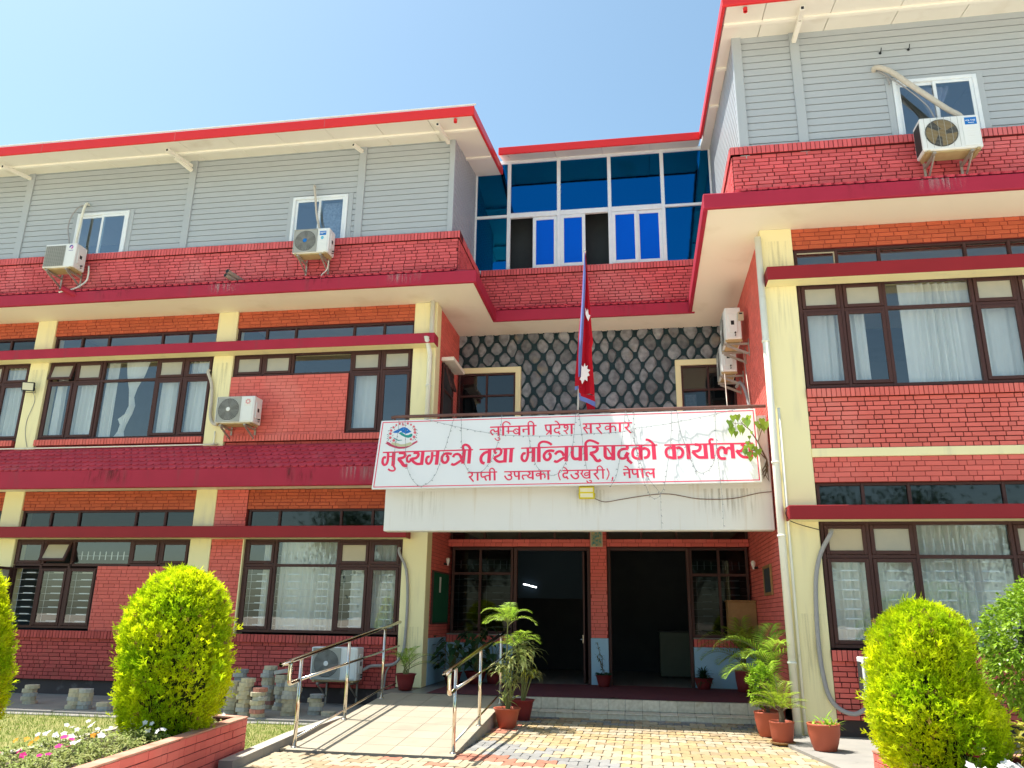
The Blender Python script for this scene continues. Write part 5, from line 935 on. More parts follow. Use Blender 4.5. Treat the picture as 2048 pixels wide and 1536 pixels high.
# ------------------------------------------------------------------ air conditioners
def aircon(label, loc, w_=0.78, h=0.54, d=0.30, style='round', rot=0.0, logo=None, brk=True, hub='acwhite', brl=0.26):
    t = thing('air_conditioner', label, 'air conditioner', (0,0,0), 'outdoor air conditioner units')
    b = MB(); b.bbox(-w_/2, w_/2, -d, 0, 0.02, h, 0.014); b.box(-w_/2+0.03, w_/2-0.03, -d+0.03, -0.03, -0.004, 0.019, 1)
    for x in (-w_/2+0.05, w_/2-0.09): b.box(x, x+0.04, -d-0.008, 0.008, -0.012, 0.018, 1)
    b.build('casing', [G['acwhite'], G['acunder']], t)
    cx, czz = -w_*0.16, h*0.52; r = h*0.405; yf = -d
    if style == 'square':
        b = MB(); x0, x1, z0, z1 = -w_/2+0.03, w_*0.16, 0.05, h-0.05; b.box(x0, x1, yf-0.004, yf-0.001, z0, z1, 1)
        for i in range(15): z = z0+(z1-z0)*i/14; b.box(x0, x1, yf-0.012, yf-0.005, z-0.004, z+0.004)
        for i in range(11): x = x0+(x1-x0)*i/10; b.box(x-0.003, x+0.003, yf-0.016, yf-0.0125, z0, z1)
        b.build('fan_grille', [G['acgrey'], pm('grey_coil', (0.25,0.255,0.24), 0.6)], t)
    else:
        b = MB(); b.lathe([(0.0,-0.002),(r,-0.002)], (cx,yf,czz), 40, 0, 'y'); b.build('fan_well', G['acdark'], t)
        b = MB(); nb = 3 if style == 'open' else 5
        for k in range(nb):
            a0 = 2*math.pi*k/nb+0.5; pts = []; aw = 1.55 if style == 'open' else 0.8
            for s in range(7): a = a0+aw*s/6; pts.append((cx+math.cos(a)*r*0.93, yf-0.006-0.006*s/6, czz+math.sin(a)*r*0.93))
            pts += [(cx+math.cos(a0+aw*0.7)*r*0.28, yf-0.010, czz+math.sin(a0+aw*0.7)*r*0.28), (cx+math.cos(a0)*r*0.28, yf-0.005, czz+math.sin(a0)*r*0.28)]; b.face(pts)
        if style == 'open': b.lathe([(0.0,-0.014),(r*0.13,-0.014),(r*0.15,-0.020),(r*0.22,-0.020),(r*0.25,-0.014),(r*0.27,-0.006)], (cx,yf,czz), 28, 0, 'y')
        b.build('fan', G['fanbrown' if style == 'open' else 'fandark'], t)
        b = MB()
        if style == 'open':
            for i in range(22): z = czz-r*1.02+r*2.04*i/21; hw = math.sqrt(max(0.0, (r*1.05)**2-(z-czz)**2)); b.tube([(cx-hw,yf-0.026,z),(cx+hw,yf-0.026,z)], 0.0016, 4)
            for i in range(6): x = cx-r+2*r*i/5; b.tube([(x,yf-0.030,0.04),(x,yf-0.030,h-0.02)], 0.0026, 5)
        else:
            nr = 11
            for i in range(1, nr+1):
                q = r*i/nr; b.lathe([(q-0.0030,-0.016-0.008*(1-q/r)),(q+0.0030,-0.016-0.008*(1-q/r))], (cx,yf,czz), 40, 0, 'y')
            for k in range(36): a = 2*math.pi*k/36; b.tube([(cx+math.cos(a)*r*0.2,yf-0.022,czz+math.sin(a)*r*0.2),(cx+math.cos(a+0.35)*r,yf-0.015,czz+math.sin(a+0.35)*r)], 0.0016, 4)
            x0, x1, z0, z1 = cx-r*1.06, cx+r*1.06, czz-r*1.07, czz+r*1.07; g = 0.012
            b.box(x0-g, x0, yf-0.014, yf-0.001, z0-g, z1+g); b.box(x1, x1+g, yf-0.014, yf-0.001, z0-g, z1+g); b.box(x0, x1, yf-0.014, yf-0.001, z0-g, z0); b.box(x0, x1, yf-0.014, yf-0.001, z1, z1+g)
            n = 10
            for sx in (-1,1):
                for sz in (-1,1):
                    c_ = [(cx+sx*r*1.06, yf-0.0045, czz+sz*r*1.07)]
                    a0 = math.atan2(sz,sx)
                    for i in range(n+1): a = a0-math.pi/4+math.pi/2*i/n; c_.append((cx+math.cos(a)*r, yf-0.0045, czz+math.sin(a)*r))
                    b.face(c_, 0)
        b.build('fan_grille', G['acgrey'], t)
        if style != 'open': b = MB(); b.lathe([(0.0,-0.033),(r*0.17,-0.032),(r*0.19,-0.026)], (cx,yf,czz), 20, 0, 'y'); b.build('hub', G[hub], t)
        b = MB(); x0 = w_*0.20
        b.bbox(x0, w_/2-0.035, yf-0.010, yf-0.001, 0.05, h-0.03, 0.004)
        for i in range(7): z = 0.09+i*(h*0.07); b.box(x0+0.05, w_/2-0.075, yf-0.013, yf-0.0105, z, z+0.004)
        b.build('front_panel', G['acwhite'], t)
    if logo: logo(t, w_, h, yf)
    b = MB(); x = w_/2
    b.bbox(x+0.001, x+0.018, -d*0.8, -d*0.25, h*0.22, h*0.80, 0.005); b.box(x+0.019, x+0.022, -d*0.65, -d*0.45, h*0.45, h*0.58, 1); b.tube([(x+0.01,-d*0.42,h*0.20),(x+0.05,-d*0.42,h*0.20)], 0.014, 8, 1); b.tube([(x+0.01,-d*0.42,h*0.12),(x+0.045,-d*0.42,h*0.12)], 0.010, 8, 1); b.build('valve_cover', [G['acwhite'], G['black']], t)
    b = MB(); b.box(-w_/2-0.004, -w_/2-0.001, -d+0.04, -0.03, 0.06, h-0.06, 0); b.build('coil_side', G['acdark'], t)
    if brk:
        for x in (-w_*0.33, w_*0.30):
            b = MB(); b.beam((x,-d-0.02,-0.032), (x,0.13,-0.032), 0.04, 0.032); b.beam((x,0.125,0.06), (x,0.125,-brl), 0.035, 0.014, up=(0,1,0)); b.beam((x,-d+0.02,-0.055), (x,0.11,-brl+0.04), 0.012, 0.045); b.build('bracket', G['bracket'], t)
    t.location = loc; t.rotation_euler = (0,0,rot); return t
def rect(t, name, m, x0, x1, z0, z1, y): b = MB(); b.face([(x0,y,z0),(x1,y,z0),(x1,y,z1),(x0,y,z1)]); return b.build(name, G[m], t)
def letters(t, word, x0, z0, s, y, m='acwhite'):
    gl = {'V':[[(0,1),(.5,0),(1,1)]],'O':[[(0.1,0),(0,.3),(0,.8),(.2,1),(.8,1),(1,.8),(1,.2),(.8,0),(.1,0)]],'L':[[(0,1),(0,0),(.9,0)]],'T':[[(0,1),(1,1)],[(.5,1),(.5,0)]],'A':[[(0,0),(.5,1),(1,0)]],'S':[[(1,1),(0.1,1),(0,.55),(1,.45),(.9,0),(0,0)]]}
    b = MB(); k = 0
    for i, ch in enumerate(word):
        for st in gl[ch]:
            for a, c in zip(st, st[1:]): k += 1; b.beam((x0+i*s*1.18+a[0]*s+a[1]*s*0.15, y-0.0003*(k % 5), z0+a[1]*s*1.15), (x0+i*s*1.18+c[0]*s+c[1]*s*0.15, y-0.0003*(k % 5), z0+c[1]*s*1.15), s*0.24, 0.001, up=(0,1,0))
    return b.build('lettering', G[m], t)
def logo_swirl(t, w_, h, yf):
    b = MB(); cx, c_ = w_*0.34, h*0.84
    def arc(r0, r1, a0, a1, m):
        for i in range(8):
            p, q_ = a0+(a1-a0)*i/8, a0+(a1-a0)*(i+1)/8; b.face([(cx+math.cos(p)*r0,yf-0.004,c_+math.sin(p)*r0),(cx+math.cos(p)*r1,yf-0.004,c_+math.sin(p)*r1),(cx+math.cos(q_)*r1,yf-0.004,c_+math.sin(q_)*r1),(cx+math.cos(q_)*r0,yf-0.004,c_+math.sin(q_)*r0)], m)
    arc(0.018, 0.048, 0.9, 3.5, 0); arc(0.012, 0.045, -1.6, 0.5, 1); b.build('emblem', [G['purplesticker'], pm('magenta_sticker', (0.55,0.08,0.42), 0.4)], t); rect(t, 'small_print', 'purplesticker', cx-0.05, cx+0.05, c_-0.082, c_-0.072, yf-0.004)
def logo_blue(t, w_, h, yf):
    rect(t, 'sticker', 'bluesticker', w_*0.235, w_*0.415, h*0.70, h*0.87, yf-0.0115); rect(t, 'sticker_stripe', 'acwhite', w_*0.25, w_*0.40, h*0.80, h*0.825, yf-0.0122); rect(t, 'sticker_stripe', 'acwhite', w_*0.25, w_*0.33, h*0.755, h*0.77, yf-0.0122)
    b = MB(); b.lathe([(0.0,-0.0118),(0.032,-0.0118)], (w_*0.315,yf,h*0.60), 20, 0, 'y'); b.build('round_sticker', G['cyansticker'], t)
def logo_word(t, w_, h, yf):
    rect(t, 'sticker', 'bluesticker', w_*0.245, w_*0.445, h*0.70, h*0.91, yf-0.0115); letters(t, 'VOLTAS', w_*0.255, h*0.80, 0.0195, yf-0.0125); rect(t, 'sticker_stripe', 'acwhite', w_*0.30, w_*0.40, h*0.745, h*0.76, yf-0.0122)
def logo_flower(t, w_, h, yf):
    rect(t, 'sticker', 'paper', w_*0.245, w_*0.42, h*0.62, h*0.90, yf-0.0112); b = MB(); cx, c_ = w_*0.333, h*0.79
    for k in range(7): a = 2*math.pi*k/7; x, z = cx+math.cos(a)*0.038, c_+math.sin(a)*0.038; b.face([(x+math.cos(g*1.0472)*0.019, yf-0.0117-0.0001*k, z+math.sin(g*1.0472)*0.019) for g in range(6)])
    b.build('flower_mark', G['pinksticker'], t)
aircon('white air conditioner with square grille and purple emblem on the left brick parapet', (-10.20,-0.70,8.24), 0.72, 0.55, 0.33, 'square', logo=logo_swirl)
aircon('white air conditioner with blue sticker under the top floor window left of the glass wall', (-4.72,-0.70,8.24), 0.74, 0.54, 0.30, 'round', logo=logo_blue, hub='bluesticker')
aircon('white air conditioner with a big brown fan and blue sticker on the right brick parapet', (6.19,-2.95,8.14), 0.82, 0.57, 0.30, 'open', logo=logo_word, brl=0.36)
aircon('white air conditioner with pink flower sticker beside the middle floor brick panel', (-6.22,-0.13,5.00), 0.80, 0.545, 0.32, 'round', logo=logo_flower)
aircon('white air conditioner standing low by the base wall behind the ramp handrail', (-3.80,-0.19,0.385), 0.84, 0.56, 0.31, 'round', brk=False)
aircon('white air conditioner hung on the right side wall, the higher one nearer the pipe', (3.40,-0.02,6.33), 0.78, 0.62, 0.28, 'round', rot=rad(-90), brk=True)
aircon('white air conditioner hung on the right side wall, the lower one near the stone wall', (3.40,0.96,6.02), 0.80, 0.60, 0.28, 'round', rot=rad(-90), brk=True)
aircon('white air conditioner half hidden behind the right clipped cypress', (4.66,-2.55,0.52), 0.78, 0.54, 0.28, 'round')
t = thing('aircon_stand', 'low steel stand under the air conditioner behind the handrail', 'stand', (-3.8,-0.3,0.0))
b = MB()
for x in (-4.08, -3.52): b.beam((x,-0.49,0.35), (x,-0.012,0.35), 0.04, 0.035); b.beam((x,-0.03,0.325), (x,-0.03,-0.02), 0.03); b.beam((x,-0.46,0.325), (x,-0.04,0.10), 0.02)
b.build('frame', G['bracket'], t)
t = thing('meter_box', 'small beige control box on the end of the higher side wall air conditioner', 'box', (3.41,-0.45,6.7))
b = MB(); b.bbox(3.345, 3.445, -0.47, -0.418, 6.68, 6.84, 0.006); b.build('case', G['frost2'], t); b = MB(); b.face([(3.365,-0.4705,6.79),(3.425,-0.4705,6.79),(3.425,-0.4705,6.82),(3.365,-0.4705,6.82)]); b.build('window', G['black'], t)

# ------------------------------------------------------------------ pipes and hoses
def pipe(name, label, cat, pts, r, m, n=10, k=4, group=None, clips=()):
    b = MB(); b.tube(smooth_line(pts, k), r, n)
    for c in clips: b.tube([V(c)-V((0,0,0.015)), V(c)+V((0,0,0.015))], r*1.22, n)
    o = b.build(name, G[m], None, True); return tag(o, label, cat, group)
pipe('downpipe', 'tall pale plastic downpipe on the corner of the right wing', 'pipe', [(3.478,-2.36,7.35),(3.478,-2.36,0.03)], 0.052, 'pvc', 14, 1, None, [(3.478,-2.36,z) for z in (5.6,3.72,2.66,0.95)])
pipe('downpipe', 'pale plastic downpipe on the pilaster left of the recess', 'pipe', [(-2.455,-0.06,7.50),(-2.455,-0.06,6.70),(-2.47,-0.36,6.65),(-2.47,-0.06,6.40),(-2.47,-0.06,4.0)], 0.048, 'pvc', 14, 1, None, [(-2.47,-0.06,5.75)])
pipe('vent_pipe', 'thin white pipe beside the downpipe on the right wing corner', 'pipe', [(3.585,-2.325,4.55),(3.585,-2.325,0.05)], 0.021, 'pvc', 10, 1)
pipe('hose', 'long grey conduit curving down the yellow pilaster from the right ground floor window', 'hose', [(4.17,-2.33,2.74),(4.12,-2.40,2.66),(3.99,-2.34,2.42),(3.90,-2.335,2.1),(3.86,-2.335,1.65),(3.85,-2.335,1.2),(3.87,-2.335,0.82),(3.93,-2.34,0.52),(4.06,-2.36,0.37),(4.22,-2.40,0.33),(4.35,-2.45,0.40)], 0.030, 'greyhose')
pipe('hose', 'grey conduit running down the yellow pilaster beside the ground floor window', 'hose', [(-2.88,-0.02,2.68),(-2.87,-0.06,2.58),(-2.73,-0.035,2.28),(-2.68,-0.03,1.75),(-2.69,-0.03,1.1),(-2.72,-0.04,0.86),(-2.84,-0.06,0.68),(-3.05,-0.10,0.64),(-3.25,-0.15,0.63),(-3.38,-0.22,0.56)], 0.026, 'greyhose')
pipe('hose', 'short grey drain hose below the ground floor air conditioner', 'hose', [(-2.93,-0.06,0.64),(-3.0,-0.05,0.52),(-3.02,-0.05,0.28),(-3.06,-0.06,0.05)], 0.014, 'greyhose')
pipe('hose', 'white wrapped hose from the middle floor window to the flower sticker unit', 'hose', [(-7.13,-0.0,6.24),(-7.12,-0.06,6.18),(-7.02,-0.05,5.95),(-6.97,-0.05,5.6),(-6.96,-0.05,5.3),(-6.88,-0.07,5.12),(-6.74,-0.12,5.06)], 0.032, 'wrap')
pipe('conduit', 'thin white conduit running along the top of the tiled skirt', 'pipe', [(-15.9,-0.07,4.672),(-11.5,-0.07,4.672),(-7.1,-0.07,4.678),(-6.84,-0.045,4.69),(-6.82,-0.035,4.76),(-6.82,-0.03,4.95)], 0.014, 'pvc', 8, 2)
pipe('hose', 'wrapped white hose bundle slanting from the siding to the big brown fan unit', 'hose', [(5.42,-2.70,10.0),(5.44,-2.80,10.0),(5.62,-2.86,9.86),(5.86,-2.90,9.56),(6.10,-2.93,9.28),(6.32,-2.96,9.02),(6.46,-2.98,8.88),(6.50,-2.98,8.74)], 0.042, 'wrap')
pipe('hose', 'thin grey cable bundle hanging under the slanting wrapped hose', 'cable', [(5.46,-2.76,9.96),(5.62,-2.79,9.80),(5.84,-2.84,9.52),(6.05,-2.88,9.20),(6.12,-2.9,9.0),(6.16,-2.9,8.8)], 0.011, 'greyhose', 8)
pipe('hose', 'short hanging hose stub below the bundle on the right siding', 'hose', [(5.50,-2.77,9.93),(5.58,-2.78,9.84),(5.61,-2.78,9.68)], 0.013, 'greyhose', 8)
pipe('hose', 'white pipe dropping from the siding into the purple emblem unit', 'hose', [(-10.21,-0.47,10.0),(-10.20,-0.56,9.98),(-10.21,-0.60,9.80),(-10.22,-0.61,9.45),(-10.23,-0.62,9.1),(-10.18,-0.64,8.75)], 0.026, 'pvc')
pipe('hose', 'grey flexible cable looping from the siding to the purple emblem unit', 'cable', [(-10.23,-0.50,9.97),(-10.36,-0.55,9.93),(-10.50,-0.57,9.70),(-10.52,-0.58,9.40),(-10.42,-0.60,9.1),(-10.36,-0.62,8.80)], 0.014, 'greyhose', 8)
pipe('hose', 'white drain hose hanging from the purple emblem unit to the pipe stub', 'hose', [(-9.82,-0.62,8.45),(-9.76,-0.66,8.25),(-9.74,-0.72,8.05),(-9.84,-0.85,7.85),(-9.98,-0.98,7.74),(-10.06,-1.02,7.70)], 0.017, 'pvc', 8)
pipe('hose', 'pale hose rising from the blue sticker unit to the siding', 'hose', [(-4.98,-0.48,10.02),(-4.97,-0.56,10.0),(-4.90,-0.60,9.7),(-4.83,-0.62,9.3),(-4.72,-0.66,8.95),(-4.66,-0.70,8.78)], 0.022, 'wrap')
pipe('hose', 'thin drip hose hanging below the blue sticker unit', 'hose', [(-4.44,-0.72,8.22),(-4.46,-0.72,8.02),(-4.53,-0.78,7.88),(-4.52,-0.85,7.76)], 0.010, 'pvc', 8)
pipe('hose', 'grey hose curving below the side wall air conditioners into the balcony', 'hose', [(3.42,1.0,5.85),(3.44,0.6,5.82),(3.47,0.2,5.55),(3.49,0.0,5.2),(3.50,-0.05,4.7),(3.50,-0.05,4.3)], 0.030, 'greyhose')
pipe('prop_rod', 'thin rod propped from the balcony rail to the side wall bracket', 'rod', [(2.93,-1.58,4.78),(3.16,0.55,5.98)], 0.010, 'bracket', 6, 1)
pipe('prop_rod', 'thin upright rod on the balcony beside the right side wall', 'rod', [(3.30,-1.5,4.76),(3.42,-0.3,6.1)], 0.009, 'bracket', 6, 1)
pipe('cable', 'black cable drooping under the right ground floor sunshade', 'cable', [(3.555,-2.5,3.02),(3.53,-2.52,2.95),(3.60,-2.45,2.86),(3.80,-2.36,2.80),(4.03,-2.33,2.74)], 0.006, 'cable', 6)
pipe('cable', 'thin brown cable sagging along the top of the canopy face below the sign', 'cable', [(0.80,-1.75,3.30),(0.95,-1.66,3.26),(1.2,-1.64,3.30),(1.6,-1.64,3.36),(1.95,-1.64,3.38),(2.4,-1.64,3.30),(2.9,-1.64,3.30),(3.3,-1.64,3.38),(3.5,-1.64,3.40)], 0.006, 'rust_pipe', 6)
def spout(label, m, pts, r):
    t = thing('drain_spout', label, 'drain pipe', pts[0]); b = MB(); b.tube(pts, r, 14, 0, False); b.build('pipe', G[m], t, True); b = MB(); e = (V(pts[-1])-V(pts[0])).normalized(); b.tube([V(pts[-1])-e*0.012, V(pts[-1])-e*0.010], r*0.98, 14); b.build('opening', G['black'], t)
spout('pair of brown clay drain pipes poking out of the left parapet, upper pipe', 'bracket', [(-6.30,-0.50,7.93),(-6.42,-1.0,7.97)], 0.045); spout('pair of brown clay drain pipes poking out of the left parapet, lower pipe', 'bracket', [(-6.31,-0.52,7.85),(-6.45,-1.0,7.885)], 0.040)
spout('maroon drain pipe sticking out of the band below the purple emblem unit', 'maroon', [(-9.66,-0.80,7.62),(-9.95,-1.10,7.76)], 0.055)
# ------------------------------------------------------------------ lights, fittings
def flood(label, loc, case, rot, tilt, s=1.0, group=None):
    t = thing('floodlight', label, 'floodlight', (0,0,0)); b = MB(); b.bbox(-0.12*s, 0.12*s, -0.03, 0.03, -0.095*s, 0.095*s, 0.008)
    b.tube([(-0.125*s,0,-0.02),(-0.125*s,0.07,-0.12*s),(0.125*s,0.07,-0.12*s),(0.125*s,0,-0.02)], 0.008, 6); b.build('case', G[case], t)
    b = MB(); b.face([(-0.10*s,-0.0315,-0.075*s),(0.10*s,-0.0315,-0.075*s),(0.10*s,-0.0315,0.075*s),(-0.10*s,-0.0315,0.075*s)]); b.build('lens', G['lens'], t); t.location = loc; t.rotation_euler = (tilt, 0, rot); return t
flood('black floodlight on the yellow pilaster at the left', (-11.10,-0.17,5.98), 'black', rad(25), rad(12))
f2 = flood('yellow floodlight under the middle of the sign', (0.67,-1.78,3.40), 'floodyellow', 0, rad(22)); 
b = MB(); b.bbox(-0.11, 0.11, -0.034, -0.0325, -0.012, 0.012, 0.0004); o = b.build('bar', G['floodyellow'], None); o.parent = f2
pipe('cable', 'grey cable dropping from the black floodlight down the pilaster', 'cable', [(-11.06,-0.06,5.90),(-11.03,-0.01,5.75),(-11.04,-0.008,5.6),(-11.12,-0.008,5.3),(-11.10,-0.008,5.0),(-11.0,-0.01,4.72)], 0.006, 'greyhose', 6)
for label, x, y, z, s in (('white wall lamp above the green notice board', -2.38, 1.35, 2.50, 1), ('white wall lamp on the right porch wall above the framed notice', 3.535, 0.66, 2.42, -1)):
    t = thing('wall_lamp', label, 'lamp', (x,y,z)); b = MB(); b.tube([(x,y,z-0.02),(x+0.07*s,y,z-0.03)], 0.020, 10); b.build('holder', G['black'], t)
    b = MB(); b.lathe([(0.0,0.10),(0.03,0.095),(0.042,0.06),(0.036,0.02),(0.018,-0.03),(0.016,-0.05)], (x+0.08*s,y,z), 14); b.build('bulb', G['bulb'], t, True)
t = thing('notice_board', 'green baize notice board with a slip of paper on the left porch wall', 'notice board', (-2.37,1.2,1.8))
b = MB(); b.box(-2.384, -2.350, 0.50, 1.69, 1.37, 2.28); b.build('board', G['board'], t); b = MB()
for a in ((-2.384,-2.345,0.47,0.50,1.34,2.31),(-2.384,-2.345,1.69,1.70,1.34,2.31),(-2.384,-2.345,0.501,1.689,1.34,1.37),(-2.384,-2.345,0.501,1.689,2.28,2.31)): b.box(*a)
b.build('rim', G['frame'], t); b = MB(); b.face([(-2.3485,0.93,1.92),(-2.3485,1.07,1.92),(-2.3485,1.07,2.21),(-2.3485,0.93,2.21)]); b.build('paper_slip', G['paper'], t)
t = thing('picture_frame', 'small wooden framed notice on the right porch wall', 'frame', (3.53,-0.45,2.1)); b = MB()
for a in ((3.505,3.537,-0.86,-0.80,1.89,2.37),(3.505,3.537,-0.10,-0.04,1.89,2.37),(3.505,3.537,-0.799,-0.101,1.89,1.94),(3.505,3.537,-0.799,-0.101,2.32,2.37)): b.bbox(*a, 0.005)
b.build('frame', G['wood'], t); b = MB(); b.box(3.515, 3.533, -0.799, -0.101, 1.941, 2.319); b.build('panel', G['dark'], t)
t = thing('suggestion_box', 'brown wooden box fixed on the right porch wall behind the palm', 'box', (3.3,0.9,1.4)); b = MB(); b.bbox(3.02, 3.53, 1.20, 1.55, 1.18, 1.82, 0.01); b.build('case', G['wood'], t); b = MB(); b.bbox(3.0, 3.54, 1.17, 1.56, 1.821, 1.845, 0.006); b.build('lid', G['wood'], t)
t = thing('art_tile', 'teal patterned tile panel at the top of the brick column', 'tile', (0.63,1.5,2.98)); b = MB(); b.bbox(0.535, 0.73, 1.476, 1.489, 2.845, 3.12, 0.004); b.build('tile', G['tileart'], t); b = MB()
for a in ((0.515,0.534,1.472,1.489,2.825,3.14),(0.731,0.75,1.472,1.489,2.825,3.14),(0.5345,0.7305,1.472,1.489,2.825,2.844),(0.5345,0.7305,1.472,1.489,3.121,3.14)): b.box(*a)
b.build('rim', G['frost2'], t)
t = thing('reception_counter', 'dull olive reception counter in the dark lobby', 'counter', (2.2,3.9,0.3)); b = MB(); b.bbox(1.82, 2.60, 3.9, 4.4, 0.32, 1.22, 0.012); b.build('body', G['olive'], t); b = MB(); b.bbox(1.78, 2.64, 3.86, 4.44, 1.221, 1.255, 0.008); b.build('top', G['dark'], t)
t = thing('fluorescent_lamp', 'pair of lit white tubes on the dark lobby wall', 'lamp', (-1.0,3.9,2.17))  # added glow where a tube is mirrored, not a lamp in place
for a, c in (((-1.16,3.92,2.205),(-1.02,3.92,2.175)), ((-1.0,3.92,2.165),(-0.86,3.92,2.135))): b = MB(); b.tube([a, c], 0.014, 8); b.build('tube', G['tube'], t)
b = MB(); b.beam((-1.17,3.94,2.21), (-0.85,3.94,2.13), 0.02, 0.05); b.build('batten', G['dark'], t)
for k, (x, z) in enumerate(((5.55,10.31),(5.98,10.33))):
    t = thing('wall_hook', ['black hook in the right siding, the left one of two','black hook in the right siding, the right one of two'][k], 'hook', (x,-2.75,z)); b = MB(); b.tube([(x,-2.73,z),(x,-2.78,z),(x+0.01,-2.79,z+0.06)], 0.008, 6); b.lathe([(0.0,-0.006),(0.022,-0.005),(0.022,0.0)], (x,-2.735,z), 10, 0, 'y'); b.build('shank', G['black'], t)

# ------------------------------------------------------------------ curtains behind the panes
def curtain(label, x0, x1, z0, z1, y, m='curtain', folds=None, amp=0.042, pinch=None, gather=1.0):
    b = MB(); nx = max(10, int((x1-x0)*55)); nz = 10; folds = folds or max(2, (x1-x0)*9); ph = R.uniform(0, 6)
    g = []
    for j in range(nz+1):
        s = j/nz; row = []
        for i in range(nx+1):
            u = i/nx; x = x0+(x1-x0)*u; a = amp*(0.55+0.45*math.sin(u*7+ph))
            if pinch:
                zc, wd_ = pinch; zz = z0+(z1-z0)*s; k = 1-(1-wd_)*math.exp(-((zz-zc)/(0.45*(z1-z0)))**2); x = (x0+x1)/2+(x-(x0+x1)/2)*k
            row.append((x, y+a*math.sin(u*folds*2*math.pi+ph+0.5*math.sin(s*3+u*5)), z0+(z1-z0)*s))
        g.append(row)
    for j in range(nz):
        for i in range(nx): b.face([g[j][i], g[j][i+1], g[j+1][i+1], g[j+1][i]])
    return tag(b.build('curtain', G[m], None, True), label, 'curtain', 'curtains behind the windows')
curtain('white curtain in the leftmost visible middle floor window', -12.6, -11.36, 4.9, 6.5, 0.19)
curtain('narrow white curtain at the left sash of the window with the knotted drape', -10.74, -10.50, 4.9, 6.5, 0.19)
curtain('white curtain in the second sash of the window with the knotted drape', -10.22, -9.72, 4.9, 6.5, 0.19)
curtain('white curtain edge at the left of the large pane with the knotted drape', -9.56, -9.30, 4.9, 6.55, 0.19, folds=4)
curtain('white curtain in the fourth sash of the window with the knotted drape', -8.28, -7.86, 4.9, 6.5, 0.19)
curtain('white curtain in the right sash of the window with the knotted drape', -7.66, -7.18, 4.9, 6.5, 0.19)
b = MB(); n = 12
prof = [(a, c-0.38, d-0.38) for a, c, d in [(6.56,-8.80,-8.24),(6.25,-8.74,-8.34),(5.98,-8.66,-8.46),(5.78,-8.62,-8.50),(5.6,-8.60,-8.46),(5.42,-8.66,-8.50),(5.32,-8.80,-8.54),(5.2,-8.74,-8.58),(5.05,-8.76,-8.62),(4.95,-8.84,-8.60),(4.90,-9.05,-8.50)]]
for i in range(len(prof)-1):
    for k in range(n):
        def q(pr, u): z, a, c = pr; f = abs(2*u-1); return (a+(c-a)*u, 0.21-0.05*(1-f*f)+0.012*math.sin(u*40+z*9), z)
        b.face([q(prof[i],k/n), q(prof[i],(k+1)/n), q(prof[i+1],(k+1)/n), q(prof[i+1],k/n)])
tag(b.build('curtain', G['curtain'], None, True), 'white drape twisted into a knot in the large middle floor pane', 'curtain', 'curtains behind the windows')
curtain('white curtain half covering the tall sash right of the brick panel', -4.05, -3.62, 4.9, 6.1, 0.24, folds=2, amp=0.02)
curtain('white curtains in the left sashes of the right wing middle floor window', 4.08, 5.02, 4.9, 6.5, YR+0.235)
curtain('wide white curtain in the large pane of the right wing middle floor window', 5.55, 6.56, 4.9, 6.55, YR+0.235)
curtain('white curtain in the fourth sash of the right wing middle floor window', 6.66, 7.75, 4.9, 6.5, YR+0.235)
curtain('white curtain in the narrow sash of the ground floor window by the ramp', -5.64, -5.36, 1.2, 2.8, 0.25)
curtain('white curtain across the large pane of the ground floor window by the ramp', -5.30, -4.12, 1.2, 2.8, 0.25, folds=11)
curtain('white curtain in the two right sashes of the ground floor window by the ramp', -3.86, -2.92, 1.2, 2.8, 0.25)
curtain('cream curtain in the left sashes of the right wing ground floor window', 4.08, 5.26, 1.2, 2.85, YR+0.235)
curtain('pale curtain in the large pane of the right wing ground floor window', 5.34, 6.55, 1.2, 2.85, YR+0.235)
curtain('pale curtain in the far right sashes of the right wing ground floor window', 6.65, 7.78, 1.2, 2.85, YR+0.235)
curtain('lilac net curtain tied in the top floor window behind the big fan unit', 5.98, 6.62, 8.7, 9.7, YQ+0.16, 'lilac', folds=6, amp=0.02, pinch=(9.15,0.22))
curtain('patterned lilac net curtain in the top floor window above the blue sticker unit', -4.84, -4.32, 8.78, 9.72, YS+0.16, 'net', amp=0.015)
curtain('pale blue curtain strip in the recess window below the side wall units', 2.5, 2.72, 4.0, 6.0, 2.012, 'net', amp=0.003)

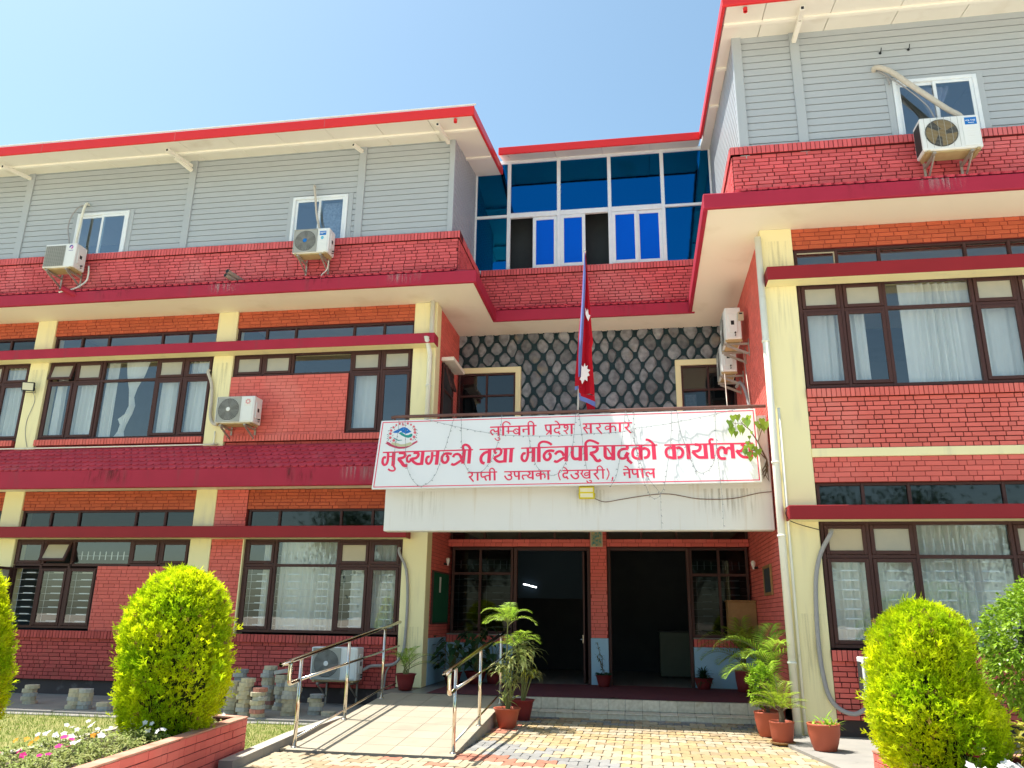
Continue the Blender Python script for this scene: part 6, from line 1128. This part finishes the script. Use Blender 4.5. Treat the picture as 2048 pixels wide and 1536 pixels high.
# ------------------------------------------------------------------ plants
def kite(b, base, tip, w_, nrm, m=0, bend=0.0):
    base, tip = V(base), V(tip); d = tip-base; r = d.cross(V(nrm)); r = r.normalized()*w_/2 if r.length > 1e-6 else V((w_/2,0,0)); mid = base+d*0.45+V((0,0,bend)); b.face([base, mid-r, tip, mid+r], m)
def thuja(label, c, zb_, H, rf, n, lean=(0,0), bump=None, grp='clipped golden cypresses'):
    t = thing('cypress_shrub', label, 'shrub', (c[0],c[1],zb_), grp); b = MB(); rr = random.Random(int(abs(c[0])*1000)); bl = [(rr.uniform(0,6.28), rr.uniform(0.05,0.95), rr.uniform(0.07,0.20)*rr.choice((1,1,-0.8))) for _ in range(22)]
    def radius(a, h):
        r = rf(h)*0.64; k = 1.0
        for (ba, bh, bs) in bl:
            da = math.atan2(math.sin(a-ba), math.cos(a-ba)); g = math.exp(-(da/0.55)**2-((h-bh)/0.16)**2); k += bs*g
        k += 0.05*math.sin(a*5+h*9)+0.03*math.sin(a*11-h*17)
        return r*k*(bump(a,h) if bump else 1)
    for i in range(n):
        a = rr.uniform(0, 2*math.pi); h = rr.random()**0.85
        if rr.random() < 0.08: h = 1-rr.random()**2*0.15
        dp = 1-abs(rr.gauss(0, 0.13)); r = radius(a, h)*max(0.5, dp)*(1.0+(0.16 if rr.random() < 0.04 else 0)); z = zb_+0.04+H*h
        x = c[0]+lean[0]*h+math.cos(a)*r; y = c[1]+lean[1]*h+math.sin(a)*r; out = V((math.cos(a), math.sin(a), 0.25+1.3*h*h)).normalized()
        ax = (out*rr.uniform(0.7,1.2)+V((0,0,rr.uniform(0.1,0.9)))+V((rr.gauss(0,.35),rr.gauss(0,.35),rr.gauss(0,.25)))).normalized(); sd = ax.cross(V((rr.gauss(0,1),rr.gauss(0,1),rr.gauss(0,1)))).normalized(); nr = ax.cross(sd)
        L = rr.uniform(0.05, 0.10); p = V((x,y,z))
        if rr.random() < 0.025: L *= 1.7
        kite(b, p, p+ax*L, 0.014, nr)
        for s, u in ((0.72,0.30),(-0.72,0.38),(1.05,0.52),(-1.05,0.60),(0.55,0.72)):
            d = (ax*math.cos(s)+sd*math.sin(s)); q_ = p+ax*L*u; kite(b, q_, q_+d*L*(0.55-0.25*u), 0.010, nr)
        if rr.random() < 0.02: b.m[-6:] = [1]*6
    b.build('foliage', [G['thuja'], G['thujabrown']], t)
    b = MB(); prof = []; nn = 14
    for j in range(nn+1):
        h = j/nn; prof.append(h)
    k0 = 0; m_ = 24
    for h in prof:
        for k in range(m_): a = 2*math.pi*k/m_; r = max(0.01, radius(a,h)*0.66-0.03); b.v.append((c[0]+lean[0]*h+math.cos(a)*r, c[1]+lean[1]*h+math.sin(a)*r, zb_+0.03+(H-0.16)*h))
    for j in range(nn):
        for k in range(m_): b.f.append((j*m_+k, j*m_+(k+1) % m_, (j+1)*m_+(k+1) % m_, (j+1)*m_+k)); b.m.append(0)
    b.build('inner_twigs', G['thujacore'], t); b = MB(); b.tube([(c[0],c[1],zb_-0.05),(c[0]+lean[0]*0.4,c[1],zb_+H*0.4)], 0.05, 8); b.build('trunk', G['stem'], t)  # closed dark hull added inside the sprays against see-through
def prof(tab):
    def f(h):
        for (a, ra), (c, rc) in zip(tab, tab[1:]):
            if a <= h <= c: u = (h-a)/(c-a); u = u*u*(3-2*u) if False else u; return ra+(rc-ra)*u
        return tab[-1][1]
    return f
thuja('tall egg shaped golden cypress in the left planter beside the ramp', (-3.22,-6.42), 0.28, 1.56, prof([(0,0.54),(0.16,0.64),(0.43,0.76),(0.62,0.74),(0.82,0.62),(0.93,0.42),(0.98,0.20),(1,0.05)]), 14500)
thuja('golden cypress cut off by the left edge of the photo', (-5.25,-6.75), 0.0, 1.85, prof([(0,0.42),(0.2,0.50),(0.45,0.52),(0.7,0.42),(0.9,0.22),(1,0.03)]), 8000)
thuja('stepped golden cypress in the right planter with a narrow upper half', (3.86,-6.55), 0.24, 1.33, prof([(0,0.50),(0.15,0.62),(0.35,0.69),(0.48,0.60),(0.60,0.54),(0.8,0.54),(0.92,0.42),(0.98,0.20),(1,0.06)]), 13500, lean=(0.02,0))
def leaf(b, p, d, L, w_, m=0, droop=0.0):
    p, d = V(p), V(d).normalized(); r = d.cross(V((0,0,1))); r = r.normalized() if r.length > 1e-4 else V((1,0,0)); u = r.cross(d)
    a = p+d*L*0.12; m1 = p+d*L*0.5+u*0.10*L-V((0,0,droop*L*0.2)); t_ = p+d*L-V((0,0,droop*L)); e = u*0.0
    b.face([p, m1-r*w_/2-u*0.06*L, t_, m1], m); b.face([p, m1, t_, m1+r*w_/2-u*0.06*L], m)
def broadleaf(label, name, c, zb_, H, rx, n, L=0.05, mat_='shrub', core=True, grp=None, cat='shrub', squash=1.0):
    t = thing(name, label, cat, (c[0],c[1],zb_), grp); b = MB(); rr = random.Random(int(abs(c[0]*777)+n)); lob = [(V((rr.gauss(0,1),rr.gauss(0,1),rr.gauss(0,1))).normalized(), rr.uniform(0.1,0.3)) for _ in range(14)]
    for i in range(n):
        d = V((rr.gauss(0,1),rr.gauss(0,1),rr.gauss(0,1))).normalized(); k = 1+sum(s*max(0,d.dot(q))**8 for q, s in lob); rr_ = k*max(0.4,1-abs(rr.gauss(0,0.17)))
        p = V((c[0]+d.x*rx*rr_, c[1]+d.y*rx*rr_*squash, zb_+H*0.5+d.z*H*0.5*rr_)); ax = (d+V((rr.gauss(0,.5),rr.gauss(0,.5),rr.gauss(0,.4)+0.2))).normalized()
        for q in range(3): leaf(b, p+ax*q*L*0.35, (ax+V((rr.gauss(0,.7),rr.gauss(0,.7),rr.gauss(0,.5)))), L*rr.uniform(0.7,1.15), L*0.55, 0, 0.25)
    b.build('foliage', G[mat_], t)
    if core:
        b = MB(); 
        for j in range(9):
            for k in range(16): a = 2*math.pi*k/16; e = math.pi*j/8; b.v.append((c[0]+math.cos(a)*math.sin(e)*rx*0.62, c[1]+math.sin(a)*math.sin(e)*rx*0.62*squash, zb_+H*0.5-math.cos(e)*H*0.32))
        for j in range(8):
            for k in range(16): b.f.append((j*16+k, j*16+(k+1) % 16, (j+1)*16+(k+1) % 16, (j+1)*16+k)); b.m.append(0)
        b.build('inner_twigs', G['shrubcore'], t)  # closed dark ball added behind the leaves to block see-through
    b = MB()
    for k in range(4): a = k*1.6; b.tube([(c[0]+0.02*math.cos(a),c[1]+0.02*math.sin(a),zb_-0.9*H*0.3 if core else zb_-0.02),(c[0]+0.15*rx*math.cos(a),c[1]+0.15*rx*math.sin(a),zb_+H*0.3),(c[0]+0.5*rx*math.cos(a),c[1]+0.5*rx*math.sin(a),zb_+H*0.7)], [0.02,0.014,0.006], 6)
    b.build('stem', G['stem'], t); return t
broadleaf('large glossy green shrub at the right edge behind the planter', 'glossy_shrub', (6.00,-4.6), 0.62, 1.36, 0.84, 4600, 0.07)
# pots
def pot(t, x, y, z, rt, rb, h, m, rim=True, soilm='soil', saucer=False):
    b = MB()
    if rim: pr = [(rb*0.9,0.0),(rb,0.004),(rb+(rt-rb)*0.5,h*0.5),(rt*0.93,h*0.86),(rt*0.95,h*0.87),(rt*1.0,h*0.93),(rt*1.06,h*0.985),(rt*1.05,h),(rt*0.93,h*0.99),(rt*0.90,h*0.90),(rt*0.86,h*0.86)]
    else: pr = [(rb*0.9,0.0),(rb,0.006),(rb+(rt-rb)*0.45,h*0.28),(rt*0.97,h*0.62),(rt,h*0.9),(rt*1.03,h*0.93),(rt*1.03,h*0.99),(rt*0.98,h),(rt*0.93,h*0.98),(rt*0.91,h*0.88)]
    b.lathe(pr, (x,y,z), 36)
    b.build('pot', G[m], t, True)
    b = MB(); b.lathe([(0.001,h*0.90),(rt*0.5,h*0.905),(rt*0.905,h*0.885)], (x,y,z), 24); b.build('soil', G[soilm], t, True)
    if saucer: b = MB(); b.lathe([(0.001,0.002),(rt*0.9,0.0),(rt*1.0,0.012),(rt*1.04,0.03),(rt*0.98,0.03),(rt*0.9,0.016)], (x,y,z-0.004), 30); b.build('saucer', G['wood'], t, True)
def frond(b, bs, base, az, el, L, droop, nl, ll, lw, rr, tilt=0.5, start=0.18):
    P = []; p = V(base); e = el; st = L/14
    for k in range(15): P.append(p.copy()); p = p+V((math.cos(az)*math.cos(e), math.sin(az)*math.cos(e), math.sin(e)))*st; e -= droop/14*(0.6+0.8*k/14)
    bs.tube(P, [0.006*(1-k/16)+0.0012 for k in range(15)], 5)
    for i in range(nl):
        u = start+(1-start)*i/(nl-1); f = u*14; k = min(13, int(f)); q = P[k].lerp(P[k+1], f-k); d = (P[k+1]-P[k]).normalized(); side = d.cross(V((0,0,1))); side = side.normalized() if side.length > 1e-4 else V((1,0,0)); up = side.cross(d)
        l = ll*(math.sin(math.pi*min(1, 0.15+u*0.83)))**0.6
        for s in (-1, 1):
            dv = (side*s*0.85+d*(0.55+0.5*u)+up*(tilt+rr.gauss(0,.08))).normalized(); m1 = q+dv*l*0.5; dv2 = (dv-V((0,0,0.55))).normalized(); t_ = m1+dv2*l*0.5; w_ = lw; wv = dv.cross(up).normalized()*w_/2
            b.face([q, m1-wv, t_, m1+wv])
def palm(label, x, y, z, pr, potm, fr, mat_, stem=None, grp=None, rim=True, soilm='soil', saucer=False, name='potted_palm', seed=1, caneh=0.0, nl=26, ll=0.16, lw=0.014):
    t = thing(name, label, 'potted plant', (x,y,z), grp); rr = random.Random(seed); rt, rb, h = pr; pot(t, x, y, z, rt, rb, h, potm, rim, soilm, saucer); b = MB(); bs = MB(); zt = z+h*0.9
    if stem: bs.tube([(x,y,zt-0.03),(x+0.01,y,zt+stem[1]*0.5),(x,y,zt+stem[1])], [stem[0]*1.15,stem[0],stem[0]*0.8], 10); zt += stem[1]
    for (az, el, L, dr) in fr:
        ox, oy = rr.uniform(-0.03,0.03), rr.uniform(-0.03,0.03); zz = zt+(rr.uniform(0.3,1)*caneh if caneh else 0)
        if caneh: bs.tube([(x+ox,y+oy,z+h*0.88),(x+ox*1.6,y+oy*1.6,zz)], 0.009, 6)
        frond(b, bs, (x+ox*(1.6 if caneh else 1), y+oy*(1.6 if caneh else 1), zz-0.01), rad(az), rad(el), L, rad(dr), nl, ll, lw, rr)
    b.build('fronds', G[mat_], t); bs.build('stems', G['greenstem' if not stem else 'stem'], t); return t
def rosette(b, c, n, L, w_, rr, mats_=(0,), up=0.5, droop=0.9):
    c = V(c)
    for k in range(n):
        a = rr.uniform(0, 6.283); e = rr.uniform(-0.2, 1.25)*up+0.15; l = L*rr.uniform(0.65,1.1); p = c+V((0,0,rr.uniform(-0.08,0.03))); P = []; 
        for s in range(5): P.append(p.copy()); p = p+V((math.cos(a)*math.cos(e),math.sin(a)*math.cos(e),math.sin(e)))*l/4; e -= droop*rr.uniform(0.3,0.6)
        sd = V((-math.sin(a),math.cos(a),0)); m = rr.choice(mats_)
        ww = [w_*0.35,w_*0.5,w_*0.5,w_*0.36,0.001]
        for s in range(4): b.face([P[s]-sd*ww[s], P[s]+sd*ww[s], P[s+1]+sd*ww[s+1], P[s+1]-sd*ww[s+1]], m)
def dracaena(label, x, y, z, pr, heads, seed, low=0, extra=None):
    t = thing('potted_dracaena', label, 'potted plant', (x,y,z), 'tall variegated pot plants beside the ramp'); rr = random.Random(seed); rt, rb, h = pr; pot(t, x, y, z, rt, rb, h, 'terracotta' if y < -2 else 'darkpot'); bs = MB(); b = MB()
    for (dx, dy, zz, n, L, w_, mt) in heads:
        bs.tube(smooth_line([(x+dx*0.15,y+dy*0.15,z+h*0.85),(x+dx*0.5+0.02,y+dy*0.5,z+h+(zz-h)*0.5),(x+dx,y+dy,z+zz)],3), 0.010, 7); rosette(b, (x+dx,y+dy,z+zz), n, L, w_, rr, mt)
    for k in range(low): a = k*2.1+rr.random(); rosette(b, (x+0.08*math.cos(a),y+0.08*math.sin(a),z+h+0.10+0.08*rr.random()), 8, 0.22, 0.028, rr, (0,), 0.9, 0.5)
    if extra: extra(b, bs, rr)
    b.build('leaves', [G['variegated'], G['yellowleaf'], G['palm']], t); bs.build('canes', G['greenstem'], t)
def tallpalm(b, bs, rr):
    x, y, z = -0.43, -2.5, 0.0
    bs.tube([(x,y,0.25),(x-0.02,y+0.02,0.9),(x-0.01,y,1.40)], [0.013,0.011,0.008], 7)
    bb = MB()
    for az, el, L, dr in ((200,60,0.46,110),(165,35,0.42,95),(-15,45,0.50,105),(20,62,0.42,100),(80,85,0.32,40),(110,75,0.30,50),(-60,80,0.30,45),(-100,50,0.40,100),(215,20,0.35,60),(250,65,0.34,70)):
        frond(bb, bs, (x-0.01,y,1.38+rr.uniform(-0.03,0.05)), rad(az), rad(el), L, rad(dr), 13, 0.18, 0.015, rr, 0.25)
    for az, el, L, dr in ((-20,55,0.42,95),(30,40,0.40,90),(185,40,0.34,80),(-90,45,0.36,95),(-50,60,0.36,80),(120,60,0.3,60)):
        frond(bb, bs, (x+0.12,y-0.02,1.08+rr.uniform(-0.03,0.05)), rad(az), rad(el), L, rad(dr), 12, 0.19, 0.016, rr, 0.2)
    n0 = len(b.v); b.v += bb.v; b.f += [tuple(i+n0 for i in f) for f in bb.f]; b.m += [2]*len(bb.f)
dracaena('tall mixed palm and striped dracaena in the terracotta pot at the ramp edge', -0.43, -2.5, 0.006, (0.185,0.115,0.268), [(-0.10,0.02,0.80,34,0.24,0.022,(0,)),(0.05,-0.03,0.88,30,0.26,0.034,(0,)),(0.17,0.03,0.98,22,0.34,0.042,(0,)),(0.02,0.05,0.70,26,0.24,0.02,(0,)),(0.06,-0.05,0.62,26,0.22,0.022,(0,))], 5, low=3, extra=tallpalm)
dracaena('yellow tipped dracaena in the maroon pot behind the terracotta pot', -0.33, -1.75, 0.02, (0.18,0.11,0.30), [(0.06,-0.1,0.74,36,0.24,0.022,(0,1)),(0.17,-0.08,0.68,34,0.24,0.022,(1,0)),(0.0,0.0,1.06,26,0.30,0.036,(0,)),(0.14,0.02,1.0,20,0.30,0.036,(0,)),(-0.06,0.05,0.9,24,0.26,0.03,(0,))], 9)
palm('small feathery palm in a maroon pot at the top of the ramp', -2.50, -0.52, 0.289, (0.17,0.11,0.262), 'darkpot', [(15,55,0.58,75),(-30,62,0.52,70),(170,60,0.50,85),(140,72,0.42,60),(60,70,0.50,60),(-80,70,0.46,70),(5,35,0.55,60),(200,80,0.40,70)], 'palm', seed=3, caneh=0.14, nl=17, ll=0.17, lw=0.012) if True else None
palm('feathery arching palm in the tall maroon pot inside the porch', 3.22, 0.95, 0.2945, (0.17,0.13,0.36), 'darkpot', [(185,68,1.0,125),(160,60,0.95,115),(200,45,0.85,100),(60,75,0.85,110),(20,65,0.8,95),(-40,60,0.85,110),(-90,65,0.9,115),(120,78,0.8,90),(250,70,0.9,120),(300,72,0.75,90),(0,80,0.85,100),(215,25,0.62,70),(80,85,0.9,60)], 'palm', seed=6, caneh=0.35, rim=False, nl=22, ll=0.28, lw=0.018)
palm('young leaning date palm in a gravel topped terracotta pot by the downpipe', 3.175, -3.05, 0.022, (0.15,0.12,0.262), 'terracotta', [(200,35,0.40,55),(170,50,0.42,60),(150,25,0.38,50),(20,40,0.36,55),(-10,60,0.36,55),(60,70,0.42,40),(100,85,0.45,25),(-60,60,0.38,60),(-100,45,0.36,60),(240,55,0.40,50),(280,30,0.32,45),(-30,25,0.34,40),(190,70,0.42,40),(130,65,0.40,40)], 'palmy', stem=(0.034,0.15), rim=False, soilm='gravel', saucer=True, seed=8, nl=17, ll=0.18, lw=0.009)
t = thing('potted_shrub', 'bright green rounded leaf shrub in a large terracotta pot beside the steps', 'potted plant', (3.09,-2.42,0.03)); pot(t, 3.09, -2.42, 0.02, 0.165, 0.115, 0.31, 'terracotta', False)
b = MB(); rr = random.Random(21)
for i in range(950):
    d = V((rr.gauss(0,1),rr.gauss(0,1),rr.gauss(0,1))).normalized(); p = V((3.06,-2.42,0.66))+V((d.x*0.19,d.y*0.19,d.z*0.27))*max(0.45,1-abs(rr.gauss(0,0.2)))*(1+0.18*math.sin(d.x*7+d.z*9))
    for q in range(2): leaf(b, p, d+V((rr.gauss(0,.7),rr.gauss(0,.7),rr.gauss(0,.5)+0.3)), 0.045, 0.030, 0, 0.1)
b.build('foliage', pm('bright_round_leaf', (0.32,0.50,0.03), 0.5, var=(0.20,0.36,0.02), vscale=5, island=0.3, trans=0.3), t); b = MB()
for k in range(5): b.tube([(3.09+0.01*k,-2.42,0.28),(3.05+0.05*math.cos(k*1.3),-2.42+0.06*math.sin(k*1.3),0.65)], 0.008, 6)
b.build('stem', G['stem'], t)
palm('large arching palm in the pot row against the downpipe behind the date palm', 3.24, -1.98, 0.02, (0.16,0.12,0.32), 'darkpot', [(183,70,0.95,135),(172,62,0.80,120),(205,58,0.80,125),(192,45,0.72,95),(225,68,0.75,110),(95,82,0.7,70),(60,78,0.65,70),(20,80,0.55,60),(260,60,0.7,105),(290,68,0.62,95),(178,30,0.55,75),(150,75,0.8,95),(330,80,0.6,70),(240,35,0.5,80),(120,70,0.7,90)], 'palm', seed=14, caneh=0.72, rim=False, nl=22, ll=0.27, lw=0.017)
t = thing('potted_lily', 'low strap leaved lily in a terracotta pot at the right wing corner', 'potted plant', (3.57,-3.6,0.04)); pot(t, 3.57, -3.6, 0.037, 0.185, 0.13, 0.30, 'terracotta', False, 'gravel')
b = MB(); rr = random.Random(4)
for cx, cy, n, L in ((-0.12,0.0,7,0.22),(0.02,0.03,12,0.24),(0.10,-0.04,10,0.20),(0.03,-0.08,9,0.18)): rosette(b, (3.57+cx,-3.6+cy,0.30), n, L, 0.026, rr, (0,), 0.95, 0.45)
b.build('leaves', G['palm'], t)
t = thing('potted_shrub', 'spindly twig plant in a maroon pot before the brick column', 'potted plant', (0.74,1.22,0.295)); pot(t, 0.74, 1.22, 0.294, 0.145, 0.095, 0.20, 'darkpot'); b = MB(); bs = MB(); rr = random.Random(2)
for k in range(3):
    q = [(0.72+0.02*k,1.22,0.47)]; 
    for s in range(6): q.append((q[-1][0]+rr.uniform(-0.05,0.03)*(1 if k else -0.2), q[-1][1]+rr.uniform(-0.02,0.02), q[-1][2]+(0.095 if k == 1 else 0.06)))
    bs.tube(q, 0.005, 5)
    for p in q[2:]:
        for _ in range(5): leaf(b, p, (rr.gauss(0,1),rr.gauss(0,1),rr.gauss(0,.6)), 0.06, 0.022)
for _ in range(60): a = rr.uniform(0,6.28); leaf(b, (0.74+0.08*math.cos(a),1.22+0.08*math.sin(a),0.49), (math.cos(a),math.sin(a),rr.uniform(0.2,1.2)), 0.11, 0.03, 0, 0.3)
b.build('leaves', G['fern'], t); bs.build('stem', G['stem'], t)
t = thing('potted_fern', 'dark bushy fern in a maroon pot under the right entrance window', 'potted plant', (2.53,1.30,0.295)); pot(t, 2.53, 1.30, 0.294, 0.17, 0.11, 0.19, 'darkpot'); b = MB(); rr = random.Random(12); rosette(b, (2.53,1.30,0.50), 150, 0.25, 0.024, rr, (0,), 1.0, 0.7); b.build('leaves', G['fern'], t)
for k, (x, y, s, lab) in enumerate(((-1.98,0.72,1.0,'broad dark leaved plant in a maroon pot below the green notice board, the left one'), (-1.62,1.05,1.25,'taller dark leaved plant in a maroon pot behind the right handrail'), (-1.32,1.25,0.8,'small dark leaved plant in a maroon pot below the left entrance window'))):
    t = thing('potted_fern', lab, 'potted plant', (x,y,0.295)); pot(t, x, y, 0.294, 0.17*s, 0.11, 0.22, 'darkpot'); b = MB(); bs = MB(); rr = random.Random(30+k)
    for i in range(int(46*s)):
        a = rr.uniform(0,6.283); h = rr.uniform(0.05,0.62)*s; r = rr.uniform(0.05,0.33)*(1.1-0.4*h); p = (x+r*math.cos(a), y+r*math.sin(a), 0.52+h); bs.tube([(x,y,0.48),(x+r*0.4*math.cos(a),y+r*0.4*math.sin(a),0.5+h*0.75),p], 0.004, 4); leaf(b, p, (math.cos(a),math.sin(a),0.1), 0.24, 0.13, 0, 0.6)
    b.build('leaves', G['fern'], t); bs.build('stem', G['greenstem'], t)
# fig seedling growing out of the wall beside the sign
t = thing('fig_seedling', 'young fig tree growing out of the wall corner beside the sign', 'plant', (3.47,-1.64,3.92)); bs = MB(); b = MB(); rr = random.Random(17)
bs.tube([(3.47,-1.62,3.90),(3.33,-1.80,4.15),(3.21,-1.90,4.32),(3.09,-1.92,4.43)], [0.014,0.011,0.009,0.006], 6); bs.tube([(3.45,-1.64,3.92),(3.35,-1.82,3.97),(3.24,-1.90,4.0)], [0.009,0.007,0.005], 6); bs.tube([(3.33,-1.80,4.15),(3.38,-1.86,4.30),(3.42,-1.86,4.38)], [0.008,0.006,0.004], 6); bs.tube([(3.09,-1.92,4.43),(3.0,-1.93,4.42)], 0.004, 5); bs.tube([(3.24,-1.90,4.0),(3.19,-1.90,4.15)], 0.004, 5)
for k in range(9): bs.tube([(3.47,-1.63,3.90-0.01*k),(3.44+rr.uniform(-.05,.04),-1.645,3.82-0.02*k),(3.42+rr.uniform(-.06,.06),-1.64,3.72-0.02*k)], [0.010,0.007,0.003], 5)
def heart(p, s, az, tl):
    P = [(0,0),(-0.30,0.16),(-0.50,-0.15),(-0.34,-0.55),(-0.10,-0.85),(0,-1.25),(0.10,-0.85),(0.34,-0.55),(0.50,-0.15),(0.30,0.16)]; p = V(p); r = V((math.cos(az),math.sin(az),0)); u = V((-math.sin(az)*math.sin(tl), math.cos(az)*math.sin(tl), math.cos(tl)))
    b.face([p+r*x*s+u*y*s for x, y in P])
for (x, z, s) in [(2.90,4.46,.14),(2.96,4.54,.13),(3.04,4.57,.13),(2.94,4.36,.15),(3.06,4.38,.16),(3.15,4.52,.14),(3.21,4.55,.13),(3.18,4.46,.14),(3.10,4.34,.12),(3.00,4.30,.11),(2.93,4.42,.13),(3.31,4.44,.10),(3.39,4.48,.13),(3.46,4.44,.15),(3.42,4.40,.14),(3.36,4.42,.12),(3.22,4.28,.06),(3.19,4.22,.07),(3.16,4.14,.09),(3.14,4.08,.12),(3.21,4.08,.12),(3.27,4.06,.12),(3.31,4.01,.13),(3.25,3.95,.11),(3.17,3.98,.13),(3.20,3.90,.10),(3.12,4.02,.12),(3.23,4.10,.10)]:
    q_ = (x, -1.93+rr.uniform(-0.05,0.06), z); hub = min(((3.09,-1.92,4.43),(3.0,-1.93,4.42),(3.15,-1.91,4.38),(3.42,-1.86,4.38),(3.24,-1.90,4.0),(3.19,-1.90,4.15)), key=lambda h: (h[0]-x)**2+(h[2]-z)**2); bs.tube([hub, q_], 0.0025, 4)
    heart(q_, s*0.80, rr.uniform(-0.6,0.6), rr.uniform(-0.5,0.35))
b.build('leaves', G['figleaf'], t); bs.build('stem', G['stem'], t)
# bedding flowers
def bedding(label, x, y, z, r, n, petal, nf, leafm_='bedleaf', h=0.20, fs=0.030, grp='bedding flowers in the planters', name='bedding_plant'):
    t = thing(name, label, 'flower', (x,y,z), grp); b = MB(); f = MB(); rr = random.Random(int(abs(x*991+y*317))); bs = MB()
    for i in range(n):
        a = rr.uniform(0,6.283); q = r*math.sqrt(rr.random()); hh = h*rr.uniform(0.3,1)*(1.1-0.5*q/r); p = V((x+q*math.cos(a), y+q*math.sin(a), z+hh))
        for _ in range(4): leaf(b, p, (rr.gauss(0,1),rr.gauss(0,1),rr.gauss(0,.5)+0.3), rr.uniform(0.03,0.055), 0.020, 0, 0.2)
    for k in range(6): a = k; bs.tube([(x,y,z-0.02),(x+r*0.5*math.cos(a),y+r*0.5*math.sin(a),z+h*0.8)], 0.004, 5)
    for i in range(nf):
        f = MB(); a = rr.uniform(0,6.283); q = r*math.sqrt(rr.random())*0.9; c = V((x+q*math.cos(a), y+q*math.sin(a), z+h*rr.uniform(0.85,1.25))); tl = V((rr.gauss(0,.35),-0.55+rr.gauss(0,.3),0.8)).normalized(); u = tl.orthogonal().normalized(); w_ = tl.cross(u); s = fs*rr.uniform(0.8,1.25)
        for k in range(5):
            g = 2*math.pi*k/5; d = u*math.cos(g)+w_*math.sin(g); e = u*math.cos(g+1.57)+w_*math.sin(g+1.57); f.face([c, c+d*s*0.6-e*s*0.42+tl*0.004, c+d*s*1.05+tl*0.002, c+d*s*0.6+e*s*0.42+tl*0.004])
        f.build('blossom', G[petal], t)
    b.build('leaves', G[leafm_], t); bs.build('stem', G['greenstem'], t)
BED = [(-3.05,-5.95,.22,70,'petalw',4,'white flowers at the foot of the tall cypress'), (-3.5,-6.0,.2,40,'petalr',9,'dark red flowers at the far rim of the left planter'), (-3.30,-6.75,.24,90,'petalw',7,'white flowers nearest the tall cypress in the left planter'), (-3.05,-7.0,.22,80,'petalw',6,'white flowers along the near rim of the left planter'), (-3.62,-7.0,.22,80,'petalw',8,'white flowers on the lawn side of the left planter'),
 (-3.15,-7.35,.25,110,'petalo',2,'yellow green bedding clump in the middle of the left planter'), (-3.55,-7.5,.24,90,'petalw',9,'white flowers beside the yellow green clump'), (-3.10,-7.75,.24,100,'petalw',5,'white flowers above the near end of the planter rim'), (-3.5,-8.0,.24,110,'petalo',7,'orange flowers at the left of the planter'), (-3.05,-8.15,.24,100,'petalp',4,'magenta flowers at the bottom left of the photo'), (-3.75,-8.25,.24,100,'petalo',6,'orange flowers by the edge cypress'), (-2.95,-8.5,.22,90,'petalp',4,'magenta flowers closest to the camera'),(-3.4,-8.5,.24,110,'petalp',3,'leafy bed clump with two magenta blooms')]
for x, y, r, n, p, nf, lab in BED: bedding(lab, x, y, 0.27, r, int(n*1.3), p, nf, fs=0.027)
bedding('red salvia flower spike below the right cypress', 4.02, -6.95, 0.29, 0.12, 30, 'petalr', 8, h=0.26, fs=0.03, leafm_='shrub')
bedding('white petunias on the rim of the right planter', 3.98, -7.25, 0.29, 0.16, 50, 'petalw', 9, h=0.15, fs=0.045)
bedding('white petunias in the middle of the right planter', 4.28, -7.15, 0.29, 0.2, 60, 'petalw', 14, h=0.15, fs=0.045)
bedding('white petunias at the right end of the right planter', 4.62, -7.0, 0.29, 0.2, 60, 'petalw', 7, h=0.15, fs=0.045)
broadleaf('low yellow green shrub at the bottom right corner', 'croton_shrub', (4.85,-6.55), 0.29, 0.42, 0.26, 240, 0.085, 'yellowleaf', core=False)

# ------------------------------------------------------------------ tree belt across the drive, seen only mirrored in the panes
def tree(label, x, y, H, r, seed):
    t = thing('roadside_tree', label, 'tree', (x,y,-0.09), 'trees across the drive'); rr = random.Random(seed); bs = MB(); b = MB()
    bs.tube([(x,y,-0.1),(x+0.1,y,H*0.3),(x+0.2,y+0.1,H*0.55)], [0.24,0.18,0.12], 10)
    for k in range(9):
        a = rr.uniform(0,6.28); e = V((x+0.1,y,H*rr.uniform(0.3,0.5))); c = V((x+r*0.7*math.cos(a), y+r*0.7*math.sin(a), H*rr.uniform(0.55,0.9))); bs.tube([e, e.lerp(c,0.5)+V((0,0,0.3)), c], [0.08,0.05,0.02], 6)
        for i in range(650):
            p = c+V((rr.gauss(0,r*0.28),rr.gauss(0,r*0.28),rr.gauss(0,H*0.10))); leaf(b, p, (rr.gauss(0,1),rr.gauss(0,1),rr.gauss(0,1)), 0.30, 0.18)
    bs.build('trunk', G['stem'], t); b.build('crown', G['fern'], t)
for k, (x, y, H, r) in enumerate(((-9,-34,8,3.4),(-2.5,-37,9,3.8),(4.5,-35,7.5,3.3),(11,-36,9,3.8),(18,-34,8,3.4),(-16,-37,9,3.8))): tree('broad leafy roadside tree across the drive facing the building', x, y, H, r, 50+k)
